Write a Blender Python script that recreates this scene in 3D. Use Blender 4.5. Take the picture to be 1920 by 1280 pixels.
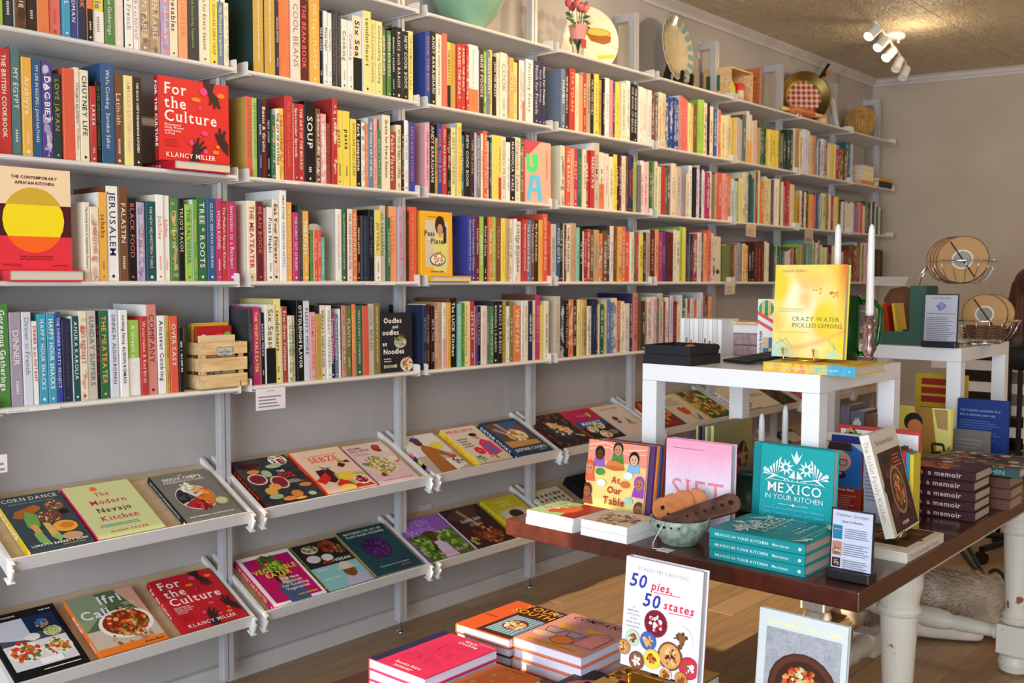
import bpy, math, random
import numpy as np
from mathutils import Matrix, Vector
S=bpy.context.scene
for o in list(bpy.data.objects): bpy.data.objects.remove(o)
COL=S.collection
# ---------------------------------------------------------------- camera, world, lights, exposure
EXPO=0.0; CW=(.74,.86,1.0); WARM=(1,.76,.47)
cam=bpy.data.cameras.new('camera'); co=bpy.data.objects.new('camera',cam); COL.objects.link(co); S.camera=co
yaw,pit,roll=.8536,-.0609,.003
Fv=Vector((math.sin(yaw)*math.cos(pit),math.cos(yaw)*math.cos(pit),math.sin(pit)))
Rv=Vector((math.cos(yaw),-math.sin(yaw),0)); Uv=Rv.cross(Fv)
Rv,Uv=Rv*math.cos(roll)+Uv*math.sin(roll),Uv*math.cos(roll)-Rv*math.sin(roll)
co.matrix_world=Matrix(((Rv.x,Uv.x,-Fv.x,-1.9493),(Rv.y,Uv.y,-Fv.y,-2.8748),(Rv.z,Uv.z,-Fv.z,1.443),(0,0,0,1)))
cam.sensor_width=36; cam.lens=36*1897.4/1920; cam.clip_start=.05
cam.dof.use_dof=True; cam.dof.focus_distance=2.75; cam.dof.aperture_fstop=6.3
S.view_settings.view_transform='Standard'; S.view_settings.look='None'; S.view_settings.gamma=1; S.view_settings.use_curve_mapping=False
S.view_settings.exposure=EXPO
wd=bpy.data.worlds.new('world'); S.world=wd; wd.use_nodes=True
wd.node_tree.nodes['Background'].inputs[0].default_value=(.75,.85,1,1); wd.node_tree.nodes['Background'].inputs[1].default_value=1.0
def light(name,kind,loc,aim,energy,color,**k):
    l=bpy.data.lights.new(name,kind); l.energy=energy; l.color=color
    for a,b in k.items(): setattr(l,a,b)
    o=bpy.data.objects.new(name,l); COL.objects.link(o); o.location=loc
    o.rotation_euler=(Vector(aim)-Vector(loc)).to_track_quat('-Z','Y').to_euler(); return o
light('window_daylight','AREA',(-4.85,-3.1,1.5),(0,-2.4,1.0),400,CW,shape='RECTANGLE',size=3.8,size_y=2.2)
light('side_fill','AREA',(-1.5,-5.35,1.6),(-.5,0,1.0),9,CW,shape='RECTANGLE',size=3.5,size_y=1.9)  # added soft fill for the shelves; the wall behind it is solid
light('low_sun','SUN',(-8,-1,4),(-8+math.cos(math.radians(17)),-1,4-math.sin(math.radians(17))),9,(1,.78,.5),angle=.01)
for p_,e_ in (((1.9,-3.7,2.5),17),((4.4,-2.9,2.5),44)): light('warm_fill','POINT',p_,(0,0,0),e_,(1,.70,.40),shadow_soft_size=.12)  # added warm fill for the ceiling and end wall
SPOTS=[((.35,-1.25,2.86),(-.5,0,1.9)),((.6,-1.25,2.86),(.5,0,2.0)),((.9,-1.25,2.86),(1.2,.02,2.15)),((1.2,-1.25,2.86),(1.9,.02,2.2)),
 ((2.4,-1.2,2.86),(1.7,.05,2.3)),((2.7,-1.2,2.86),(2.5,.05,2.3)),((3.0,-1.2,2.86),(3.3,.05,2.2))]
for i,(a,b) in enumerate(SPOTS): light('track_spot','SPOT',a,b,38,WARM,spot_size=1.35,spot_blend=.8,shadow_soft_size=.03)
# ---------------------------------------------------------------- materials
def lin(h):
    if not isinstance(h,str): return tuple(h)
    h=h.lstrip('#'); v=[int(h[i:i+2],16)/255 for i in (0,2,4)]
    return tuple(c/12.92 if c<=.04045 else ((c+.055)/1.055)**2.4 for c in v)
def mat(name,col='ffffff',rough=.5,metal=0,**k):
    m=bpy.data.materials.new(name); m.use_nodes=True; b=m.node_tree.nodes['Principled BSDF']
    b.inputs['Base Color'].default_value=(*lin(col),1); b.inputs['Roughness'].default_value=rough; b.inputs['Metallic'].default_value=metal
    for a,v in k.items():
        n={'trans':'Transmission Weight','ior':'IOR','coat':'Coat Weight','spec':'Specular IOR Level','sheen':'Sheen Weight','alpha':'Alpha','sss':'Subsurface Weight'}.get(a)
        if n: b.inputs[n].default_value=v
    if 'emit' in k: b.inputs['Emission Color'].default_value=(*lin(k['emit'][0]),1); b.inputs['Emission Strength'].default_value=k['emit'][1]
    return m
def nd(m,t,**k):
    n=m.node_tree.nodes.new(t)
    for a,v in k.items():
        if a in n.inputs: n.inputs[a].default_value=v
        else: setattr(n,a,v)
    return n
def lk(m,a,b): m.node_tree.links.new(a,b)
def bsdf(m): return m.node_tree.nodes['Principled BSDF']
def noisy(m,c1,c2,scale=(1,1,1),nscale=5,detail=4,bump=0,lo=.35,hi=.65,dist=0,coord='Object',bscale=None):
    tc=nd(m,'ShaderNodeTexCoord'); mp=nd(m,'ShaderNodeMapping'); mp.inputs['Scale'].default_value=scale
    lk(m,tc.outputs[coord],mp.inputs[0]); nz=nd(m,'ShaderNodeTexNoise'); nz.inputs['Scale'].default_value=nscale; nz.inputs['Detail'].default_value=detail; nz.inputs['Distortion'].default_value=dist
    lk(m,mp.outputs[0],nz.inputs[0]); r=nd(m,'ShaderNodeValToRGB'); e=r.color_ramp.elements
    e[0].position=lo; e[1].position=hi; e[0].color=(*lin(c1),1); e[1].color=(*lin(c2),1)
    lk(m,nz.outputs[0],r.inputs[0]); lk(m,r.outputs[0],bsdf(m).inputs['Base Color'])
    if bump:
        b=nd(m,'ShaderNodeBump'); b.inputs['Strength'].default_value=bump; b.inputs['Distance'].default_value=.004
        src=nz
        if bscale:
            src=nd(m,'ShaderNodeTexNoise'); src.inputs['Scale'].default_value=bscale; src.inputs['Detail'].default_value=3; src.inputs['Distortion'].default_value=dist; lk(m,mp.outputs[0],src.inputs[0])
        lk(m,src.outputs[0],b.inputs['Height']); lk(m,b.outputs[0],bsdf(m).inputs['Normal'])
    return m
def printed(name,rough,**k):
    m=mat(name,'ffffff',rough,**k); a=nd(m,'ShaderNodeAttribute',attribute_name='col'); lk(m,a.outputs['Color'],bsdf(m).inputs['Base Color']); return m
M={}
M['print']=printed('printed_cover',.45,spec=.22)
M['paper']=printed('page_edges',.85,spec=.1)
tc=nd(M['paper'],'ShaderNodeTexCoord'); wv=nd(M['paper'],'ShaderNodeTexWave',bands_direction='X'); wv.inputs['Scale'].default_value=260; wv.inputs['Distortion'].default_value=.4
lk(M['paper'],tc.outputs['Object'],wv.inputs[0]); bp=nd(M['paper'],'ShaderNodeBump'); bp.inputs['Strength'].default_value=.25; bp.inputs['Distance'].default_value=.001
lk(M['paper'],wv.outputs[0],bp.inputs['Height']); lk(M['paper'],bp.outputs[0],bsdf(M['paper']).inputs['Normal'])
M['white']=mat('white_powder_coat','dedad6',.4)
M['alu']=mat('brushed_aluminium','c9c9cc',.38,.35)
M['wall']=noisy(mat('painted_plaster','b0a9a4',.8),'aca6a2','b4aeaa',nscale=2,bump=.05,bscale=120)
M['endwall']=noisy(mat('painted_plaster_end','b9ae9f',.8),'b2a795','bbb0a0',nscale=2,bump=.05,bscale=120)
M['trim']=mat('trim_paint','c3bdb8',.5)
M['ceil']=noisy(mat('embossed_ceiling','d2c6ae',.45),'c6b79c','d6c9ae',scale=(1,2.4,1),nscale=5,dist=2.5,bump=1.0,bscale=11)
M['ceil'].node_tree.nodes['Bump'].inputs['Distance'].default_value=.03
M['floor']=noisy(mat('oak_plank','a5805a',.38),'a88a68','b89875',scale=(1,9,1),nscale=2.6,detail=5,dist=.4,bump=.06)
M['floor2']=noisy(mat('oak_plank_dark','94714e',.38),'98795a','a98a68',scale=(1,9,1),nscale=2.6,detail=5,dist=.5,bump=.06)
M['ply']=noisy(mat('birch_ply','c9b08c',.5),'b89f7c','c9b292',scale=(1,7,7),nscale=4,detail=6)
M['lack']=mat('white_laminate','eeecea',.32)
M['brown']=noisy(mat('stained_table_top','4a2014',.28,coat=.3),'3f1a10','542517',scale=(.8,9,5),nscale=2.2,detail=5,dist=.3,bump=.03)
M['chippy']=noisy(mat('distressed_white_paint','d9d0bd',.45),'8a5a3a','ddd5c4',nscale=13,detail=4,lo=.30,hi=.32,bump=.3)
M['pine']=noisy(mat('pale_pine','dcb883',.55),'cda36c','e6c896',scale=(2,14,14),nscale=4,detail=6,dist=.6)
M['cedar']=noisy(mat('orange_wood','b9683a',.5),'a85a2f','cc7d49',scale=(3,3,18),nscale=5,detail=6,dist=.8)
M['walnut']=noisy(mat('walnut','5b3526',.45),'3f241b','6f4634',scale=(3,3,22),nscale=6,detail=6,dist=.8)
M['celadon']=noisy(mat('celadon_glaze','7fa88f',.18,coat=.6),'6f9c84','8fb59a',nscale=4)
M['bowl']=noisy(mat('sage_stoneware','93a394',.4),'7f9184','a9b6a4',nscale=60,detail=3,lo=.4,hi=.6)
M['dish']=noisy(mat('scalloped_glaze','b5a888',.2,coat=.5),'a89a7a','bfb294',nscale=4)
M['blueglaze']=mat('blue_glaze','6f8c8c',.2,coat=.5)
M['black']=mat('black_plastic','0d0d0f',.35)
M['blackcard']=mat('black_card','131418',.7)
M['brass']=mat('polished_brass','d9a441',.25,1)
M['antique']=noisy(mat('antique_brass','6a5426',.38,.85),'54421e','8a7238',nscale=3)
M['chrome']=mat('chrome','d8d8da',.12,1)
M['glassgreen']=mat('green_glass','1d8a3a',.05,0,trans=.85,ior=1.45)
M['glasspink']=mat('pink_glass','f2c6c0',.04,0,trans=.95,ior=1.45)
M['acrylic']=mat('clear_acrylic','f4f6fa',.03,0,trans=1,ior=1.2)
M['wax']=mat('white_wax','efe9e4',.4,sss=.1)
M['wicker']=noisy(mat('wicker','cfa157',.6),'b9853c','deb56b',nscale=30)
M['gcard']=mat('green_card','2c5546',.6)
M['cork']=mat('cork_disc','b58a58',.8)
M['bark']=noisy(mat('bark_edge','5c3827',.9),'3e2418','7a5038',nscale=40,bump=.5)
M['linen']=noisy(mat('mauve_linen','9c7f7d',.9),'8d706f','a98c89',nscale=60,bump=.3)
M['skin']=mat('skin','b98468',.5,sss=.1)
M['hair']=noisy(mat('auburn_hair','4d2a1c',.5),'38190f','6b3a25',scale=(1,1,.15),nscale=40,bump=.5)
M['sweater']=noisy(mat('tan_knit','9a7f66',.9),'8f755d','a68a70',nscale=90,bump=.4)
M['denim']=mat('dark_trousers','2c2f3a',.8)
M['fur']=noisy(mat('cream_fur','dccbb5',.9),'c9b49b','eadfce',scale=(1,1,1),nscale=9,detail=5,bump=.5)
M['leash']=mat('green_webbing','1d2b22',.7)
M['rose']=noisy(mat('rose_petal','c8434a',.6),'b02c39','e08a7c',nscale=22)
M['leaf']=noisy(mat('leaf','3c5a2a',.6),'2c4620','55733a',nscale=20)
M['lampglow']=mat('lamp_face','ffffff',.5,emit=('fff0c8',9))
M['grey']=mat('grey_plastic','77787c',.5)
# ---------------------------------------------------------------- mesh helper
class MB:
    def __init__(s): s.v=[]; s.f=[]; s.c=[]
    def add(s,vs,fs,col=(1,1,1)):
        n=len(s.v); s.v.extend(tuple(v) for v in vs); s.f.extend(tuple(i+n for i in f) for f in fs); s.c.extend([col]*len(fs)); return s
    def box(s,a,b,col=(1,1,1)):
        x0,y0,z0=a; x1,y1,z1=b
        return s.add([(x0,y0,z0),(x1,y0,z0),(x1,y1,z0),(x0,y1,z0),(x0,y0,z1),(x1,y0,z1),(x1,y1,z1),(x0,y1,z1)],[(0,3,2,1),(4,5,6,7),(0,1,5,4),(1,2,6,5),(2,3,7,6),(3,0,4,7)],col)
    def prism(s,pts,ax,a,b,col=(1,1,1)):   # polygon in the plane normal to axis ax, extruded a..b
        def p(q,t):
            r=list(q); r.insert(ax,t); return tuple(r)
        n=len(pts); vs=[p(q,a) for q in pts]+[p(q,b) for q in pts]
        fs=[tuple(range(n))[::-1],tuple(range(n,2*n))]+[(i,(i+1)%n,(i+1)%n+n,i+n) for i in range(n)]
        if ax==1: fs=[f[::-1] for f in fs]
        return s.add(vs,fs,col)
    def lathe(s,prof,c=(0,0,0),n=24,col=(1,1,1),ax='z',closed=False):
        vs=[];fs=[];m=len(prof)
        for i in range(n):
            a=2*math.pi*i/n
            for r,h in prof:
                q=(r*math.cos(a),r*math.sin(a),h)
                if ax=='x': q=(h,q[0],q[1])
                if ax=='y': q=(q[0],h,q[1])
                vs.append((q[0]+c[0],q[1]+c[1],q[2]+c[2]))
        for i in range(n):
            for j in range(m-1):
                a=i*m+j;b=((i+1)%n)*m+j; fs.append((a,b,b+1,a+1))
            if closed: fs.append((i*m+m-1,((i+1)%n)*m+m-1,((i+1)%n)*m,i*m))
        if not closed:
            if prof[0][0]>1e-5: fs.append(tuple(i*m for i in range(n))[::-1])
            if prof[-1][0]>1e-5: fs.append(tuple(i*m+m-1 for i in range(n)))
        return s.add(vs,fs,col)
    def tube(s,pts,r,n=8,col=(1,1,1),rs=None):
        P=[Vector(p) for p in pts]; k=len(P); vs=[];fs=[]
        up=Vector((0,0,1))
        t0=(P[1]-P[0]).normalized()
        if abs(t0.dot(up))>.95: up=Vector((1,0,0))
        nn=t0.cross(up).normalized()
        for i in range(k):
            t=((P[min(i+1,k-1)]-P[max(i-1,0)])).normalized()
            nn=(nn-t*nn.dot(t)).normalized(); bb=t.cross(nn); rr=rs[i] if rs else r
            for j in range(n):
                a=2*math.pi*j/n; q=P[i]+nn*(math.cos(a)*rr)+bb*(math.sin(a)*rr); vs.append(tuple(q))
        for i in range(k-1):
            for j in range(n): fs.append((i*n+j,i*n+(j+1)%n,(i+1)*n+(j+1)%n,(i+1)*n+j))
        fs.append(tuple(range(n))[::-1]); fs.append(tuple(range((k-1)*n,k*n)))
        return s.add(vs,fs,col)
    def ball(s,c,r,n=12,m=8,col=(1,1,1)):
        if not hasattr(r,'__len__'): r=(r,r,r)
        prof=[(max(1e-6,math.sin(math.pi*j/m)),-math.cos(math.pi*j/m)) for j in range(m+1)]
        t=MB().lathe(prof,n=n); return s.add([(c[0]+v[0]*r[0],c[1]+v[1]*r[1],c[2]+v[2]*r[2]) for v in t.v],t.f,col)
    def merge(s,o,mtx=None):
        n=len(s.v); s.v.extend([tuple(mtx@Vector(v)) for v in o.v] if mtx else o.v); s.f.extend(tuple(i+n for i in f) for f in o.f); s.c.extend(o.c); return s
def mesh(name,mb,m,smooth=False):
    me=bpy.data.meshes.new(name); me.from_pydata(mb.v,[],mb.f); me.update()
    if m in (M['print'],M['paper']):
        at=me.attributes.new('col','FLOAT_COLOR','CORNER')
        cs=np.ones((len(me.loops),4),np.float32); ls=np.array([len(f) for f in mb.f]); cs[:,:3]=np.repeat(np.array(mb.c,np.float32).reshape(-1,3),ls,axis=0)
        at.data.foreach_set('color',cs.ravel())
    me.materials.append(m)
    if smooth: me.polygons.foreach_set('use_smooth',[True]*len(me.polygons))
    return me
def O(name,mb,m,parent=None,label=None,cat=None,group=None,kind=None,smooth=False,bevel=0):
    me=mb if isinstance(mb,bpy.types.Mesh) else mesh(name,mb,m if not isinstance(m,str) else M[m],smooth)
    o=bpy.data.objects.new(name,me); COL.objects.link(o)
    if parent: o.parent=parent
    if label: o['label']=label
    if cat: o['category']=cat
    if group: o['group']=group
    if kind: o['kind']=kind
    if bevel:
        b=o.modifiers.new('bevel','BEVEL'); b.width=bevel; b.segments=2; b.limit_method='ANGLE'
    return o
def E(name,loc,label,cat,group=None,rz=0):
    o=bpy.data.objects.new(name,None); COL.objects.link(o); o.location=loc; o.rotation_euler=(0,0,rz); o.empty_display_size=.05
    o['label']=label; o['category']=cat
    if group: o['group']=group
    return o
def put(o,org,ex,ez):
    ex=Vector(ex).normalized(); ez=Vector(ez); ez=(ez-ex*ez.dot(ex)).normalized(); ey=ez.cross(ex)
    o.matrix_world=Matrix(((ex.x,ey.x,ez.x,org[0]),(ex.y,ey.y,ez.y,org[1]),(ex.z,ey.z,ez.z,org[2]),(0,0,0,1))); return o
def st(n): n['kind']='structure'; return n
# ---------------------------------------------------------------- lettering
_g={}
def glyph(ch,bold,serif=False):
    k=(ch,bold,serif)
    if k in _g: return _g[k]
    cu=bpy.data.curves.new('g','FONT'); cu.body=ch; cu.size=1; cu.resolution_u=2; cu.offset=(.010 if serif else .022) if bold else 0.0
    ob=bpy.data.objects.new('g',cu); COL.objects.link(ob); dg=bpy.context.evaluated_depsgraph_get(); dg.update()
    me=bpy.data.meshes.new_from_object(ob.evaluated_get(dg)); v=[(p.co.x/.7,p.co.y/.7) for p in me.vertices]; f=[tuple(p.vertices) for p in me.polygons]
    bpy.data.objects.remove(ob); bpy.data.curves.remove(cu); bpy.data.meshes.remove(me)
    if v and serif:
        ec={}
        for q in f:
            for a,b in zip(q,q[1:]+q[:1]): ec[(min(a,b),max(a,b))]=ec.get((min(a,b),max(a,b)),0)+1
        tops=sorted({0.0,round(max(p[1] for p in v),3),1.0}); hh=.055; ex=.085 if not bold else .07
        for (a,b),n in ec.items():
            ya,yb=v[a][1],v[b][1]; w_=abs(v[a][0]-v[b][0])
            if n==1 and abs(ya-yb)<.004 and .04<w_<.42:
                for t in tops:
                    if abs(ya-t)<.03:
                        s=1 if t<.1 else -1; l,r_=min(v[a][0],v[b][0])-ex,max(v[a][0],v[b][0])+ex; m=len(v); y0,y1=sorted((ya,ya+s*hh)); v+=[(l,y0),(r_,y0),(r_,y1),(l,y1)]; f.append((m,m+1,m+2,m+3)); break
    if v:
        x0=min(p[0] for p in v); v=[(p[0]-x0,p[1]) for p in v]; w=max(p[0] for p in v)
    else: w=.3
    _g[k]=(v,f,w); return _g[k]
def layout(txt,bold=False,sp=.16,serif=False):   # cap height 1, returns glyph placements and total length
    x=0; out=[]
    for ch in txt:
        if ch==' ': x+=.42; continue
        v,f,w=glyph(ch,bold,serif); out.append((x,v,f)); x+=w+sp
    return out,max(x-sp,.01)
def text(mb,P,txt,cap,col,bold=False,fit=None,align='l',sx=1,sp=.16,shear=0,serif=False):
    """P maps (along, up) metres to a point; text starts at 0,0"""
    g,L=layout(txt,bold,sp,serif); k=cap*sx
    if fit and L*k>fit: k=fit/L
    x0={'l':0,'c':-L*k/2,'r':-L*k}[align]
    for x,v,f in g: mb.add([P(x0+(x+p[0]+shear*p[1])*k,p[1]*cap) for p in v],f,col)
def art(mb,P,w,h,items,l0=0):
    """items drawn on a w x h panel; P(u metres, v metres, layer) -> point"""
    n=l0
    for it in items:
        k=it[0]; n+=1; Q=lambda u,v,n=n:P(u,v,n)
        if k=='P': it=('P',[(min(1,max(0,a)),min(1,max(0,b))) for a,b in it[1]],it[2])
        if k=='R':
            _,a,b,c,d,col=it; mb.add([Q(a*w,b*h),Q(c*w,b*h),Q(c*w,d*h),Q(a*w,d*h)],[(0,1,2,3)],lin(col))
        elif k=='G':
            _,a,b,c,d,nx,ny,fn=it; vs=[Q((a+(c-a)*i/nx)*w,(b+(d-b)*j/ny)*h) for j in range(ny+1) for i in range(nx+1)]
            for j in range(ny):
                for i in range(nx): p=j*(nx+1)+i; mb.add([vs[p],vs[p+1],vs[p+nx+2],vs[p+nx+1]],[(0,1,2,3)],fn((i+.5)/nx,(j+.5)/ny))
        elif k=='E':
            _,cu,cv,ru,rv,col=it[:6]; m=20; mb.add([Q(min(w,max(0,cu*w+ru*w*math.cos(6.2832*i/m))),min(h,max(0,cv*h+rv*w*math.sin(6.2832*i/m)))) for i in range(m)],[tuple(range(m))],lin(col))
        elif k=='P': mb.add([Q(a*w,b*h) for a,b in it[1]],[tuple(range(len(it[1])))],lin(it[2]))
        elif k=='W':
            pts=[Vector((a*w,b*h)) for a,b in it[1]]; t=it[2]*w
            for a,b in zip(pts,pts[1:]):
                d=(b-a).normalized(); q=Vector((-d.y,d.x))*t/2; mb.add([Q(*(a-q)),Q(*(b-q)),Q(*(b+q)),Q(*(a+q))],[(0,1,2,3)],lin(it[3]))
        elif k=='T':
            _,u,v,sz,tx,col=it[:6]; al=it[6] if len(it)>6 else 'l'; fit=it[7]*w if len(it)>7 and it[7] else None; bold=len(it)>8 and 'b' in it[8]; sh=.2 if len(it)>8 and 'i' in it[8] else 0
            text(mb,lambda a,b,u=u,v=v:P(u*w+a,v*h+b,n),tx,sz*h,lin(col),bold,fit,al,1,.16,sh,len(it)>8 and 's' in it[8])
        elif k=='L':
            _,a,b,c,d,m,col=it; hh=(d-b)*h/m; rr=random.Random(int(a*99+b*77))
            for i in range(m):
                e=c-(c-a)*rr.random()*.3; mb.add([Q(a*w,b*h+i*hh),Q(e*w,b*h+i*hh),Q(e*w,b*h+(i+.42)*hh),Q(a*w,b*h+(i+.42)*hh)],[(0,1,2,3)],lin(col))
        elif k=='S':
            _,cu,cv,ru,m,cols,bs,sd=it; rr=random.Random(sd)
            for i in range(m):
                a=rr.random()*6.283; q=math.sqrt(rr.random())*ru*w; s=bs*w*(.6+.8*rr.random()); x=cu*w+q*math.cos(a); y=cv*h+q*math.sin(a); st_=.5+rr.random()*.5; ro=rr.random()*3.1
                vs=[]
                for j in range(7):
                    t=6.283*j/7; ex=s*math.cos(t); ey=s*st_*math.sin(t); vs.append(P(min(w,max(0,x+ex*math.cos(ro)-ey*math.sin(ro))),min(h,max(0,y+ex*math.sin(ro)+ey*math.cos(ro))),n+i/(m+1.)))
                mb.add(vs,[tuple(range(7))],lin(cols[i%len(cols)]))
# ---------------------------------------------------------------- books
PAL=dict(lime='9dc83c lime',charcoal='3b3a3d charcoal',brown='7a4b2b brown',darkbrown='3a281f dark-brown',orange='ee7b30 orange',coral='e8695a coral',cyan='2fa0c0 cyan',royal='3b42a0 royal-blue',
 navy='24304f navy',yellow='f0d632 yellow',green='4d8a3a green',pinkcream='ead9cb pale-cream',white='efece6 white',tan='c3a27a tan',lilac='b7a3cf lilac',cream='ecdfc0 cream',peach='ee9f63 peach',slate='6f7f98 slate-blue',
 gold='c9a02f gold',maroon='6e1f22 maroon',amber='eeae2c amber-yellow',black='1b1a1b black',paleyellow='eedf84 pale-yellow',blue='2348a0 blue',red='c92a25 red',indigo='33305c indigo',tealgray='56797a teal-grey',denim='2f5a8a denim-blue',
 violet='5a3f96 violet',darkgreen='24413a dark-green',orangered='e8532b orange-red',forest='2c6e46 forest-green',crimson='b32438 crimson',rust='a8432a rust',pink='eba3ac pink',teal='23727a teal',olive='72783a olive',
 tealdark='1f5358 dark-teal',grass='6aa638 grass-green',magenta='c8246e magenta',turquoise='4fb3a8 turquoise',beige='c9bfae beige',mauve='a697a6 mauve',paleblue='d5d6e2 pale-blue',salmon='d98577 salmon',olivegold='8c7a35 olive-gold',
 mint='86c9ac mint',slateblue='5f78b8 slate-blue',gray='7d7a78 grey')
def pc(n):
    c=lin(PAL[n].split()[0]); g=.3*c[0]+.55*c[1]+.15*c[2]; return tuple(.90*(v*.88+g*.12) for v in c)
def pw(n): return PAL[n].split()[1].replace('-',' ')
PAGE=lin('d3c8b6')
EPS=.00018
def cover_mb(t,h,d,col,hard=True,spine=None,back=None):
    c=min(.002,t*.2); b=.0025 if hard else .0006; mb=MB(); sp=spine or col
    out=[(c,0),(t-c,0),(t,c),(t,d),(t-b,d),(t-b,b+.001),(b,b+.001),(b,d),(0,d),(0,c)]
    n=len(out); vs=[(x,y,0) for x,y in out]+[(x,y,h) for x,y in out]
    cols=[sp,sp,col,col,col,PAGE,col,back or col,back or col,sp]
    for i in range(n): mb.add([vs[i],vs[(i+1)%n],vs[(i+1)%n+n],vs[i+n]],[(0,1,2,3)],cols[i])
    mb.add(vs[:n],[tuple(range(n))[::-1]],col); mb.add(vs[n:],[tuple(range(n))],col)
    return mb
def pages_mb(t,h,d,hard=True,col=None):
    b=.0025 if hard else .0006; o=.004 if hard else .0003
    return MB().box((b,b+.001,o),(t-b,d-o,h-o),col or PAGE)
def spine_mb(t,h,txt,tc,c1,seed,split=None,pat=None,frac=.5):
    rr=random.Random(seed); mb=MB(); z=-EPS
    F=lambda n:(lambda a,b:(b,-EPS*n,a))      # placeholder
    if split: mb.add([(0.0005,z,0.001),(t-.0005,z,.001),(t-.0005,z,h*frac),(.0005,z,h*frac)],[(0,1,2,3)],split)
    if pat:
        pc2=tuple(.62*p+.38*c for p,c in zip(pat,c1)); pc3=tuple(.35*p+.65*c for p,c in zip(pat,c1))
        for i in range(26):
            zz=h*rr.random()*.94; s_=t*(.12+.22*rr.random()); x_=s_+(t-2*s_)*rr.random(); el=.6+1.6*rr.random(); n=7
            mb.add([(x_+s_*math.cos(6.283*q/n),z*(1+.01*i),min(h*.99,max(.001,zz+s_*el*math.sin(6.283*q/n)))) for q in range(n)],[tuple(range(n))],[pc2,pc3,tuple(.8*v for v in c1)][i%3])
    ser=rr.random()<.4; bo=rr.random()<.55
    if txt:
        g,L=layout(txt,bo,.16,ser); cap=min(t*.50,h*(.74 if len(txt)>7 else .5)/L*1.0); cap=min(cap,.026); kx=min(1.25,h*.78/(L*cap))
        w=L*cap*kx; top=h*(.94 if w>h*.6 else .52+w/h/2+.1)
        text(mb,lambda a,b:(t/2-cap/2+b,z*3,top-a),txt,cap,tc,bo,sx=kx,serif=ser)
        if w<h*.5:
            for i in range(int(3+rr.random()*5)):
                zz=h*.13+i*h*.024; mb.add([(t*.38,z*3,zz),(t*.62,z*3,zz),(t*.62,z*3,zz+h*.016),(t*.38,z*3,zz+h*.016)],[(0,1,2,3)],tuple(.7*p+.3*c for p,c in zip(tc,c1)))
    else:
        zz=h*(.14+.2*rr.random()); end=h*(.7+.22*rr.random()); lw=(.13+.13*rr.random())*t; xm=t*.5; tc2=tuple(.75*p+.25*c for p,c in zip(tc,c1))
        while zz<end:
            dz=.0016+.0016*rr.random()
            if rr.random()<.8:
                q=lw*(.7+.3*rr.random()); mb.add([(xm-q,z*3,zz),(xm+lw,z*3,zz),(xm+lw,z*3,zz+dz),(xm-q,z*3,zz+dz)],[(0,1,2,3)],tc2)
            zz+=dz+.0012+(.004 if rr.random()<.14 else 0)
    k=rr.random(); zz=h*.05
    if k<.5:      # small publisher mark at the foot
        r=min(t*(.12+.1*rr.random()),.005); n=3 if k<.12 else 4 if k<.25 else 8
        mb.add([(t/2+r*math.cos(q*6.283/n+1.571),z*3,zz+r*math.sin(q*6.283/n+1.571)) for q in range(n)],[tuple(range(n))],tc)
    return mb
def book(t,h,d,col,spine=None,back=None,title='',tc='ffffff',cover=None,hard=True,name='book',backart=None,spineart=None,page=None,**k):
    """origin at the foot of the spine on the back board; x thickness, y spine to fore edge, z height"""
    r=O(name,cover_mb(t,h,d,lin(col),hard,lin(spine) if spine else None,lin(back) if back else None),'print',**k)
    O('page_block',pages_mb(t,h,d,hard,lin(page) if page else None),'paper',r)
    if title or spineart:
        mb=spine_mb(t,h,title,lin(tc),lin(spine or col),sum(map(ord,title))%99) if title else MB()
        if spineart: art(mb,lambda u,v,n:(u,-EPS*n,v),t,h,spineart)
        O('spine_lettering',mb,'print',r)
    if cover:
        mb=MB(); art(mb,lambda u,v,n:(t+EPS*n,u,v),d,h,cover); O('cover_art',mb,'print',r)
    if backart:
        mb=MB(); art(mb,lambda u,v,n:(-EPS*n,d-u,v),d,h,backart); O('back_cover_art',mb,'print',r)
    return r
# ---------------------------------------------------------------- room
WY=.25; CZ=3.0
def ex_(y): return 5.88-.17*(y-.28)
st(O('wall_left',MB().box((-5.2,WY,-.05),(6.2,WY+.12,CZ+.1)),'wall'))
st(O('wall_end',MB().add([(ex_(WY+.1),WY+.1,-.05),(ex_(-6),-6,-.05),(ex_(-6)+.1,-6,-.05),(ex_(WY+.1)+.1,WY+.1,-.05),(ex_(WY+.1),WY+.1,CZ+.1),(ex_(-6),-6,CZ+.1),(ex_(-6)+.1,-6,CZ+.1),(ex_(WY+.1)+.1,WY+.1,CZ+.1)],[(0,1,5,4),(1,2,6,5),(2,3,7,6),(3,0,4,7),(4,5,6,7),(0,3,2,1)]),'endwall'))
st(O('baseboard_left',MB().prism([(WY,0),(.222,0),(.222,.052),(.23,.062),(WY,.065)],0,-5,5.88),'trim'))
st(O('trim_1',MB().prism([(WY,CZ),(WY-.055,CZ),(WY-.05,CZ-.014),(WY-.018,CZ-.045),(WY-.012,CZ-.062),(WY,CZ-.062)],0,-5,5.88),'trim'))
t=MB()
for a,b,c,d in ((0,.055,CZ-.014,CZ),(0,.03,CZ-.04,CZ-.014),(0,.014,CZ-.062,CZ-.04)):
    t.add([(ex_(WY)-b,WY,c),(ex_(-6)-b,-6,c),(ex_(-6),-6,c),(ex_(WY),WY,c),(ex_(WY)-b,WY,d),(ex_(-6)-b,-6,d),(ex_(-6),-6,d),(ex_(WY),WY,d)],[(0,1,5,4),(1,2,6,5),(4,5,6,7),(0,3,2,1)])
st(O('trim_2',t,'trim'))
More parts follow.
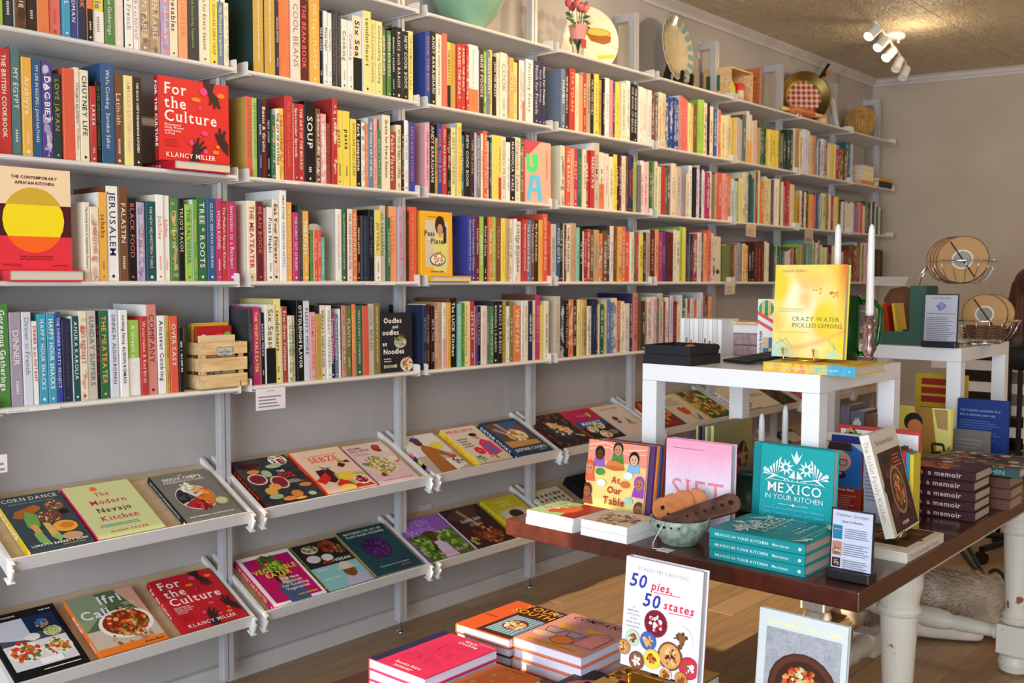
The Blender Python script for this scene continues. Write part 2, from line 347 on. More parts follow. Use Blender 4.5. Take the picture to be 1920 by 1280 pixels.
# walls behind the camera: shop window towards the street, high opening shaped for the sun patch, solid far wall
st(O('wall_street',MB().box((-5.2,-6,-.05),(-5.05,-5.0,CZ)).box((-5.2,-5.0,-.05),(-5.05,-.05,.35)).box((-5.2,-5,2.62),(-5.05,-1.2,CZ)).box((-5.2,-1.2,2.5),(-5.05,-.05,CZ)).box((-5.2,-.05,-.05),(-5.05,WY+.12,CZ)).box((-5.2,-1.2,.35),(-5.05,-.05,1.86)),'wall'))
st(O('wall_right',MB().box((-5.2,-6,-.05),(7.1,-5.85,CZ)),'wall'))
O('added_sunshield',MB().box((-5.06,-5.0,.35),(-5.05,-1.2,2.62)),mat('sunshield','e8e8ec',.8),label='added white blind closing the street window behind the camera',cat='sunshield')  # added unseen panel, keeps direct sun off the tables
# floor: planks run along the shelves
fl=st(O('floor',MB().box((-5.2,-6,-.05),(7.1,WY+.1,-.004)),mat('floor_underlay','3a2a1c',.9)))
rr=random.Random(4); pm=[]
for k in range(6):
    L=[1.9,1.5,1.1][k%3]; pm.append((L,mesh('plank',MB().box((.0008,.0008,-.02),(L-.0008,.1292,0)),M['floor' if k<3 else 'floor2'])))
y=-2.6
while y<WY:
    x=-1.2-rr.random()*1.2
    while x<(5.9 if y>-1.6 else 4.6):
        L,me=pm[rr.randrange(6)]; o=O('plank',me,None,fl); o.location=(x,y,0 if rr.random()<.5 else -.0006); x+=L
    y+=.13
mb=MB()
for i in range(28):
    for j in range(6): mb.box((-5.1+j*2+.3*(i%3),-6+i*.13,-.02),(-5.1+j*2+.3*(i%3)+1.998,-6+i*.13+.129,0)) if -6+i*.13<-2.62 else None
for i in range(22): mb.box((-5.1,-2.6+i*.13,-.02),(-2.45,-2.6+i*.13+.129,-.0008))
O('planking',mb,'floor',fl,kind='stuff')
# ceiling: embossed panels with open seams
ce=st(O('ceiling',MB().box((-5.2,-6,CZ+.006),(7.1,WY+.12,CZ+.08)),mat('ceiling_void','6a5a44',.9)))
pmz=mesh('panel',MB().box((.003,.003,-.008),(.607,.617,.006)),M['ceil'])
for i in range(-3,7):
    for j in range(-5,1):
        o=O('panel',pmz,None,ce); o.location=(3.48-.61*-i-.0,-.165-.62*(1-j)+.62,CZ)
O('paneling',MB().box((-5.1,-5.9,CZ-.006),(1.63,WY,CZ+.006)).box((1.63,-5.9,CZ-.006),(7,-3.27,CZ+.006)),'ceil',ce)
# ---------------------------------------------------------------- shelving
ZR=[2.482,2.131,1.783,1.436,1.084]; P=.82
RN=['ornament shelf at the top','top book shelf','second book shelf','third book shelf','bottom book shelf']
BN=['first bay','second bay','third bay','fourth bay','fifth bay','sixth bay','seventh bay','eighth bay']
ORD='first second third fourth fifth sixth seventh eighth ninth tenth eleventh twelfth thirteenth fourteenth fifteenth sixteenth seventeenth eighteenth nineteenth twentieth twenty-first twenty-second twenty-third twenty-fourth twenty-fifth twenty-sixth twenty-seventh twenty-eighth twenty-ninth thirtieth thirty-first thirty-second'.split()
def shelf_meshes():
    n=22; y0,y1=.012,.238; pts=[(y1,-.004),(y1,0)]
    pts+=[(y0,0),(y0-.006,-.002),(y0-.0105,-.007),(y0-.0105,-.010),(y0-.006,-.0145),(y0,-.0155)]
    for i in range(n):                                    # ribbed underside
        a=y0+(y1-y0)*(i+.15)/n; b=y0+(y1-y0)*(i+.6)/n; pts+=[(a,-.0155),(a+.001,-.0125),(b,-.0125),(b+.001,-.0155)]
    pts+=[(y1,-.0155)]
    brd=MB().prism(pts,0,.0235,P-.0235)
    def br(x,s):   # side plate with bottom flange turned under the shelf
        m=MB().prism([(-.0,-.018),(.0,.022),(.006,.026),(.05,.026),(.12,.006),(.25,.006),(.25,-.018)],0,x-.0012,x+.0012)
        m.box((min(x,x+s*.014),0,-.0195),(max(x,x+s*.014),.24,-.0175)); return m
    return mesh('shelf_board',brd,M['white']),mesh('shelf_bracket',br(.0215,1),M['white']),mesh('shelf_bracket',br(P-.0215,-1),M['white'])
sm=shelf_meshes()
def add_shelf(b,r):
    e=E('wall_shelf',((b-1)*P,0,ZR[r]),'white ribbed metal shelf, %s, %s from the window end'%(RN[r],BN[b]),'shelf','white wall shelves')
    for nme,me in zip(('board','bracket','bracket'),sm): O(nme,me,None,e)
for r in range(5):
    for b in range(8): add_shelf(b,r)
# slanted display trays
SL=Vector((0,.894,.447)); NL=Vector((0,-.447,.894))
TZ=[.655,.305]
def tray_meshes():
    def T(m): 
        m.v=[tuple(Vector((v[0],0,0))+SL*v[1]+NL*v[2]) for v in m.v]; return m
    panel=T(MB().box((.026,0,-.009),(P-.026,.322,0)))
    lip=T(MB().box((.02,-.004,-.022),(P-.02,0,.027)).box((.02,-.004,-.022),(P-.02,.02,-.020)))
    def side(x):
        m=MB().prism([(-.02,-.03),(-.02,.012),(.0,.02),(.325,.02),(.34,.01),(.34,-.02),(.32,-.03)],0,x-.0013,x+.0013)
        m.box((x-.006,-.02,.017),(x+.006,.33,.0215)); m.box((x-.010,-.034,-.036),(x+.010,-.004,-.033)); m.box((x-.003,-.03,-.034),(x+.003,-.02,.006)); return T(m)
    return mesh('tray_panel',panel,M['ply']),mesh('tray_lip',lip,M['white']),mesh('tray_side',side(.0225),M['white']),mesh('tray_side',side(P-.0225),M['white'])
tm=tray_meshes()
for r in range(2):
    for b in range(8):
        e=E('display_tray',((b-1)*P,-.045,TZ[r]),'slanted plywood tray in white metal frame, %s row, %s from the window end'%(('upper','lower')[r],BN[b]),'tray','slanted display trays')
        for nme,me in zip(('panel','lip','side_rail','side_rail'),tm): O(nme,me,None,e)
# uprights
def fl_up():
    m=MB(); x0,x1,y0,y1=-.0185,.0185,.124,.158
    prof=[(x0,y0),(-.004,y0),(-.004,y0+.012),(.002,y0+.012),(.002,y0),(x1,y0),(x1,y1),(x0,y1),(x0,y0+.022),(x0+.005,y0+.022),(x0+.005,y0+.014),(x0,y0+.014)]
    m.prism(prof,2,.05,2.815); return m
um=[mesh('upright',fl_up(),M['alu']),mesh('top_arm',MB().box((-.0185,.158,2.775),(.0185,.25,2.815)).box((-.012,.16,2.755),(.012,.17,2.775)),M['alu']),
 mesh('wall_plate',MB().box((-.02,.243,2.73),(.02,.25,2.83)).box((-.012,.158,1.2),(.012,.25,1.215)),M['alu']),
 mesh('levelling_foot',MB().lathe([(.0035,.055),(.0035,.012),(.006,.012),(.008,.008),(.02,.007),(.021,.004),(.021,0)][::-1],(0,.14,0),20),M['chrome'],True)]
PN=['beside the window end','between first and second bays','between second and third bays','between third and fourth bays','between fourth and fifth bays','between fifth and sixth bays','between sixth and seventh bays','between seventh and eighth bays','in the far corner']
for i in range(9):
    e=E('shelf_upright',((i-1)*P+(0 if i<8 else -.02),0,0),'slotted aluminium shelf post on a levelling foot, %s'%PN[i],'post','aluminium shelf posts')
    for nme,me in zip(('upright','top_arm','wall_plate','levelling_foot'),um): O(nme,me,None,e)
t=E('brace',(6*P,0,0),'white diagonal brace rising from ornament shelf between sixth and seventh bays','brace')
O('strut',MB().box((-.03,.10,2.485),(.04,.12,2.50)).add([(.02,.11,2.49),(.05,.11,2.49),(.05,.13,2.49),(.02,.13,2.49),(-.09,.11,2.70),(-.06,.11,2.70),(-.06,.13,2.70),(-.09,.13,2.70)],[(0,1,5,4),(1,2,6,5),(2,3,7,6),(3,0,4,7),(4,5,6,7)]),'white',t)
# ---------------------------------------------------------------- shelved books (x mm, thickness, height, colours, spine words)
def parse(c):
    c=c.split('/'); s=None; p=None
    if len(c)>1: s=c[1]
    a=c[0].split('*')
    if len(a)>1: p=a[1]
    return a[0],s,p
FAR=MB()
def shelved():
    row=bay=0; k=0; used={}
    for ln in DATA.strip().split('\n'):
        if ln[0]=='@': row=int(ln[2]); bay=int(ln[4]); k=0; rr=random.Random(row*10+bay); continue
        x,th,h,c,tc,*rest=ln.split(' '); title=' '.join(rest).strip(); x=int(x)/1000; th=int(th)/1000; h=max(.205,int(h)/1000) if bay!=1 else int(h)/1000
        h=min(h,.312); a,sp,pat=parse(c); lo={'lime':.5,'cream':.45}.get(a,.35); n=1
        if bay>=3 and th>.048: n=max(2,round(th/.034))
        for q in range(n):
            tt=th/n-.0012; xx=x+q*th/n+.0006; hh=h*(1 if q==0 else .93+.1*rr.random()); dep=min(.205,hh*(.72+.1*rr.random())); yy=.022+rr.random()*.012
            col=pc(a) if q==0 else tuple(min(1,v*(.7+.5*rr.random())) for v in pc(rr.choice([a,tc,a,'cream'])))
            bk=tuple(v*.8 for v in col) if rr.random()<.6 else pc(rr.choice(['cream','white','beige','charcoal','brown']))
            if k==0 and q==0: bk=col
            if title.startswith('MASTERING'): bk=pc('darkgreen')
            if title.startswith("LET'S MAKE RAMEN"): bk=pc('gold')
            hard=rr.random()<.7; args=(tt,hh,title if q==0 else '',pc(tc),col,int(xx*1000)%97+row,pc(sp) if sp else None,pc(pat) if pat else None,lo)
            org=(xx,yy,ZR[row]); lean=(-.012 if row==4 and bay<2 else 0)
            if bay>=3 or (bay==2 and row!=3):
                mt=Matrix.Translation(org)
                for z in (cover_mb(tt,hh,dep,col,hard,col,bk),pages_mb(tt,hh,dep,hard),spine_mb(*args)): FAR.merge(z,mt)
            else:
                lab=' '.join(w for w in [('slim' if tt<.02 else 'thick' if tt>.034 else ''),('tall' if hh>.29 else 'short' if hh<.235 else ''),pw(a)+(' patterned' if pat else '')] if w)
                lab+=' book with %s lettering, %s on %s, %s'%(pw(tc),ORD[k],RN[row],BN[bay])
                o=O('book',cover_mb(tt,hh,dep,col,hard,col,bk),'print',label=lab,cat='book',group='books on the %s, %s'%(RN[row],BN[bay]))
                O('page_block',pages_mb(tt,hh,dep,hard),'paper',o); O('spine_lettering',spine_mb(*args),'print',o); o.location=org
                if lean: o.rotation_euler=(0,lean,0)
            k+=1
DATA='''
@R1b0 2.131
-758 15 265 lime white 
-743 29 268 charcoal white CLUB
-714 33 265 brown*black white 
-681 31 271 darkbrown cream SPICE
-650 34 274 orange coral WINE LIFE
-616 36 262 coral red SAUCE
-580 24 268 cyan white PREP SCHOOL
-556 22 268 royal white NATASHA FELDMAN
-534 26 265 navy orange COOKBOOK
-508 19 271 orange/black white GRILLED
-489 36 271 yellow/white gray Ali Slagle
-453 31 138 green white Gorgeous Gatherings
-422 31 274 pinkcream white DINNER
-391 28 265 white gray Dinner in French
-363 19 154 white red DINNER in an INSTANT
-345 34 265 tan*navy cream KITCHEN TABLE
-311 37 265 tan*navy cream KITCHEN TABLE
-274 30 265 lilac*coral cream 
-244 31 274 cream black on vegetables
-213 32 187 peach orange LIGHTER
-182 43 268 charcoal lime How to Cook Everything Vegetarian
-139 39 262 cream black Grains for Every Season
-100 29 197 yellow black SICHUAN CHILI CRISP
-71 20 197 slate white The Weekend Vegetarian
-51 18 197 cream*green white 
@R1b1 2.131
64 42 265 gold white MASTERING THE ART OF PLANT-BASED COOKING
106 43 265 gold white MASTERING THE ART OF PLANT-BASED COOKING
149 15 254 navy white VEGAN JAPAN
164 24 263 orange coral SABZI
187 25 264 orange coral SABZI
212 42 274 pinkcream gray COOL BEANS
255 39 282 maroon coral THE BEAN BOOK
294 45 292 amber cream BIG Vegan FLAVOR
339 17 258 black white TESA COOP
355 18 259 white black Pizza Night
373 18 256 white black Pizza Night
391 22 270 charcoal gray MUSHROOM GASTRONOMY
414 21 269 charcoal gray MUSHROOM GASTRONOMY
435 31 248 white gray Cooking
466 27 247 white gray Cooking
493 44 272 cream/black black Six Seasons
537 39 297 paleyellow black tenderheart
576 27 272 paleyellow gray Good-Looking Cooking
603 32 272 paleyellow gray Good-Looking Cooking
635 21 249 green white GREEN BURGERS
657 22 248 green white GREEN BURGERS
679 17 261 black white BINGING | BABISH
696 39 268 black white BASICS with BABISH
735 31 259 black white NEW COOK BOOK
766 28 266 paleyellow brown THE FARMHOUSE TABLE
@R1b2 2.131
859 29 281 blue coral COOK THIS BOOK
888 28 287 black white ANDY BARAGHANI
916 35 282 cream gray HOME IS WHERE THE EGGS ARE
951 28 291 coral orange THE OLA CAFE COOKBOOK
979 20 262 yellow/black black THE BREAKFAST
999 35 262 gold orange BUTTER
1034 28 266 red cream BAKED THE DAILY
1063 22 268 red cream BAKED THE DAILY
1085 17 266 red*white white 
1102 59 274 white/orange gray The Home Cook's Guide
1161 30 260 darkbrown cream GRIST FOODS
1191 21 260 lime*navy white 
1211 21 265 slate white WHOLE PANTRY
1232 21 274 yellow orange 
1253 21 249 black white JOIN THE FEAST
1274 19 267 cream red 
1293 45 273 cream gray COOK
1338 17 269 lilac white 
1355 29 262 amber cream SIMPLE
1384 33 249 paleyellow orange JAMIE
1417 22 261 white red 
1439 22 263 white/orange orange SOUTHERN
1461 50 273 white gray Nothing Fancy
1511 46 272 indigo white Nosh for Friends
1557 23 274 indigo white Nosh for Friends
1581 25 275 indigo white Nosh for Friends
@R2b0 1.783
-764 38 290 red cream THE BRITISH COOKBOOK
-726 27 299 tealgray white MY EGYPT
-698 28 274 amber cream Arabiyya
-670 28 272 denim white MY LIFE IN RECIPES | JOAN NATHAN
-642 31 270 violet*white white DAC BIET
-611 26 242 darkgreen gold LOVE JAPAN
-584 34 261 orangered coral THE INDONESIAN TABLE
-551 17 268 cream*orange denim ITALIAN ISLANDS
-534 27 264 cream black CHUTNEY LIFE
-506 20 221 red white LAKSA
-486 18 239 black green SILVER SPROUT COOKERY
-468 42 295 denim white Wafu Cooking  Sonoko Sakai
-427 30 269 brown cream Latin-ish
-397 28 269 paleyellow pink AMRIKAN KHUSHBU SHAH
-369 29 269 darkbrown white THE SIOUX CHEF'S INDIGENOUS KITCHEN
@R2b1 1.783
33 24 266 orangered green LET'S MAKE RAMEN
57 18 264 lime green LET'S MAKE DUMPLINGS
76 15 259 navy white bowls
91 25 265 maroon white Beans & Grains
116 16 259 black white TESA COOP
132 15 217 forest*orange cream 
147 19 240 cream black THE JOY OF OYSTERS
166 21 244 yellow*red red GOOD SOUP
187 35 289 red orange The Gluten-Free Cookbook
222 21 267 crimson cream Spectacular Spreads
243 28 269 red white THE ART OF THE BOARD
271 47 283 black white SOUP
317 21 261 brown*cream white THE BOOK OF ANY TABLE
338 29 247 pink*white white saladfreak
367 22 216 rust brown THE HARVEST
389 24 306 red*white cream LATARIA
413 31 269 yellow black pasta
444 33 270 yellow black pasta
477 28 245 yellow brown SICHUAN CHILI CRISP
505 27 246 black white fork companion
533 19 239 white*black red NO
552 12 236 orange white 
564 27 260 slate white THE WHOLE ART OF MEAL
591 20 261 pink red TACO NIGHT
611 17 221 green white 
628 40 278 cream black Grains for Every Season
668 36 222 rust cream Fable Flavors
704 25 250 cream*red green WILLIE NELSON'S
728 15 247 black white 
744 21 272 white gray THE SILVER
765 35 267 royal coral UPSTAIRS KITCHEN
@R2b2 1.783
851 26 272 pink darkbrown 
876 31 281 black white ANDY BARAGHANI
907 16 222 gold brown 
923 30 277 blue coral COOK THIS BOOK
953 30 278 red white MOLLY BAZ MORE IS MORE
983 22 269 black*pink pink OPEN WIDE
1006 28 275 paleyellow gray A GREAT COOKBOOK
1034 27 296 yellow orange BRIGHT COOKING
1060 24 250 teal white Come Hungry
1084 30 267 black white NEW COOK BOOK
1114 24 269 darkbrown tan TIME TO DINE
1138 15 267 lilac white 
1153 24 260 slate cream DOES THIS TASTE FUNNY
1177 16 268 cream red 
1193 26 281 orangered cream SIMPLE THAT MOVES
1219 14 242 pinkcream red 
1233 13 259 darkgreen*cream white 
1246 37 270 yellow paleyellow Feel Good Food
1283 19 270 yellow/red red INTERRUPTED
1302 31 269 cream gray MODERN PROPER
1333 26 249 white gray 
1359 37 271 black white MAGNOLIA TABLE
1396 41 277 cream gray Magnolia Table
1437 42 275 olive cream Magnolia Table
@R3b0 1.436
-532 20 230 cream brown The Exotic Food of Appalachian Country
-512 27 218 cream*red red 
-485 27 262 amber brown sababa
-458 38 283 white indigo JERUSALEM
-421 30 281 brown white FALASTIN
-391 28 251 black coral BLACK FOOD
-362 26 240 lilac*brown cream 
-336 33 244 tealdark cream THE NEW MIDWESTERN TABLE
-303 27 267 white coral Jubilee
-276 24 266 white coral Jubilee
-251 29 259 green*pink yellow Mediterra
-223 21 260 black cream TREJO'S TACOS
-201 26 243 lime teal THE SALVISOUL
-175 18 259 grass yellow Sobremesa
-157 35 268 forest white TREE * ROOTS
-122 33 267 denim white CLASSIC GERMAN COOKING
-89 23 268 magenta white HONG KONG
-66 21 257 red white The Modern Navajo Kitchen
-45 36 261 magenta cream Invitation to a Banquet
@R3b1 1.436
27 36 268 cream red THE MEATEATER
63 30 267 maroon coral BEAN BOOK
93 16 247 pink coral The Salad Lab
110 25 251 white black Pizza Night
134 28 279 cream*pink black Eat Your Flowers
162 28 321 white black MINA STONE  COOKING FOR ARTISTS
190 25 273 amber cream THE TWO WAYS TO DO CHEESE
215 23 239 magenta white THE CURRY GUY CHICKEN
238 18 266 charcoal gray MUSHROOM GASTRONOMY
256 27 246 amber white Salad Days
283 8 240 navy white 
291 15 179 green orange POTS PLANTS
306 15 181 orangered white TRULY RICE
321 16 180 orangered cream PICKLED
337 16 157 turquoise white 
410 28 261 white coral VEGAN COOKING FOR TWO
438 22 263 forest white THE COMPLETE PLANT-BASED COOKBOOK
460 25 264 pinkcream gray THE VEGETARIAN SILVER
485 26 265 orange cream VEGAN PANTRY
511 16 243 black white VEGAN JAPAN
527 39 243 navy green How to Cook Everything Vegetarian
566 28 268 black gray Korean Vegan
594 29 268 yellow/white gray JOYFULL
623 29 286 beige green on vegetables
652 17 242 forest white 
669 39 286 peach orange LIGHTER
709 25 286 lilac*coral coral 
734 20 287 tan orange MOOSEWOOD COOKBOOK
754 11 273 black red 
765 49 289 orangered amber THE VEGAN CAKE BIBLE
@R3b2 1.436
1096 28 270 royal white The Complete Cookbook for Teens
1124 24 274 violet white Tucker's Cookbook Holiday
1148 23 270 maroon white Sweet Home
1171 29 271 lime white 
1200 23 272 darkbrown white Food of Sicily
1224 23 272 orange white Tudor Sicily
1246 23 274 lime white 
1269 34 270 brown gold TREASURE
1303 31 270 yellow amber 
1335 26 270 tan gray 
1361 26 269 cream brown COOK IT UP
1387 18 271 white*red red 
1405 38 262 pinkcream gray Little Kitchen
1443 32 271 red white THE KITCHEN COOKBOOK
1474 30 271 slateblue cream The Southern Baking
1505 25 272 brown cream The Southern Belle
1530 25 273 darkbrown cream My Paris Kitchen
1555 29 274 amber orange 
1584 38 303 orangered cream HOW TO COOK BOOK
1622 24 272 red coral FOOD IQ
@R4b0 1.084
-783 37 288 green white Gorgeous Gatherings
-746 33 264 mauve white DINNER
-713 27 264 paleblue gray Dinner in French
-686 17 238 white red DINNER in an INSTANT
-668 26 258 cyan white HAPPY HOUR SNACKS
-642 25 258 cyan white HAPPY HOUR SNACKS
-617 18 262 royal white THE DINNER PARTY PROJECT
-599 28 241 navy brown THE CAMPOUT COOKBOOK
-571 21 249 tealdark white ANUKA KAROLIA
-550 25 263 cream*red red BIG NIGHT
-525 29 264 beige gray SUNDAY SUPPERS
-497 11 262 black red 
-486 30 263 forest amber THE MEATEATER
-456 28 266 paleblue black DINING IN  ALISON ROMAN
-428 28 264 white black nothing fancy ALISON ROMAN
-400 41 232 lime/white white A Dream of Dinner
-360 23 243 red cream Watermelon & Red Birds
-337 35 279 salmon maroon COMPANY
-302 27 244 white black Amateur Cooking
-275 14 244 gold brown GOTTA COOK
-261 29 242 orangered white OVER EASY
-231 17 196 black white 
@R4b1 1.084
33 15 260 charcoal gray A CONSTABLE
48 33 264 magenta yellow THE VEGETABLE EATER
81 16 245 black white BAKING VEGAN
98 41 272 cream/black black Six Seasons
138 28 291 paleyellow black tenderheart
166 24 264 rust white Ever-Green Vietnamese
190 19 232 cream*green green PLANT BASED
209 18 232 cream*green green PLANT BASED
227 30 284 black white OTTOLENGHI FLAVOR
257 27 282 paleblue black PLENTY MORE
284 25 242 pink coral SESAME SOY SPICE
310 25 236 gold orange Feel Good
334 24 265 cream black WEEKDAY VEGETARIANS
358 24 264 white gray WEEKDAY VEGETARIAN
381 21 232 magenta/navy white Tomato Vegetables
402 19 232 slate white Weekend Vegetable
421 11 251 white gray 
432 20 263 salmon*green white 
452 27 262 olive cream PLANTAS
479 20 267 orange yellow Vegetable Kingdom
499 31 261 forest white VEGAN FAMILY COOKBOOK
530 29 260 orangered coral SABZI
560 28 267 beige gray COOL BEANS
588 34 269 olivegold cream MASTERING THE ART OF PLANT-BASED
@R4b2 1.084
837 24 257 navy slate SEAFOOD
861 22 261 maroon amber SMALL FIRES
883 19 254 black white Salt & Time
903 26 253 salmon white THE COOK'S BOOK
928 21 268 tan gray ALTERNATIVE
949 23 266 cream/pink gray 
972 23 266 amber orange Crumbs
995 42 283 black white The LUCK Kitchen
1037 21 261 mint white COMFORT
1058 22 263 green lime 
1081 31 267 paleyellow gray Good-Looking Cooking
1112 28 269 red white LET'S EAT
1140 21 248 violet coral SIMPLE PASTA
1161 21 246 black white Jimmy's Kitchen
1182 38 249 pinkcream orange 
1219 15 247 slate white 
1235 22 246 green white 
1257 26 266 black white BINGING | BABISH
1282 31 267 black white BASICS | BABISH
1313 31 266 gold olive JULIUS ROBERTS
1345 26 244 white gray 
1371 21 265 olivegold white 
1392 48 246 orange cream VEGETABLE
1440 15 266 white*denim white 
1456 28 268 cream gray Small Victories
1484 34 266 navy white 
1518 23 267 pinkcream coral 
1541 33 292 magenta pink 
1574 21 246 yellow amber 
1595 33 264 cream brown 
@R1b3 2.131
1718 32 273 slate white MAMBO
1750 25 267 charcoal white 
1774 43 282 red amber MAYDAN
1818 33 267 cream tan 
1850 36 263 peach tan 
1886 28 283 red cream KOREAN
1914 29 282 tan brown 
1944 26 285 black cream MILK AND CHILI
1970 37 288 yellow blue 
2008 27 267 gold brown 
2035 16 275 black white 
2051 72 281 white pink 
2123 22 270 maroon white 
2145 40 275 yellow gray 
2184 46 277 cream gray 
2230 35 294 white gray 
2265 35 287 black cream THE BOOK OF BREAD
2300 35 285 black cream THE BOOK OF BREAD
2335 42 281 white amber 
2377 48 279 white amber 
2426 40 278 white lilac 
@R1b4 2.131
2462 58 271 brown*lilac white 
2521 73 279 cream*orange orange 
2594 78 274 blue*cream white 
2672 53 272 blue*cream white 
2725 87 290 coral pink 
2812 62 264 paleyellow gray 
2874 35 267 brown tan 
2909 31 293 lime green 
2940 35 297 lime green 
2975 69 285 cream*maroon black 
3044 44 276 pinkcream brown 
3088 40 266 denim white 
3128 27 266 coral white 
@R1b5 2.131
3159 45 240 paleyellow gray 
3204 67 245 cream brown 
3271 62 241 yellow cream 
3333 84 248 beige pink 
3417 40 276 tealgray white 
3457 65 301 cream/amber amber 
3522 66 254 cream pink 
3589 37 219 tan orange 
3625 56 249 forest white 
3681 31 225 darkgreen cream 
3712 43 225 yellow olive 
3756 42 227 yellow olive 
3797 46 229 yellow olive 
3843 52 232 yellow olive 
3895 82 230 black*forest white 
3977 48 252 darkgreen white 
4025 41 257 darkgreen white 
@R1b6 2.131
4066 60 267 cream tan 
4126 83 277 tan*rust orange 
4209 98 283 white gray 
4307 50 259 peach brown 
4357 40 255 tan brown 
4397 71 241 slate white 
4468 83 247 white*navy navy 
4551 53 220 red white 
4604 118 232 cream yellow 
4722 48 205 red cream 
4770 118 235 brown*cream cream 
4888 119 269 teal*white white 
@R2b3 1.783
1721 32 275 cream*black black 
1753 35 273 orangered cream THE BAKING
1788 23 267 peach gray 
1811 33 272 magenta cream FEAST
1844 33 271 forest gold 
1877 29 272 cream gray 
1906 29 270 red white HEART
1936 34 273 red white NADIYA'S
1969 43 314 beige gray NOMA
2012 44 272 cream/orange black 
2056 66 269 pinkcream red 
2122 34 271 yellow red 
2156 28 271 black white LOUNGE
2184 23 270 maroon white 
2207 29 273 cream tan 
2236 21 275 brown gold SALADS
2257 55 285 indigo coral 
@R2b4 1.783
2306 60 252 lime gray 
2366 68 264 white red 
2434 30 264 forest white 
2463 35 269 grass white 
2498 30 271 cream green 
2528 65 248 cream red 
2593 22 249 teal cream 
2615 29 259 brown white 
2644 63 275 cream brown 
2707 43 261 beige gray 
2749 86 250 mauve violet 
2835 104 280 white black 
2939 17 289 black white 
2956 50 266 paleblue gray 
3006 41 256 magenta*navy white 
3047 62 265 cream gray 
3109 27 261 tan brown 
3135 42 265 orangered cream 
3177 44 265 pink coral 
3221 66 270 orange*pink cream 
@R2b5 1.783
3298 83 245 paleblue gray 
3381 48 252 paleyellow amber 
3429 70 290 cream*forest white 
3499 78 283 tealdark teal 
3576 62 308 rust cream 
3639 48 254 orange white 
3686 87 287 paleyellow*rust white 
3773 53 274 brown tan 
3826 66 284 white brown 
3892 51 267 crimson cream 
3942 49 242 red white 
3992 80 285 red white 
4072 32 266 yellow white 
@R2b6 1.783
4119 73 213 gold black 
4192 121 236 cream*pink black 
4314 90 223 amber coral 
4404 51 235 slateblue white 
4455 66 232 cream*black black 
4521 84 240 cream*black gold 
4605 43 243 white gray 
4648 82 233 crimson pink 
4730 70 232 yellow gold 
4800 92 217 black*white white 
4892 158 201 cream white 
5050 54 202 slateblue white 
5104 71 216 coral violet 
5176 72 210 orange cream 
5248 61 233 forest white 
5309 137 227 indigo white 
5447 115 199 teal slate 
@R3b3 1.436
1648 39 261 beige gray 
1687 30 266 denim white FOOD GIFTS
1717 25 267 black cream MILK & CHILI
1742 17 261 maroon white 
1758 34 263 cream maroon HOME PRESERVING
1793 40 271 tan orange 
1832 25 253 mint green 
1857 24 251 black white 
1881 11 236 cream gray 
1893 20 233 crimson*navy white 
1912 24 246 red*cream white 
1937 29 248 brown cream 
1965 46 247 tan slate 
2012 33 232 orange*white green 
2044 39 246 brown*forest white 
2083 24 273 charcoal white AMERICAN
2108 29 271 pinkcream gray 
2137 31 268 brown tan 
2167 34 270 amber*green white 
2202 37 272 coral cream 
2239 41 250 orangered cream 
2279 33 248 cream green 
2313 19 249 forest cream 
2332 26 250 red yellow 
2358 36 238 yellow brown 
2394 27 251 navy white 
2421 32 250 tan gray 
2453 45 265 maroon cream 
2498 33 270 peach brown 
@R3b4 1.436
2540 38 258 magenta pink 
2578 40 266 violet lilac 
2618 68 262 maroon*black brown 
2686 25 277 cream brown 
2711 33 271 cream black 
2744 31 294 lime olive 
2776 34 292 yellow amber 
2810 69 262 navy*brown slate 
2879 42 260 rust*cream white 
2921 43 269 paleblue slate 
2963 36 265 brown cream 
2999 36 268 peach brown 
3035 66 286 coral maroon CURRIES
@R3b5 1.436
3214 92 208 olive green 
3306 63 218 brown tan 
3369 77 228 mauve violet 
3446 68 224 paleyellow*rust red 
3514 75 216 black white 
3589 114 239 maroon*brown coral 
3703 59 244 cream maroon 
3762 69 239 charcoal brown 
3831 99 217 forest white 
@R3b6 1.436
3957 102 204 denim white 
4059 95 219 brown*cream tan 
4154 48 241 lime*darkgreen lime 
4202 98 240 tan gray 
4300 203 267 mint*darkgreen olive 
4503 116 244 cream brown 
4619 130 248 maroon cream 
4748 224 217 rust*brown tan 
4973 140 258 brown*cream red 
5113 193 282 rust*green cream 
5306 125 208 cream white 
5431 167 236 darkgreen*black brown 
@R4b3 1.084
1682 40 284 beige gold 
1722 33 268 charcoal*white cream 
1755 25 266 black cream THE FLAVOR EQUATION
1780 43 268 orange*pinkcream cream 
1823 22 264 darkbrown*white cream 
1845 51 267 paleyellow brown 
1896 35 266 gold brown 
1931 32 234 white*charcoal gray 
1963 38 267 navy slate 
2000 18 263 maroon white 
2019 36 242 forest*black white 
2055 28 248 yellow gray 
2083 50 264 slateblue white 
2133 45 270 cream*navy white 
2179 60 258 coral*teal white 
2239 45 242 pinkcream rust 
2283 24 292 indigo white 
2307 38 295 salmon red ZAHAV HOME
@R4b4 1.084
2355 32 257 brown gray 
2386 29 253 charcoal white 
2416 28 246 tan brown 
2444 116 270 white*coral gray 
2560 30 291 beige brown 
2589 25 247 rust coral 
2614 72 269 white gray 
2686 84 245 maroon coral 
2771 64 280 denim*white white 
2835 67 258 rust*brown cream 
2902 57 253 orangered cream 
2959 58 292 paleblue gray 
3016 41 271 maroon cream 
3057 35 269 peach brown 
'''
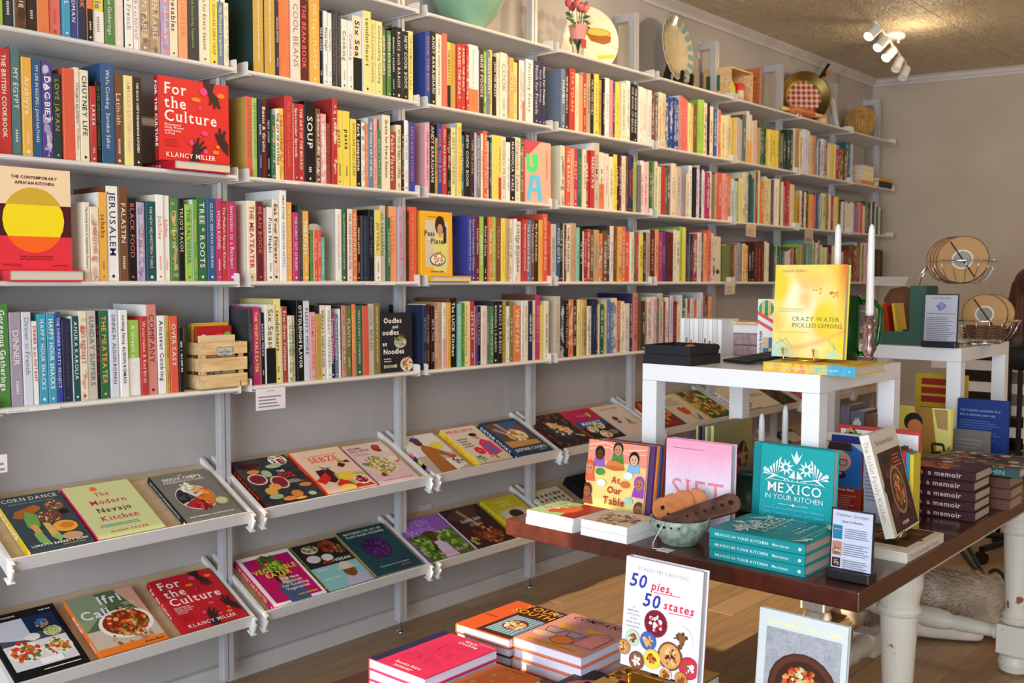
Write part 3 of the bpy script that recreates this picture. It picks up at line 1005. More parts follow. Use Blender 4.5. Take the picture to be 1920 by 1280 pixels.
# ---------------------------------------------------------------- cover artwork (flat print)
def nz(u,v,s,o=0): return .5+.25*(math.sin(u*s*6.1+v*s*2.3+o)+math.sin(v*s*5.3-u*s*3.1+1.7*o+1.3))*(.6+.4*math.sin((u+v)*s*3.7+o))
def mix(a,b,t): t=min(1,max(0,t)); return tuple(x*(1-t)+y*t for x,y in zip(a,b))
def g_crazy(u,v):
    c=mix(lin('f0d23c'),lin('faf3c4'),(nz(u,v,1.6,2)-.30)*3.2*max(0,1-((u-.42)**2*3+(v-.5)**2*2.2)))
    c=mix(c,lin('eeb84a'),(nz(u,v,2.2,5)-.5)*1.5+.7*max(0,1-((u-.5)**2*12+(v-.84)**2*60)))
    c=mix(c,lin('e8743c'),max(0,(u-.86)*7)*max(0,(v-.42)*2.2)); c=mix(c,lin('ee9a44'),max(0,.75-abs(v-.08-.22*u*u)*14)*(.4+.6*nz(u,v,3,1)))
    return mix(c,lin('a8dcd4'),max(0,1.1-((u-.05)**2*9+v*v*26))*(.5+.5*nz(u,v,5,3))+max(0,.8-((u-.88)**2*40+v*v*60))*nz(u,v,6,1)*1.4)
def g_sift(u,v): 
    r=hs(u,v); return mix(lin('ece6f6'),lin('f3a3bd'),(v-.42)*1.9+(r-.5)*.22+.1*nz(u,v,2,1)) if v>.28 else mix(lin('dfe6f6'),lin('f0a8c0'),max(0,(u-.6)*1.6)*(.4+r*.6)*(.28-v)*5)
def hs(u,v): return (math.sin(u*7411.3+v*3917.7)*43758.5)%1
def g_stone(u,v): r=hs(u,v); return mix(lin('8c8d92'),lin('b4b4b8'),.5*r+.5*nz(u,v,4,2))
K,Wh,Cr='17161a','f3efe9','efe3c8'
FOOD=['c9672b','e0a24a','8a3a1c','f0d8a0','6a8a34','b5452a']
def cult():
    return [('T',.08,.80,.135,'For',Wh,'l',.42,'bs'),('T',.08,.635,.135,'the',Wh,'l',.40,'bs'),('T',.08,.475,.135,'Culture',Wh,'l',.80,'bs'),
     ('T',.08,.42,.026,'Phenomenal',Wh,'l',0,'bs'),('T',.08,.385,.026,'Black Women',Wh,'l',0,'bs'),('T',.08,.35,.026,'and Femmes',Wh,'l',0,'bs'),('T',.08,.315,.026,'in Food',Wh,'l',0,'bs'),
     ('T',.08,.24,.024,'Interviews,','8e1a18'),('T',.08,.205,.024,'Inspiration,','8e1a18'),('T',.08,.17,.024,'and Recipes','8e1a18'),
     ('P',[(.62,1),(.80,1),(.76,.90),(.84,.82),(.88,.70),(.84,.70),(.80,.76),(.80,.69),(.77,.69),(.76,.78),(.72,.72),(.70,.73),(.72,.80),(.67,.90)],'3b2626'),
     ('P',[(.40,.0),(.56,.0),(.57,.12),(.66,.20),(.65,.22),(.56,.18),(.63,.27),(.61,.28),(.54,.21),(.56,.31),(.53,.31),(.50,.22),(.48,.28),(.46,.27),(.46,.15)],'3b2626'),
     ('P',[(.98,.12),(.98,.26),(.92,.34),(.95,.42),(.92,.44),(.88,.36),(.87,.46),(.84,.46),(.84,.36),(.80,.40),(.78,.38),(.82,.28),(.90,.18)],'3b2626'),
     ('E',.63,.88,.055,.05,'e0457e'),('E',.88,.86,.055,.03,'ef8a2c'),('E',.52,.77,.065,.026,'ef8a2c'),('E',.57,.67,.02,.024,'e0457e'),('E',.63,.37,.05,.03,'e0457e'),('E',.44,.24,.035,.035,'e0457e'),('E',.64,.15,.035,.03,'e0457e'),('E',.79,.15,.05,.025,'ef8a2c'),('E',.82,.22,.028,.02,'ef8a2c'),
     ('T',.08,.045,.055,'KLANCY MILLER',Wh,'l',.86,'bs')]
AFR=[('R',0,.64,1,1,'eecfa8'),('R',0,.33,1,.64,'4a1c22'),('R',0,0,1,.33,'e03440'),('E',.48,.49,.42,.42,'f0d620'),
 ('P',[(.48+.42*math.cos(a),.49+.42*.762*math.sin(a)) for a in [math.asin(.15/(.42*.762))+i*(math.pi-2*math.asin(.15/(.42*.762)))/14 for i in range(15)]],'cfa636'),
 ('P',[(.48+.42*math.cos(a),.49+.42*.762*math.sin(a)) for a in [math.pi+math.asin(.16/(.42*.762))+i*(math.pi-2*math.asin(.16/(.42*.762)))/14 for i in range(15)]],'f4661e'),
 ('T',.5,.895,.028,'THE CONTEMPORARY','4a1c22','c',.76,'b'),('T',.5,.84,.028,'AFRICAN KITCHEN','4a1c22','c',.66,'b'),('T',.5,.125,.014,'HOME COOKING RECIPES FROM','7a1420','c',.58,'b'),('T',.5,.10,.014,'THE LEADING CHEFS OF AFRICA','7a1420','c',.58,'b'),('T',.05,.035,.028,'PHAIDON','b0202c','l',.3),('T',.95,.04,.012,'ALEXANDER SMALLS','7a1420','r',.3,'b')]
def woman(cx,cy,s,hair,top,skin='c98d6a'):
    return [('E',cx,cy+.26*s,.15*s,.2*s,hair),('P',[(cx-.2*s,cy-.45*s),(cx+.2*s,cy-.45*s),(cx+.22*s,cy+.05*s),(cx+.08*s,cy+.12*s),(cx-.08*s,cy+.12*s),(cx-.22*s,cy+.05*s)],top),('E',cx,cy+.2*s,.085*s,.11*s,skin),('P',[(cx-.04*s,cy+.08*s),(cx+.04*s,cy+.08*s),(cx+.03*s,cy+.16*s),(cx-.03*s,cy+.16*s)],skin)]
PASS=[('R',.13,.13,.87,.86,'cdbfa9'),('L',.2,.91,.8,.93,1,'7a5a10')]+woman(.60,.52,1.05,'33211a','d8cf7e')+[('P',[(.70,.50),(.80,.52),(.80,.76),(.72,.80)],'33211a')]+[('E',.52,.25,.25,.15,'3f6a5a'),('E',.52,.255,.22,.12,'e6dccb'),('S',.52,.27,.16,40,['c9672b','b5452a','6a8a34','e0a24a','8a3a1c'],.022,3),
 ('T',.10,.62,.08,'Pass',K,'l',.36,'bs'),('T',.16,.555,.045,'the','f3efe9','l',.14,'bs'),('T',.30,.50,.08,'Plate',K,'l',.42,'bs'),('T',.5,.055,.03,'Carolina Gelen',K,'c',.42,'b')]
JA=[('P',[(0,1),(.62,1),(0,.70)],'c8505c'),('P',[(.05,.78),(.2,.78),(.2,.60),(.28,.57),(.38,.62),(.38,.76),(.5,.78),(.52,.60),(.42,.50),(.2,.48),(.06,.54)],'52e07c'),('R',.28,.62,.52,.79,'52e07c'),('P',[(.05,.03),(.2,.03),(.24,.18),(.46,.18),(.48,.03),(.68,.03),(.56,.45),(.18,.45)],'6fc3ea'),('P',[(.28,.25),(.42,.25),(.37,.37),(.32,.37)],'f3b19a'),('T',.84,.83,.05,'C','c8505c','c'),('T',.84,.77,.05,'O','c8505c','c'),('T',.84,.71,.05,'O','c8505c','c'),('T',.84,.65,.05,'K','c8505c','c'),('T',.84,.59,.05,'B','c8505c','c'),('T',.84,.53,.05,'O','c8505c','c'),('T',.84,.47,.05,'O','c8505c','c'),('T',.84,.41,.05,'K','c8505c','c')]
OOD=[('T',.08,.83,.085,'Oodles',Wh,'l',.72,'b'),('T',.36,.74,.055,'and',Wh,'l',.22,'b'),('T',.03,.63,.085,'oodles',Wh,'l',.56,'b'),('T',.03,.45,.07,'an',Wh,'l',.18,'b'),('T',.06,.31,.085,'Noodles',Wh,'l',.78,'b'),('E',.60,.50,.2,.14,'c9bfae'),('S',.58,.53,.17,50,['3f6a34','5a8a3a','c9b07a','8a3a1c'],.025,7),('E',.80,.12,.21,.17,'ddd3c4'),('S',.80,.13,.17,50,FOOD,.028,9),('T',.06,.08,.05,'DUCHAME',Cr,'l',.42,'b'),('L',.06,.18,.36,.26,2,'c9bfae')]
BOOT=[('T',.3,.80,.09,'ART','8d8577','l',.5,'b'),('E',.35,.25,.26,.24,'5a3528'),('E',.8,.22,.12,.08,'4a4038'),('R',.2,.46,.6,.52,'7a4a3a')]
CORN=[('T',.5,.90,.062,'CORN DANCE','d8d2c4','c',.86,'bs'),('T',.5,.845,.026,'Inspired First American Cuisine','9ab0b4','c',.7),('P',[(.08,.62),(.16,.72),(.5,.80),(.58,.74),(.5,.68),(.2,.58)],'a8602c'),('E',.78,.74,.15,.12,'8a5a34'),('S',.78,.745,.11,60,['6a2a2a','d8cfc0','3a1a1c'],.012,1),('E',.60,.55,.19,.16,'7a4a2c'),('S',.60,.555,.15,90,['6e2740','d9c9c4','4a1a2a'],.012,2),('E',.86,.60,.09,.075,'4a3a2c'),('E',.86,.60,.07,.06,'1a1618'),
 ('P',[(.30,.70),(.44,.62),(.40,.42),(.28,.34),(.20,.42),(.22,.56)],'6f9a4a'),('P',[(.24,.44),(.34,.46),(.36,.30),(.26,.26)],'d99a54'),('P',[(.22,.30),(.34,.32),(.38,.10),(.28,.08),(.22,.16)],'88ad62'),('P',[(.44,.46),(.54,.44),(.60,.16),(.52,.10),(.44,.20)],'8fb266'),('P',[(.44,.44),(.52,.44),(.56,.24),(.46,.22)],'e0a860'),('E',.73,.34,.19,.14,'eda23a'),('E',.76,.35,.11,.07,'c97f24'),('E',.74,.16,.16,.09,'caa06a'),('T',.5,.07,.034,'LORETTA BARRETT ODEN',Wh,'c',.86,'b'),('T',.86,.03,.022,'with Beth Dooley','e8d04a','r',.34)]
NAV=[('P',[(.42+.075*(1 if i%2 else .5)*math.cos(i*.393),.90+.06*(1 if i%2 else .5)*math.sin(i*.393)) for i in range(16)],'e8672c'),('T',.48,.755,.07,'The','cf1c56','c',.27,'bs'),('T',.5,.60,.085,'Modern','cf1c56','c',.84,'bs'),('T',.5,.445,.085,'Navajo','4a1420','c',.72,'bs'),('T',.5,.29,.085,'Kitchen','cf1c56','c',.88,'bs'),('L',.14,.18,.86,.24,2,'5f9a8a'),('T',.5,.07,.038,'ALANA YAZZIE','d8672c','c',.6,'bs')]
SIOUX=[('T',.5,.93,.02,'THE',Wh,'c',0,'b'),('T',.5,.85,.055,"SIOUX CHEF'S",Wh,'c',.74,'b'),('T',.5,.795,.036,'INDIGENOUS KITCHEN','d8d2cb','c',.78,'b'),('E',.47,.45,.33,.33,'d8d2cb')]+[('P',[(.47,.45)]+[(.47+.32*math.cos(a),.45+.32*.75*math.sin(a)) for a in [q*1.5708+.55+i*.24 for i in range(7)]],c) for q,c in enumerate(('d9d4cc','2f3038','a8222a','cf7a24'))]+[('S',.62,.55,.13,40,['e8a04a','b85a1c'],.03,4),('S',.44,.66,.12,30,['f3efe9','c9c0b4'],.03,5),('S',.28,.47,.11,40,['17161a','4a4a52'],.03,6),('S',.5,.28,.12,40,['7a1418','d23a3a'],.03,8),('E',.82,.30,.14,.12,'8a8452'),('E',.82,.30,.10,.085,'c9c49a'),('T',.5,.06,.026,'SEAN SHERMAN with BETH DOOLEY',Wh,'c',.8,'b')]
WORLD=[('R',.08,.12,.92,.88,'4a4a55'),('P',[(.08,.6),(.5,.52),(.6,.88),(.08,.88)],'c9c9d2'),('R',.5,.62,.92,.88,'1a2a4a'),('R',.08,.12,.92,.5,'d5d3d8'),('E',.32,.37,.22,.18,'e8e4dc'),('S',.32,.37,.18,60,['c9452a','e0642a','3f8a3a','b53a1c'],.03,11),('E',.74,.33,.19,.15,'e8e4dc'),('S',.74,.34,.15,50,FOOD,.03,12),('E',.5,.56,.1,.07,'e0dcd2'),('E',.78,.58,.12,.09,'cfd6c4'),('S',.78,.58,.09,24,['8aa04a','c9b86a'],.03,13),('S',.7,.72,.08,16,['c98a3a','3a62a8'],.04,14),('T',.08,.92,.022,'AFRICA: A COOKBOOK',Wh,'l',.36,'b'),('T',.92,.92,.02,'CHEF MUI',Wh,'r',.2,'b'),('L',.4,.05,.9,.075,1,Wh),('R',.42,.13,.72,.22,'f3efe9')]
IFRI=[('R',0,.1,1,1,'5a6a4a'),('P',[(0,.4),(.5,.75),(.4,1),(0,1)],'8a9a78'),('P',[(.72,1),(1,1),(1,.3)],'d9a08a'),('P',[(0,.1),(1,.1),(1,.35),(.3,.4),(0,.4)],'cbb8a8'),('E',.60,.42,.40,.30,'efe9e2'),('E',.60,.43,.34,.25,'8a2a14'),('S',.60,.43,.30,80,['b5341a','d9642a','8a2a14','e8b06a','6a8a34'],.035,15),('S',.55,.15,.3,60,['b5834a','8a5a2a','d9a86a'],.03,16),('R',0,0,1,.1,'ee7b2a'),('T',.42,.80,.14,'Ifri',Wh,'l',.48,'b'),('T',.06,.60,.14,'Cali',Wh,'l',.52,'b'),('T',.94,.03,.03,'Kiano Moju','4a1c14','r',.3,'b'),('T',.90,.73,.022,'recipes from',Wh,'r',.2,'b'),('T',.9,.70,.022,'my Jikoni',Wh,'r',.2,'b')]
BEAN=[('R',0,0,1,1,'34353c'),('S',.5,.5,.6,30,['3d3f47','2a2b31'],.12,20),('E',.8,.9,.16,.13,'e8e2d8'),('S',.8,.9,.12,30,['7a1c2a','5a1420'],.02,21),('E',.25,.86,.2,.06,'4a1418')]+[('E',x,y,a,b,c) for x,y,a,b,c in ((.24,.72,.11,.05,'d8843a'),(.42,.64,.08,.09,'9ab890'),(.64,.78,.14,.05,'a8c09a'),(.2,.55,.16,.14,'d9b8b0'),(.20,.55,.13,.11,'7a2432'),(.5,.42,.15,.16,'d9b8b0'),(.5,.42,.12,.13,'7a2432'),(.36,.34,.10,.08,'e0a04a'),(.24,.26,.10,.09,'e0a04a'),(.24,.14,.12,.06,'9ab890'),(.42,.06,.12,.05,'d8843a'),(.60,.13,.10,.08,'d8843a'),(.6,.03,.1,.03,'e0a04a'),(.84,.08,.07,.05,'a8c09a'),(.86,.28,.11,.05,'d8843a'))]+[('T',.60,.62,.045,'THE',Wh,'l',0,'b'),('T',.58,.545,.055,'BEAN','d23a34','l',.3,'b'),('T',.58,.475,.055,'BOOK','d23a34','l',.3,'b'),('L',.62,.36,.9,.44,3,'c9c4ba')]
SEB=[('T',.5,.845,.02,'Vegetarian Recipes from My Turkish Kitchen','d23c1e','c',.86,'b'),('T',.5,.70,.12,'SEBZE','e2452a','c',.86,'bs'),('P',[(.15,.52),(.42,.54),(.50,.30),(.30,.20),(.12,.32)],'4a1626'),('P',[(.28,.62),(.36,.56),(.50,.56),(.32,.50)],'7a8a4a'),('P',[(.42,.4),(.98,.34),(.98,.16),(.4,.12)],'b5b86a'),('P',[(0,.30),(.3,.46),(.3,.3),(.1,.2)],'d2281e'),('P',[(.30,.16),(.5,.3),(.62,.1),(.9,.12),(.98,.02),(.35,.02)],'d2281e'),('E',.62,.30,.17,.12,'f0c840'),('E',.82,.18,.15,.13,Cr),('E',.82,.18,.12,.10,'a81c28'),('S',.82,.18,.1,24,['e8d0c0','7a1420'],.02,30),('E',.44,.06,.16,.08,'f0d060'),('P',[(.62,.55),(.70,.62),(.80,.56),(.7,.5)],'4a1620'),('P',[(.78,.62),(.9,.66),(.92,.58)],'4a1620'),('E',.74,.64,.05,.04,'a8b050'),('T',.9,.64,.018,'Ozlem Warren','d23c1e','r',.3)]
SES=[('T',.06,.88,.05,'SESAME,','3a3236','l',.34,'b'),('T',.06,.81,.05,'SOY, SPICE','3a3236','l',.46,'b'),('L',.06,.72,.5,.78,2,'a8868a'),('E',.74,.84,.12,.12,'7a2a1c'),('E',.74,.86,.09,.08,'a8452a'),('E',.92,.80,.12,.12,'ddd0b4'),('E',.85,.52,.14,.12,'c9785a'),('E',.85,.54,.12,.09,'e0d8b0'),('E',.44,.40,.40,.30,'e9c7c2'),('S',.45,.44,.3,110,['c9b04a','8aa04a','e8d890','a88a3a','6a8a34'],.035,31),('S',.12,.5,.06,12,['5a8a3a'],.04,32),('S',.3,.2,.05,8,['a82a2a'],.04,33),('T',.5,.05,.022,'90 RECIPES from an ASIAN KITCHEN','c8385a','c',.8,'b')]
VEG=[('R',.03,.02,1,.98,'f3eef0'),('R',.08,.05,.95,.93,'bf1560')]+woman(.52,.26,.95,'3a1a18','4a5a78')+[('P',[(.25,.72),(.38,.95),(.5,.86),(.62,.95),(.72,.72),(.5,.6)],'3f6a2a'),('S',.5,.78,.18,20,['2f5a22','6a9a3a','a82a4a'],.05,34),('T',.5,.72,.075,'THE','f0dc30','c',.26,'b'),('T',.5,.62,.085,'VEGETABLE','f0dc30','c',.80,'b'),('T',.5,.52,.085,'EATER','f0dc30','c',.48,'b'),('T',.62,.42,.05,'The New',Wh,'c',.34,'b'),('T',.62,.35,.05,'Playbook',Wh,'c',.38,'b'),('T',.62,.28,.05,'for Cooking',Wh,'c',.48,'b'),('T',.62,.21,.05,'Vegetarian',Wh,'c',.44,'b'),('T',.7,.08,.03,'CARA MANGINI','f0dc30','c',.36,'b')]
AFRO=[('R',0,.48,1,1,'2a2428'),('R',0,0,1,.48,'8ac0c2'),('E',.3,.86,.17,.11,'ddd6ca'),('S',.3,.86,.12,30,['a8963a','5a6a2a'],.03,40),('E',.22,.66,.14,.10,'ddd6ca'),('E',.5,.64,.12,.09,'e8e2d8'),('S',.66,.84,.16,34,['b5452a','8a2a14'],.045,41),('S',.88,.74,.1,20,['6a3a2a','b5834a'],.04,42),('T',.32,.52,.055,'AFRO','d2452a','l',.22,'b'),('T',.54,.52,.055,'-VEGAN',Wh,'l',.4,'b'),('P',[(.42,0),(.98,0),(.92,.18),(.72,.24),(.50,.18)],'b8b4cc'),('E',.68,.28,.13,.15,'7a4a30'),('E',.68,.36,.22,.05,'cfc2b0'),('E',.68,.41,.13,.09,'d9ccb8'),('T',.08,.40,.03,'FARM FRESH',Wh,'l',.24,'b'),('T',.08,.2,.035,'BRYANT TERRY',Wh,'l',.34,'b')]
MAST=[('R',0,0,1,1,'24464e'),('T',.5,.90,.04,'MASTERING THE ART OF',Wh,'c',.8,'b'),('T',.5,.83,.04,'PLANT-BASED COOKING',Wh,'c',.8,'b')]+[('W',[(.47,.5),(.47+.5*math.cos(i*.7),.5+.4*math.sin(i*.7))],.008,'3d6068') for i in range(9)]+[('E',.47,.52,.27,.25,'451a52'),('S',.47,.52,.23,120,['5a2468','38123f','6d3080'],.022,43),('T',.5,.13,.02,'VEGAN RECIPES, TIPS, AND TECHNIQUES',Wh,'c',.8),('T',.7,.07,.022,'JOE YONAN','d98a4a','c',.2,'b')]
RUBY=[('R',0,.45,1,1,'d8d4d0'),('R',0,0,1,.45,'b9ab9c'),('R',.42,.45,.45,1,'a8a5a8'),('T',.14,.93,.025,'Ruby Tandoh',K,'l',.3,'b'),('P',[(.18,0),(.30,.62),(.42,.74),(.66,.60),(.86,.42),(.78,.36),(.58,.44),(.66,.02)],'a8652c'),('P',[(.62,.0),(.98,.10),(.96,.3),(.6,.3)],'e3ddd6'),('E',.38,.80,.10,.12,'5a3524'),('E',.37,.87,.12,.07,'33457a'),('E',.76,.66,.17,.12,'dccf4e'),('E',.84,.34,.1,.06,'c9421e'),('S',.85,.2,.12,16,['2a2a2e','8a8a8e'],.03,44)]
PRUE=[('R',0,0,1,1,'dccabb'),('T',.06,.86,.075,'PRUE LEITH','c81c3c','l',.82,'b'),('P',[(.5,.15),(.95,.2),(.92,.52),(.74,.62),(.56,.5)],'e02c6c'),('P',[(.62,.15),(.84,.18),(.80,.5),(.68,.5)],'6a6a9a'),('E',.68,.68,.08,.09,'c98d7a'),('E',.66,.75,.11,.06,'2a2226'),('E',.38,.32,.13,.13,'d8283c'),('T',.38,.31,.03,'Pru',Wh,'c',0,'b'),('L',.1,.45,.42,.72,4,'8a7a70'),('P',[(0,0),(1,0),(1,.16),(0,.1)],'d9c3a8'),('S',.2,.12,.1,16,['4a8a2a','6aa03a'],.03,45),('E',.6,.12,.14,.05,'efe6da'),('S',.6,.13,.1,16,['c9672b'],.03,46)]
JUST=[('R',.05,.22,.92,.92,'6a4a38'),('P',[(.05,.6),(.4,.92),(.92,.92),(.6,.6)],'45597e'),('P',[(.3,.92),(.38,.92),(.46,.6),(.40,.58)],'c98d6a'),('P',[(.12,.75),(.18,.8),(.40,.58),(.36,.52)],'c98d6a'),('E',.56,.52,.25,.19,'ece2cc'),('S',.56,.52,.19,60,['e0b060','c98a3a','efd8a8','a8682c'],.04,47),('P',[(.05,.22),(.92,.22),(.92,.34),(.05,.4)],'c98f52'),('T',.05,.10,.07,'JUSTINE COOKS',Wh,'l',.88,'b'),('T',.9,.05,.02,'JUSTINE DOIRON',Wh,'r',.3)]
BRAI=[('S',.5,.5,.6,160,['33262a','5a3a2c','2a2024','7a4a34'],.05,50),('E',.50,.48,.36,.3,'1f2c40'),('E',.50,.48,.32,.26,'2f3f56')]+[('E',.38+.14*i,.60-.1*i-.0*j+.09*j,.09,.06,'e8b878') for i in range(3) for j in range(2)]+[('S',.5,.5,.2,30,['c9843a','f0d0a0'],.03,51),('W',[(.72,.3),(.9,.2)],.03,'e8e0d0')]
NIGH=[('R',0,.6,1,1,'b8225a'),('R',0,.42,1,.62,'2a4a8a'),('R',0,0,1,.42,'33241e'),('T',.5,.75,.075,'NIGHT','e86a9a','c',.6,'b'),('T',.5,.48,.10,'MARKET',Wh,'c',.74,'b'),('E',.3,.34,.16,.12,'efe6d0'),('S',.3,.34,.12,20,['6a8a34','c9b04a'],.03,52),('E',.62,.42,.16,.12,'efe6d0'),('S',.62,.42,.12,20,['8aa04a'],.03,53),('E',.5,.14,.17,.13,'efe6d0'),('S',.5,.15,.12,20,['c9672b','e0a24a'],.03,54),('L',.7,.1,.95,.25,4,'c9bfae'),('E',.7,.78,.06,.08,'a8c83a')]
KNAC=[('R',0,0,1,1,'dccabe'),('T',.5,.85,.07,'THE KITCHEN','9a8a86','c',.7,'b'),('T',.5,.74,.05,'for one','9a8a86','c',.4),('E',.32,.52,.07,.09,'c98d6a'),('E',.33,.56,.09,.07,'4a2c20'),('R',.26,.40,.40,.47,'3f6a9a'),('P',[(.6,.36),(.66,.56),(.72,.36)],'3f8a4a'),('E',.66,.34,.16,.04,'c9a06a')]
OPEN=[('R',0,0,1,1,'4f6a2a'),('S',.5,.35,.55,150,['5f8a2e','3a5a1c','88a84a','a8b86a'],.05,55),('R',0,.62,1,1,'9a63c0'),('T',.06,.80,.15,'OPEN','b98ae0','l',.86,'b'),('T',.06,.60,.15,'WIDE','b98ae0','l',.86,'b'),('P',[(.36,0),(.66,0),(.62,.3),(.54,.42),(.42,.42),(.38,.3)],'cdbad6'),('E',.46,.50,.09,.11,'5a3424'),('E',.45,.60,.14,.06,'5a3a24'),('W',[(.4,.32),(.3,.2),(.38,.42)],.04,'5a3424'),('T',.6,.08,.05,'BENNY BLANCO','f09ab8','c',.7,'b')]
LLAM=[('R',0,0,1,1,'3f2726'),('P',[(0,.8),(.4,1),(.9,1),(.6,.4)],'5a4034'),('P',[(.35,.9),(.42,.94),(.6,.5),(.52,.46)],'b8826a'),('T',.5,.62,.07,'LLAMA SAN','e8dcd4','c',.5,'b'),('T',.52,.50,.06,'Dreams','cdbcb4','c',.4,'i'),('E',.6,.22,.3,.1,'8a4a24'),('S',.6,.24,.24,50,['c9843a','a8452a','6a3a1c'],.04,56),('R',.26,.18,.36,.42,'7a2c1c'),('S',.15,.16,.1,16,['8a9a3a','c9b04a'],.03,57)]
ALI=[('T',.5,.85,.06,'NIGELLA','f2ea74','c',.6,'b'),('T',.5,.75,.06,'BITES','f2ea74','c',.5,'b'),('R',.16,.06,.86,.66,'cfc8bc'),('P',[(.3,.06),(.8,.06),(.72,.26),(.4,.26)],'2a3a5a'),('E',.54,.42,.14,.17,'c98d6a'),('E',.53,.52,.19,.13,'4a2a1a')]
GRID=[('R',0,0,1,1,'d8cdb0')]+[('R',.1+.14*i,.12+.13*j,.16+.14*i,.20+.13*j,['4a5a3a','2a2a24','8a7a5a','5a3a24'][(i*3+j)%4]) for i in range(6) for j in range(6)]
TOMO=[('R',0,0,1,1,'8a2a20'),('S',.5,.5,.5,90,['c9442a','e0843a','8a2a14','d9a84a'],.06,60)]
TULIP=[('R',0,0,1,1,'dccdb0'),('L',.1,.62,.8,.9,6,'9a8a74'),('P',[(.35,.30),(.30,.48),(.42,.56),(.54,.50),(.66,.54),(.66,.34),(.5,.24)],'cf4a24'),('W',[(.5,.3),(.58,0)],.03,'3f7a6a'),('P',[(.62,.08),(.84,.3),(.74,.02)],'3f7a6a')]
LEAF_=[('R',0,0,1,1,'2f5a34'),('S',.5,.5,.55,120,['c9742a','d9a83a','a8422a','3f7a44','e8c070'],.06,61)]
PALE=[('R',0,0,1,1,'d8cfc0'),('L',.15,.45,.85,.6,2,'8a7a6a'),('S',.5,.2,.25,20,['8a6a4a','b58a5a'],.05,62)]
DARKP=[('R',0,0,1,1,'2e2f2a'),('S',.5,.5,.5,80,['4a4a3a','6a6a4a','2a2a22','8a3a2a'],.06,63)]
ATT=[('R',0,0,1,1,'f2c48a'),('R',0,.72,1,1,'f0947c'),('P',[(.15,0),(.1,.5),(.3,.74),(.72,.74),(.85,.5),(.9,0)],'f6dc86'),('W',[(.02,.93),(.3,.98),(.6,.90),(.98,.95)],.012,'f7d8c4'),('W',[(.02,.88),(.35,.92),(.7,.86),(.98,.89)],.01,'f7d8c4')]
for cx,cy,sk,hr,tp in ((.21,.82,'5a3524','1a1414','9a62b8'),(.52,.90,'c98d6a','3a241c','5a8a3a'),(.80,.80,'e0b08a','17161a','8ab4d8'),(.06,.62,'d98d6a','e8642a','e86a4a'),(.92,.50,'b57a54','a04ab8','a04ab8'),(.05,.32,'a8683f','5a2c1c','8a4a34'),(.95,.18,'9a6244','4a4048','e0a86a')):
    ATT+=[('P',[(cx-.11,cy-.16),(cx+.11,cy-.16),(cx+.08,cy-.04),(cx-.08,cy-.04)],tp),('E',cx,cy+.02,.085,.10,hr),('E',cx,cy,.065,.075,sk),('E',cx-.025,cy+.008,.008,.010,K),('E',cx+.025,cy+.008,.008,.010,K),('W',[(cx-.02,cy-.025),(cx,cy-.032),(cx+.02,cy-.025)],.006,'7a2a20')]
ATT+=[('E',.5,.70,.15,.07,'d9843a'),('E',.5,.67,.17,.03,'c96a3a'),('E',.26,.60,.08,.05,'4f9a4a'),('E',.74,.60,.08,.05,'e8f0ea'),('E',.70,.48,.08,.05,'d9743a'),('E',.30,.46,.08,.05,'e8eef2'),('E',.78,.28,.07,.05,'a8d4c8'),
 ('T',.54,.48,.085,'At','b83a2a','c',.14,'b'),('T',.53,.345,.085,'Our','b83a2a','c',.26,'b'),('T',.53,.20,.095,'Table','b83a2a','c',.36,'b'),('L',.4,.1,.66,.14,2,'b87a4a')]
SIFT=[('G',0,0,1,1,44,56,g_sift)]+[('L',.1,.90,.6,.92,1,'b07a90'),('T',.5,.32,.24,'SIFT','ee8a98','c',.80,'s'),('T',.2,.22,.045,'THE ELEMENTS OF','9aa0b8','l',.6,'i'),('T',.2,.15,.045,'GREAT BAKING','9aa0b8','l',.5,'i'),('E',.02,.02,.001,.001,'f1a0b8')]
def flower(cx,cy,r,n,col): return [('P',[(cx+r*(1 if i%2 else .42)*math.cos(i*math.pi/n),cy+r*.76*(1 if i%2 else .42)*math.sin(i*math.pi/n)) for i in range(2*n)],col)]
W2='dfe9e4'
MEX=flower(.36,.78,.12,9,W2)+flower(.64,.78,.12,9,W2)+[('E',.36,.78,.03,.03,'1b9a9c'),('E',.64,.78,.03,.03,'1b9a9c'),('P',[(.42,.94),(.46,.86),(.5,.82),(.54,.86),(.58,.94),(.53,.89),(.5,.97),(.47,.89)],W2),('P',[(.40,.68),(.48,.76),(.49,.67)],W2),('P',[(.60,.68),(.52,.76),(.51,.67)],W2),('E',.5,.92,.02,.02,W2)]
for s in (-1,1):
    for i in range(6): 
        x=.5+s*(.20+.045*i); y=.90-.035*i; MEX+=[('P',[(.5+s*(.25+.018*i),.69),(x+s*.0,y-.01),(x+s*.032,y-.035)],W2)]
    MEX+=[('E',.5+s*.42,.74,.028,.028,W2),('W',[(.5+s*.10,.66),(.5+s*.25,.68),(.5+s*.40,.72)],.012,W2)]
    MEX+=[('P',[(.5+s*.42,.62),(.5+s*.30,.70),(.5+s*.24,.69)],W2),('P',[(.5+s*.46,.15-.0),(.5+s*.30,.04),(.5+s*.40,.02)],W2),('P',[(.5+s*.34,.13),(.5+s*.24,.02),(.5+s*.31,.0)],W2)]
    MEX+=[('E',.5+s*(.04+.05*i),.655,.009,.009,W2) for i in range(3)]+[('E',.5+s*(.05*i),.035,.009,.009,W2) for i in range(4)]
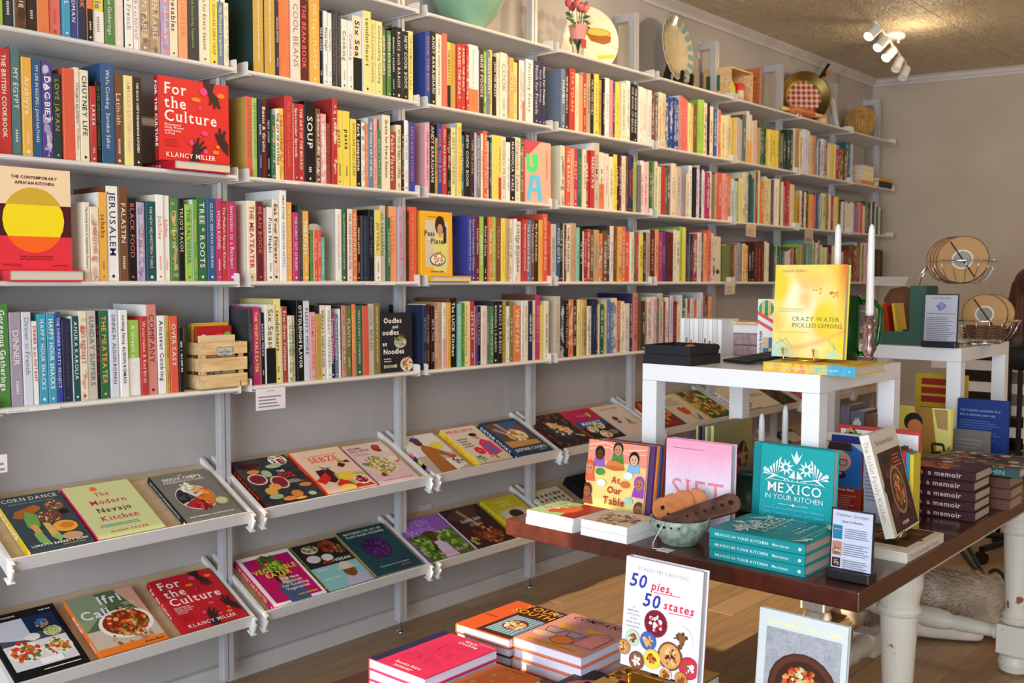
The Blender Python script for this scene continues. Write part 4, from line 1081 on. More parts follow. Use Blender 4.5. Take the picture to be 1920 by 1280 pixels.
MEX+=[('W',[(.14,.645),(.86,.645)],.006,W2),('W',[(.14,.075),(.86,.075)],.006,W2),('T',.5,.52,.10,'MEXICO',Wh,'c',.90,'bs'),('T',.5,.445,.052,'IN YOUR KITCHEN',W2,'c',.90),('W',[(.3,.40),(.7,.40)],.005,W2),('E',.5,.40,.02,.016,W2),('T',.5,.345,.026,'Favorite Mexican Recipes That Celebrate','53c4e2','c',.82,'b'),('T',.5,.295,.026,'Family, Community, Culture, and Tradition','53c4e2','c',.82,'b'),('W',[(.3,.25),(.7,.25)],.005,W2),('E',.5,.25,.02,.016,W2),('T',.5,.155,.048,'Mely Martínez',W2,'c',.78)]
CRAZY=[('G',0,0,1,1,56,70,g_crazy),
 ('T',.10,.92,.026,'DIANA HENRY','7a6c24','l',.44,'s'),('T',.95,.395,.045,'CRAZY WATER,','6c662e','r',.70,'s'),('T',.97,.325,.045,'PICKLED LEMONS','6c662e','r',.86,'s'),('L',.08,.49,.46,.54,4,'d6c25a'),('L',.08,.265,.55,.28,2,'d6c25a'),('W',[(.06,.14),(.2,.2),(.3,.1)],.005,'4aa0b8'),('W',[(.1,.2),(.24,.12)],.005,'4aa0b8'),('W',[(.8,.2),(.9,.1),(.86,.18)],.005,'4aa0b8'),('S',.62,.72,.06,10,['e8a040'],.012,89),('S',.84,.68,.06,10,['e87040'],.012,90)]
ITAL=[('R',0,0,1,1,'ded3c4'),('R',.1,.02,.98,.80,'4a2a22'),('S',.5,.4,.4,90,['4a2a22','6a3a2a','33201a'],.08,91),('E',.55,.40,.26,.30,'8a8a74'),('E',.55,.40,.22,.26,'7a2a1c'),('S',.55,.40,.19,90,['b5452a','d9742a','e8b06a','8a2a14','6a8a34'],.03,92),('T',.12,.87,.045,'The Italian Family','8a5a3a','l',.76,'s'),('T',.5,.07,.03,'KITCHEN',Wh,'c',.5,'b'),('L',.6,.62,.9,.76,4,'d9583a')]
FATH=[('R',0,0,1,1,'b03428'),('R',0,.42,1,1,'b9c4d4'),('P',[(.3,.42),(1,.42),(1,.9),(.7,1),(.5,.9)],'2f6ab0'),('E',.42,.76,.30,.26,'d9a08c'),('P',[(.1,.9),(.75,.9),(.7,1),(.15,1)],'3a2c2a'),('E',.40,.58,.2,.10,'33262a'),('E',.40,.60,.10,.04,'c98d80'),('W',[(.15,.78),(.33,.78),(.33,.72),(.17,.72),(.15,.78)],.018,K),('W',[(.42,.78),(.62,.78),(.6,.71),(.43,.71),(.42,.78)],.018,K),('L',.1,.1,.9,.34,8,'d98a7a'),('T',.5,.38,.03,'The Dinner Deal',Wh,'c',.6,'b')]
REDT=[('R',0,0,1,1,'ede9e6'),('R',0,.96,1,1,'c8453a'),('R',0,0,.04,1,'c8453a'),('E',.18,.86,.14,.08,'3a2c1c'),('S',.18,.86,.12,40,['6a8a34','c9a04a','8a2a2a'],.03,93),('L',.2,.3,.9,.7,8,'a8a4a0')]
GIRL=[('R',0,0,1,1,'e0c95e'),('P',[(.30,1),(.62,1),(.9,.2),(.55,.2)],'a87a34'),('P',[(.62,1),(.95,1),(1,.5),(.75,.4)],'e6dc7c'),('P',[(.66,.98),(.90,.98),(.92,.70),(.74,.72)],'b5905a'),('E',.30,.78,.17,.17,'2a2a28'),('E',.33,.72,.13,.13,'d98450'),('P',[(.12,.55),(.30,.62),(.52,.3),(.3,.2)],'8a6a7a'),('W',[(.66,.5),(.86,.5)],.05,'2a2420'),('W',[(.66,.5),(.70,.26)],.04,'2a2420'),('W',[(.86,.5),(.92,.26)],.04,'2a2420'),('W',[(.68,.38),(.88,.38)],.04,'2a2420'),('E',.5,.12,.5,.12,'e8b84a'),('E',.45,.16,.12,.06,'c9541e'),('E',.78,.18,.11,.10,'e89a3a'),('E',.78,.18,.08,.07,'f0e0b0'),('P',[(.9,.4),(.98,.5),(.96,.3)],'4a8a34')]
YBAC=[('R',0,0,1,1,'cdb02c'),('R',.12,.86,.95,.94,'a82820'),('R',.12,.75,.95,.83,'a82820'),('R',.12,.64,.95,.72,'a82820'),('R',.10,.20,.95,.58,'232423'),('L',.16,.26,.88,.54,7,'5a5a5a')]
BLUEB=[('R',0,0,1,1,'1d3474'),('T',.05,.84,.032,'Tom Colicchio cooked his first','8ba0cc','l',.8,'b'),('T',.05,.78,.032,'dish at thirteen years old','8ba0cc','l',.7,'b'),('L',.05,.46,.86,.74,9,'4a62a0')]
GREYB=[('L',.1,.1,.8,.85,9,'8a8884')]
STATE=[('T',.5,.895,.033,'STACEY MEI YAN FONG','9a8a9e','c',.86),('T',.07,.74,.12,'50','3a3ea0','l',.25,'bi'),('T',.36,.745,.075,'pies,','e0304a','l',.42,'bi'),('T',.26,.585,.12,'50','3a3ea0','l',.25,'bi'),('T',.53,.60,.075,'states','e0304a','l',.44,'bi'),('W',[(.40,.725),(.74,.735)],.008,'e0304a'),('W',[(.6,.575),(.9,.585)],.008,'e0304a')]
for i,w in enumerate(('AN',"IMMIGRANT'S",'LOVE LETTER','TO THE','UNITED STATES','THROUGH PIE')): STATE.append(('T',.15,.545-.036*i,.014,w,'b08a9a','c',.24,'b'))
for cx,cy,r,c1,c2,cc in ((.45,.45,.15,'8a2430','7a1c28',['f0e6e0','d23a4a','e8d0c8']),(.78,.37,.15,'e8e4e2','efeaea',['6a4a34']),(.16,.27,.095,'b8cdb4','c5d6c0',['a86a34','8a4a24']),(.37,.28,.105,'3f62a8','4a6ab0',['d99a54','e8b87a']),(.66,.20,.155,'7a4a2c','d9a05c',['5a241c','e8c08a','b5683a']),(.90,.14,.12,'c8283c','d23448',['f0e6e0','8a5a3a']),(.44,.13,.11,'e8c83c','efd24a',['8a3a1c','c9743a']),(.06,.17,.085,'b5763c','cf9450',['8a4a24','e8c08a']),(.24,.08,.10,'7a4a34','8a5a44',['e8d8c8']),(.82,.03,.08,'b5763c','cf9450',['8a4a24']),(.62,.03,.08,'e8e0d8','d99a54',['8a4a24'])):
    STATE+=[('E',cx,cy,r,r,c1),('E',cx,cy,r*.86,r*.86,c2),('S',cx,cy,r*.55,22,cc,r*.16,int(cx*100))]
STATE+=[('P',[(.76,.44),(.86,.40),(.80,.30)],'8a5a34'),('P',[(.35,.32),(.42,.28),(.37,.22)],'e0a860')]
THAI=[('G',.10,.06,.94,.86,50,60,g_stone),('T',.5,.945,.02,'KALAYA\'S','e8e29a','c',.2,'b'),('T',.53,.885,.036,'SOUTHERN THAI KITCHEN','eee6a0','c',.84,'b'),('E',.54,.40,.39,.38,'4a281c'),('E',.54,.41,.36,.35,'5a3224'),('E',.54,.40,.31,.30,'3f2218'),('S',.54,.41,.22,150,['cf5a2a','d9743a','b5401f','e0a060','a8341a','c9622c'],.028,96),('S',.50,.50,.10,7,['b8bf8a','d8d0a0'],.03,97)]
WAFU=[('T',.62,.90,.045,'Wafu',Wh,'c',.3,'b'),('T',.64,.84,.045,'Cooking',Wh,'c',.36,'b'),('T',.85,.95,.018,'Everyday Recipes with Japanese Style',Wh,'c',.28),('T',.55,.10,.045,'Sonoko Sakai',Wh,'c',.44,'b'),('L',.4,.03,.74,.075,2,Wh)]
for cx,cy,a,b in ((.35,.30,.10,.12),(.52,.36,.08,.09),(.72,.28,.11,.09),(.40,.52,.09,.10),(.62,.52,.10,.08),(.80,.50,.09,.10),(.55,.70,.10,.09),(.78,.72,.09,.08)):
    WAFU+=[('W',[(cx+a*math.cos(i*.7),cy+b*.75*math.sin(i*.7)) for i in range(10)],.006,'a02a5e'),('W',[(cx-a*.6,cy),(cx+a*.6,cy+b*.2)],.005,'a02a5e')]
WAFU=[('R',0,0,.14,1,'262a52')]+[('E',.42,.62+.05*i,.012,.012,'262a52') for i in range(3)]+WAFU
TOUR=[('R',0,0,1,1,'e0602c'),('R',.36,.02,1,1,'4a2420'),('R',.44,.10,.96,.62,'6f9cb8')]+[('R',.44+.065*i,.10,.47+.065*i,.62,'a8c4d2') for i in range(8)]+[('E',.70,.36,.18,.2,'6a2a1c'),('S',.70,.36,.15,46,['efe0c0','d9b88a','c98d5a'],.04,98),('T',.60,.84,.11,'YOUR','e8a82c','c',.62,'b'),('T',.60,.69,.11,'SOUTH','e8a82c','c',.72,'b'),('T',.16,.4,.03,'KARLEE FROM','8a3418','c',.24,'b'),('L',.84,.86,.98,.94,3,'cfc2b0')]
COMP=[('T',.5,.86,.085,'COMPANY','4a2030','c',.86,'bsi'),('T',.5,.95,.02,'Amy Thielen','d2684a','c',.3),('R',.08,.05,.92,.13,'efa63c'),('L',.12,.08,.88,.105,1,'8a4a1c'),('P',[(.10,.66),(.42,.66),(.36,.56),(.18,.54)],'f0b04a'),('P',[(.46,.70),(.8,.70),(.7,.58),(.55,.58)],'f0b04a'),('P',[(.08,.50),(.36,.50),(.30,.36),(.14,.36)],'c9a0a8'),('P',[(.40,.50),(.66,.50),(.60,.36),(.46,.36)],'b0a0b0'),('E',.20,.28,.16,.08,'e8c9a0'),('E',.50,.24,.14,.13,'f08a3a'),('R',.70,.24,.94,.56,'f0988a'),('W',[(.08,.50),(.36,.50),(.30,.36),(.14,.36),(.08,.50)],.008,'a83a3c'),('W',[(.40,.50),(.66,.50),(.60,.36),(.46,.36),(.4,.5)],.008,'a83a3c'),('W',[(.66,.20),(.96,.20),(.96,.58),(.82,.66),(.66,.58),(.66,.20)],.008,'a83a3c'),('W',[(.50+.15*math.cos(i*.6),.24+.11*math.sin(i*.6)) for i in range(12)],.008,'a83a3c')]
NIGE=[('R',0,0,1,1,'cf6220'),('T',.5,.92,.03,'A Cookbook Book','8a3c14','c',.6),('T',.06,.06,.07,'Nigel Slater','4a2410','l',.8)]
for cx,cy,r in ((.3,.72,.10),(.62,.78,.08),(.46,.56,.09),(.24,.40,.12),(.72,.60,.09),(.5,.34,.13),(.8,.34,.08)): NIGE+=[('P',[(cx+r*(1 if i%2 else .25)*math.cos(i*.449),cy+r*.75*(1 if i%2 else .25)*math.sin(i*.449)) for i in range(14)],'c9a04a')]
MARC=[('R',0,0,1,1,'2a1d20'),('S',.5,.5,.6,70,['a83a34','6a2a2c'],.035,99),('E',.5,.5,.42,.42,'c9685a'),('E',.5,.5,.30,.30,'33201f'),('T',.5,.66,.08,'MARCELLA','1c1416','c',.5,'b'),('S',.5,.5,.2,20,['b85a4a'],.04,100)]
SAVO=[('R',0,0,1,1,'c9a15a'),('S',.35,.5,.5,120,['3a2218','e8b04a','8a4a1c','c9742a'],.05,101),('P',[(.3,0),(1,0),(1,.6),(.5,.5)],'d8d8dc'),('T',.6,.2,.05,'THE SAVORY BAKER','3a2226','c',.6,'b')]
BRDR=[('R',0,0,1,1,'a82a20'),('P',[(0,.3),(1,.5),(1,1),(0,1)],'a8c89a'),('E',.5,.45,.3,.2,'cf6a2c'),('E',.3,.6,.16,.12,'c9542a'),('S',.6,.8,.3,40,['8aa86a','d23a3a','f0e0c0'],.03,102),('T',.5,.86,.05,'Sweet Potato',Wh,'c',.6,'b')]
BFAM=[('R',0,0,1,1,'ecd9bc'),('S',.4,.5,.4,70,['c98d6a','8a4a34','a8b87a','e8a8a0','5a3a34'],.06,103),('T',.66,.84,.05,'Baby Feast','6a5ab0','c',.5,'b'),('R',.5,.1,.62,.16,'3f4a3a')]
KITB=[('R',0,0,1,1,'3a2c28'),('S',.5,.5,.55,120,['b5683a','c9c0a8','4a6a5a','8a3a24','2c3a3a'],.06,104),('W',[(0,.0),(1,.0),(1,1),(0,1),(0,0)],.04,'6a8a7a')]
GART=[('R',0,0,1,1,'3b1a1e'),('S',.3,.6,.45,50,['c9743a','a8542c','5a2a1c','8a4a34'],.10,105),('E',.8,.5,.12,.1,'b8b4b0')]
OLIV=[('R',0,0,1,1,'a89c64'),('P',[(.62,.25),(.80,.22),(.86,.62),(.76,.72),(.66,.6)],'6a4a3a'),('S',.73,.48,.14,40,['8a3a2c','3f5a5a','c9905a','2a2a2c'],.05,106)]
# ---------------------------------------------------------------- placed books
SLt=lambda x,row,s=0.006,n=.0012:tuple(Vector((x,-.045,TZ[row]))+SL*s+NL*n)
def tray_book(x,w,h,t,row,col,label,cover,spine=None,title='',tc='ffffff',turn=0,**k):
    b=book(t,h,w-t*0,col,spine=spine,title=title,tc=tc,cover=cover,label=label,cat='book',**k)
    put(b,SLt(x,row),NL,SL); return b
shelved()
O('shelved_books',FAR,'print',label='tight rows of many coloured cookbooks filling the farther shelf bays',cat='books',kind='stuff')
tray_book(-.742,.187,.262,.024,0,'39474e','grey-blue book with corn and squash on cover, upper tray, first bay',CORN,'d8b42c','CORN DANCE')
tray_book(-.546,.215,.262,.026,0,'c9cf94','pale green book with pink Navajo title, upper tray, first bay',NAV,'c81c5c','The Modern Navajo Kitchen','f0d04a')
tray_book(-.257,.205,.258,.022,0,'76716c','grey book with round seed collage on cover, upper tray, first bay',SIOUX,'1c1c1e',"THE SIOUX CHEF'S INDIGENOUS KITCHEN")
tray_book(-.792,.215,.268,.024,1,'17161a','black book with plates of stew on cover, lower tray, first bay',WORLD,'17161a')
tray_book(-.542,.215,.262,.024,1,'ee7b2a','orange spined book with red bean stew on cover, lower tray, first bay',IFRI,'ee7b2a','IfriCali')
tray_book(-.268,.228,.258,.024,1,'c4202a','red book with dark hands on cover, lower tray, first bay',cult(),'b81c26','For the Culture')
tray_book(.046,.235,.262,.026,0,'3a1418','dark book scattered with large beans, upper tray, second bay',BEAN,'4a1416','THE BEAN BOOK','d2463a')
tray_book(.302,.228,.262,.026,0,'e8c9b0','peach book with eggplant and lemon drawings, upper tray, second bay',SEB,'e2482a','SEBZE','f0a08a')
tray_book(.548,.20,.258,.022,0,'dcbfc0','pale pink book with noodle platter on cover, upper tray, second bay',SES,'cf9aa4','SESAME SOY SPICE','c8385a')
tray_book(.066,.225,.262,.024,1,'f3eef0','magenta book with yellow vegetable title, lower tray, second bay',VEG,'c8156a','THE VEGETABLE EATER','f0dc30')
tray_book(.306,.212,.262,.022,1,'2a2428','book showing man in straw hat, lower tray, second bay',AFRO,'7a7a34',spineart=[('S',.5,i/10,.4,5,['c9542a','e8b04a','4a7a34'],.2,i) for i in range(1,10)])
tray_book(.524,.235,.272,.03,1,'24464e','dark teal book with purple sphere on cover, lower tray, second bay',MAST,'8c7a35','MASTERING THE ART OF')
tray_book(.832,.21,.262,.02,0,'d8d4d0','book showing cook in brown apron and blue cap, upper tray, third bay',RUBY,'e8e4e0',spineart=[('R',0,.1*i,1,.1*i+.1,c) for i,c in enumerate(['f3efe9','b8a0d0','17161a','dccf4e','4a3a8a','e87aa0','d8c8a0','3f9a6a','d23a2a','3a4a8a'])])
tray_book(1.092,.205,.262,.026,0,'dccabb','yellow spined book with woman in pink, upper tray, third bay',PRUE,'efc52c','PRUE LEITH','d9901c')
tray_book(1.336,.235,.266,.028,0,'1f3f5e','navy book with hands over bowl on cover, upper tray, third bay',JUST,'1f3f5e','JUSTINE COOKS')
tray_book(.814,.245,.258,.022,1,'4f6a2a','green and purple book with person in lilac top, lower tray, third bay',OPEN,'6a4a8a','OPEN WIDE','c9a0e8')
tray_book(1.078,.235,.262,.022,1,'3f2726','dark brown book with pale lilac spine, lower tray, third bay',LLAM,'c9a8c0')
tray_book(1.345,.22,.262,.026,1,'cfc22c','yellow book with brown-haired figure, lower tray, third bay',ALI,'c9b82c','THE KITCHEN','8a7a1c')
tray_book(1.645,.25,.258,.026,0,'33262a','dark book with dumplings on navy plate, upper tray, fourth bay',BRAI,'241c20','BRAISE & FEAST','c8463a')
tray_book(1.905,.235,.258,.026,0,'33241e','magenta and black book with small bowls, upper tray, fourth bay',NIGH,'d2452a','NIGHT + MARKET','f0c04a')
tray_book(2.16,.235,.262,.02,0,'dccabe','pale pink book with two tiny drawings, upper tray, fourth bay',KNAC,'c9c4d4')
tray_book(1.655,.225,.25,.02,1,'d8cdb0','cream book gridded with little pictures, lower tray, fourth bay',GRID,'d8cdb0')
tray_book(1.96,.34,.27,.045,1,'14161e','large near-black book lying open-tray side, lower tray, fourth bay',[('R',.02,.02,.98,.98,'12141c'),('W',[(.08,.06),(.92,.06),(.92,.94),(.08,.94),(.08,.06)],.004,'2a2e3c')],'14161e')
tray_book(2.49,.22,.25,.024,0,'8a2a20','red book covered in tomato pieces, upper tray, fifth bay',TOMO,'a8401e','TOMATO','f0c04a')
tray_book(2.735,.23,.27,.022,0,'dccdb0','cream book with one red poppy, upper tray, fifth bay',TULIP,'b8d0d8')
tray_book(2.985,.235,.27,.024,0,'2f5a34','green book with autumn leaf pattern, upper tray, fifth bay',LEAF_,'d9a83a')
tray_book(3.31,.23,.26,.04,0,'d8cfc0','thick pale book with small print on cover, upper tray, sixth bay',PALE,'e2dcd2','THE COOK','17161a')
tray_book(3.57,.24,.26,.03,0,'c9b8a0','beige paperback with brown motifs, upper tray, sixth bay',PALE[:2],'b8a894')
tray_book(3.83,.22,.25,.02,0,'2e2f2a','dark olive leaf photo book, upper tray, sixth bay',DARKP,'c9c08a')
tray_book(4.13,.23,.25,.02,0,'a83a2c','rust red book, upper tray, seventh bay',[('R',0,0,1,1,'a83a2c'),('L',.1,.2,.9,.8,6,'d9a08a')],'a83a2c')
for i,(x,c,lab) in enumerate(((2.5,'5a3428','brown'),(2.78,'8a7a5a','khaki'),(3.35,'3f5a4a','dark green'),(3.62,'7a2a24','brick red'),(3.9,'c9b8a0','sand'),(4.2,'2f4a6a','dusky blue'))):
    tray_book(x,.22,.25,.024,1,c,'%s book on the lower tray, %s'%(lab,BN[int(x/P)+1]),[('R',.08,.5,.92,.9,'d8cfc0'),('S',.5,.3,.3,30,FOOD,.05,i+120)],c)
# face-out books on the shelves: one standing, usually one lying under it
def face(x,y,z,w,h,t,col,label,cover,lean=.10,**k):
    b=book(t,h,w,col,cover=cover,label=label,cat='book',**k); put(b,(x,y+t+h*lean*.1,z),(0,-1,lean*.35),(0,lean,1)); return b
lyb=book(.028,.262,.205,'c4202a',spine='b81c26',title='For the Culture',label='red hardback lying under the upright red one, second book shelf',cat='book')
def lie(o,x,y,z,rz=0): o.matrix_world=Matrix.Translation((x,y,z))@Matrix.Rotation(rz,4,'Z')@Matrix(((0,1,0,0),(0,0,1,0),(1,0,0,0),(0,0,0,1)))
lie(lyb,-.262,-.018,ZR[2])
face(-.288,.02,ZR[2]+.028,.25,.258,.026,'d4302a','upright red book with dark reaching hands, end of second book shelf',cult(),lean=.04,spine='b02420',title='FOR THE CULTURE')
lya=book(.030,.255,.215,'e03440',spine='d8303c',label='red hardback lying under the yellow-disc book',cat='book'); lie(lya,-.765,-.014,ZR[3])
face(-.775,.02,ZR[3]+.030,.205,.285,.03,'e03440','upright book with big yellow disc on cover, third book shelf',AFR,lean=.03,spine='e03440')
lyp=book(.022,.24,.235,'e2b020',spine='e2b020',label='yellow hardback lying under the one with a smiling cook',cat='book'); lie(lyp,.848,-.012,ZR[3])
face(.826,.02,ZR[3]+.022,.175,.255,.024,'e6ab22','upright yellow book with smiling woman holding a pan',PASS,lean=.03,spine='e6ab22')
face(1.455,.02,ZR[2],.18,.272,.025,'f3b19a','salmon book with giant green and blue letters, second book shelf',JA,lean=.03,spine='c8505c')
face(.632,.035,ZR[4],.16,.23,.016,'26262c','black book with noodle bowls and curly title, bottom book shelf',OOD,lean=.05,spine='26262c')
face(3.02,.03,ZR[3],.17,.255,.02,'cdbfa6','cream cover with brown spiral drawing, third book shelf, fifth bay',BOOT,lean=.03,spine='b5533c')
# white bookends
for x,r_,lab in ((.33,3,'second bay'),(1.07,3,'third bay')):
    mb=MB(); n=12; pts=[(0,0)]+[(0,.13)]+[(.05-.05*math.cos(i*math.pi/n),.16+.05*math.sin(i*math.pi/n)) for i in range(n+1)]+[(.10,0)]
    mb.prism(pts,1,.10,.102); mb.box((0,.0,0),(.1,.10,.0015))
    o=O('bookend',mb,'white',label='arched white metal bookend, third book shelf, %s'%lab,cat='bookend'); o.location=(x,.02,ZR[r_])
# paper notes
def paper(x,y,z,w,h,label,lines,name='note_card',cat='note',col='e6dbe0',rz=0,clip=False,txt=None):
    o=O(name,MB().box((0,0,-h),(w,.0008,0),lin(col)),'print',label=label,cat=cat); mb=MB()
    it=[('L',.08,.12,.92,.72,lines,'8a8490')]
    if txt: it.append(('T',.5,.84,.07,txt,'3a3640','c',.6,'i'))
    art(mb,lambda u,v,n:(u,-EPS*n,v-h),w,h,it); O('handwriting',mb,'print',o); o.location=(x,y,z); o.rotation_euler=(0,rz,0); return o
paper(.030,-.010,1.074,.12,.073,'handwritten staff card hanging under bottom book shelf, second bay',4,txt='Staff Pick')
paper(3.415,-.006,1.775,.12,.072,'tilted cream card under second book shelf, sixth bay',5,col='cdb896',rz=.06)
paper(4.19,-.006,1.775,.125,.09,'blank pale plate under second book shelf, seventh bay',1,col='b8aa94')
paper(3.16,-.014,1.436,.115,.075,'cream card clipped under third book shelf, sixth bay',5,col='cfbfa4',rz=-.05)
paper(-.815,-.010,.960,.035,.05,'corner of white card hanging at the window end',2)
def shelf_label(x,z,t,label):
    o=O('shelf_label',MB().box((0,-.0006,0),(.15,0,.009),lin('e6e0dc')),'print',label=label,cat='label'); mb=MB(); art(mb,lambda u,v,n:(u,-.0006-EPS*n,v),.15,.009,[('T',.04,.25,.55,t,'77706c','l',.9)]); O('lettering',mb,'print',o); o.location=(x,-.0006,z); return o
shelf_label(-.775,1.0705,'Meals & Occasions','small printed strip on front edge of bottom book shelf, first bay')
shelf_label(.075,1.7695,'Ingredients & Course Focus','small printed strip on front edge of second book shelf, second bay')
shelf_label(.52,1.4225,'Vegan & Vegetarian','small printed strip on front edge of third book shelf, second bay')
# slatted crate of postcards (bottom shelf)
cr=E('slatted_crate',(-.165,.0,ZR[4]+.002),'small pine slat crate on the bottom book shelf','crate')
for s,(a,b) in enumerate(((.004,.046),(.058,.10),(.112,.15))):
    for yy in (0,.13):
        if s==2 and yy==0:
            O('slat',MB().box((0,yy,a),(.055,yy+.008,b)).box((.118,yy,a),(.17,yy+.008,b)).box((.055,yy,b-.014),(.118,yy+.008,b)).box((.055,yy,a),(.118,yy+.008,a+.006)),'pine',cr)
        else: O('slat',MB().box((0,yy,a),(.17,yy+.008,b)),'pine',cr)
    for xx in (0,.162): O('slat',MB().box((xx+(-.001 if xx==0 else .001),.008,a),(xx+.008,.13,b)),'pine',cr)
for xx,yy in ((.009,.009),(.149,.009),(.009,.118),(.149,.118)): O('corner_post',MB().box((xx,yy,0),(xx+.012,yy+.012,.145)),'pine',cr)
O('base',MB().box((.002,.008,.0),(.168,.13,.006)),'pine',cr)
tg=O('tag',MB().box((.056,-.003,.108),(.112,-.002,.134),lin('b8b4ae')),'print',cr)
mb=MB(); art(mb,lambda u,v,n:(.056+u,-.003-EPS*n,.108+v),.056,.026,[('T',.5,.62,.2,'Life','5a5652','c'),('T',.5,.32,.22,'LESS STUDENT','5a5652','c',.8,'b'),('L',.2,.06,.8,.2,1,'77736e')]); O('lettering',mb,'print',tg)
CARD=[('E',.22,.80,.10,.09,'f0ead8'),('E',.22,.79,.05,.05,'e8902c'),('E',.66,.84,.14,.05,'d2403c'),('E',.88,.84,.10,.08,'6fae4a'),('S',.4,.8,.05,6,['f0d04a'],.02,130)]
for i,(c,hh,a,lab) in enumerate((('8a9a3a',.20,[],'olive green card at the back of the pine crate'),('c9a02c',.205,[],'mustard card standing in the pine crate'),('a81e22',.195,CARD,'red card with egg drawing standing in the pine crate'),('d8bf94',.165,[('S',.5,.5,.45,90,['6a5238','a88a5a'],.03,131)],'brown speckled card at the front of the pine crate'))):
    b=book(.010,hh,.135,c,cover=a,label=lab,cat='card',hard=False,name='postcard_pack'); put(b,(.015-.165,.10-.02*i+.01,ZR[4]+.009),(0,-1,.0),(0,.0,1))
# ---------------------------------------------------------------- things on the top shelf
Z0=ZR[0]
vz=O('green_vase',MB().lathe([(0,.0),(.062,.0),(.066,.006),(.085,.03),(.125,.075),(.158,.13),(.165,.175),(.155,.22),(.12,.262),(.075,.285),(.06,.30),(.068,.32),(.062,.32),(.052,.30)],n=48),'celadon',smooth=True,label='rounded celadon green vase on the top ornament shelf',cat='vase'); vz.location=(1.19,.115,Z0)
ov=E('pie_drawing_board',(2.12,.17,Z0),'round cream board with pie drawings leaning on the ornament shelf','board')
ov.rotation_euler=(-.16,0,-.5)
O('disc',MB().lathe([(0,-.006),(.165,-.006),(.168,0),(.165,.006),(0,.006)],(0,0,.155),48,lin('efe6cc'),'y'),'print',ov)
mb=MB(); art(mb,lambda u,v,n:(u-.165,-.0062-EPS*n,v-.01),.33,.33,[('L',.34,.74,.62,.84,6,'b8ae9a'),('E',.66,.60,.22,.07,'d9a43c'),('P',[(.44,.60),(.88,.56),(.86,.46),(.74,.42),(.54,.46)],'a8682c'),('E',.66,.60,.18,.05,'e8c25a'),('E',.30,.44,.12,.10,'5a5a34'),('P',[(.62,.24),(.92,.28),(.92,.22),(.64,.18)],'e8cc4a'),('P',[(.66,.24),(.80,.40),(.92,.28)],'eee2c2'),('W',[(.86,.40),(1.0,.36)],.004,'6a5a4a'),('L',.34,.16,.5,.2,3,'b8ae9a'),('L',.6,.04,.85,.1,3,'c9bfa4')]); O('printed_drawings',mb,'print',ov)
rs=E('rose_vase',(1.86,.045,Z0),'glass vase of pink roses in front of the drawing board','vase')
O('glass',MB().lathe([(.02,.0),(.026,.003),(.03,.08),(.034,.10),(.032,.10),(.028,.08),(.024,.006),(0,.006)],n=20),'acrylic',rs,smooth=True)
O('paper_wrap',MB().lathe([(.031,.075),(.036,.10),(.045,.14),(.043,.14),(.034,.10)],n=14),mat('pink_wrap','d98a86',.6),rs)
O('label',MB().box((-.018,-.033,.035),(.02,-.031,.075)),mat('red_label','a82e2c',.6),rs)
rr=random.Random(3)
for i in range(8):
    a=i*.9; hx=.065*math.cos(a)*(.5+.5*(i%2)); hy=.03*math.sin(a); hz=.205+.03*rr.random()
    O('stem',MB().tube([(0,0,.01),(hx*.4,hy*.4,.1),(hx,hy,hz)],.0018,6),'leaf',rs)
    m=MB()
    for q in range(3): m.lathe([(0.001,-.02),(.012-.003*q,-.012),(.017-.004*q,.004),(.012-.003*q,.016+.003*q),(.009-.003*q,.012)],(hx,hy,hz+.012),9)
    O('bloom',m,'rose',rs,smooth=True)
for i in range(14):
    a=i*2.4; L=.045; z=.10+.09*rr.random(); cx,cy=.03*math.cos(a),.02*math.sin(a); d=Vector((math.cos(a),.4*math.sin(a),.3-.6*rr.random())).normalized(); s=Vector((-.5*math.sin(a),.3,.8)).normalized()
    p=Vector((cx,cy,z)); O('leaf',MB().add([p,p+d*L*.5+s*.014,p+d*L,p+d*L*.5-s*.014,p+d*L*.5+Vector((0,-.004,0))],[(0,1,4),(1,2,4),(2,3,4),(3,0,4)]),'leaf',rs)
ds=E('scalloped_dish',(2.80,.10,Z0),'scalloped blue-rimmed dish propped in a black stand','dish'); ds.rotation_euler=(-.1,0,.08)
m=MB(); n=64; prof=[(0,.0),(.10,.0),(.135,.012),(.172,.028),(.182,.035),(.172,.036),(.13,.02),(.10,.008),(0,.008)]
for k,(a,b) in enumerate(((0,9),)):
    vs=[];fs=[]
    for i in range(n):
        t=6.2832*i/n; sc=1+.028*abs(math.sin(t*9)); 
        for j,(r,h) in enumerate(prof): q=r*(sc if r>.13 else 1); vs.append((q*math.cos(t),-h,q*math.sin(t)+.205))
    mm=len(prof)
    for i in range(n):
        for j in range(mm-1): fs.append((i*mm+j,((i+1)%n)*mm+j,((i+1)%n)*mm+j+1,i*mm+j+1))
    m.add(vs,fs)
O('plate_body',m,'dish',ds,smooth=True)
m=MB()
for i in range(18):
    t=6.2832*(i+.5)/18; c,s_=math.cos(t),math.sin(t); d=.018
    m.add([(.133*c-d*s_*.8,-.0235,.205+.133*s_+d*c*.8),(.133*c+d*s_*.8,-.0235,.205+.133*s_-d*c*.8),(.170*c+d*s_,-.0375,.205+.170*s_-d*c),(.170*c-d*s_,-.0375,.205+.170*s_+d*c)],[(0,1,2,3)])
O('painted_rim',m,'blueglaze',ds)
sd=E('dish_stand',(2.80,.10,Z0),'black curled plate stand on the ornament shelf','stand'); sd.rotation_euler=(0,0,.08)
for x in (-.06,.05):
    O('support',MB().prism([(-.075,0),(.06,0),(.06,.012),(.02,.13),(.012,.13),(.004,.03),(-.03,.02),(-.055,.03),(-.058,.07),(-.07,.075),(-.08,.06)],0,x,x+.012),'black',sd)
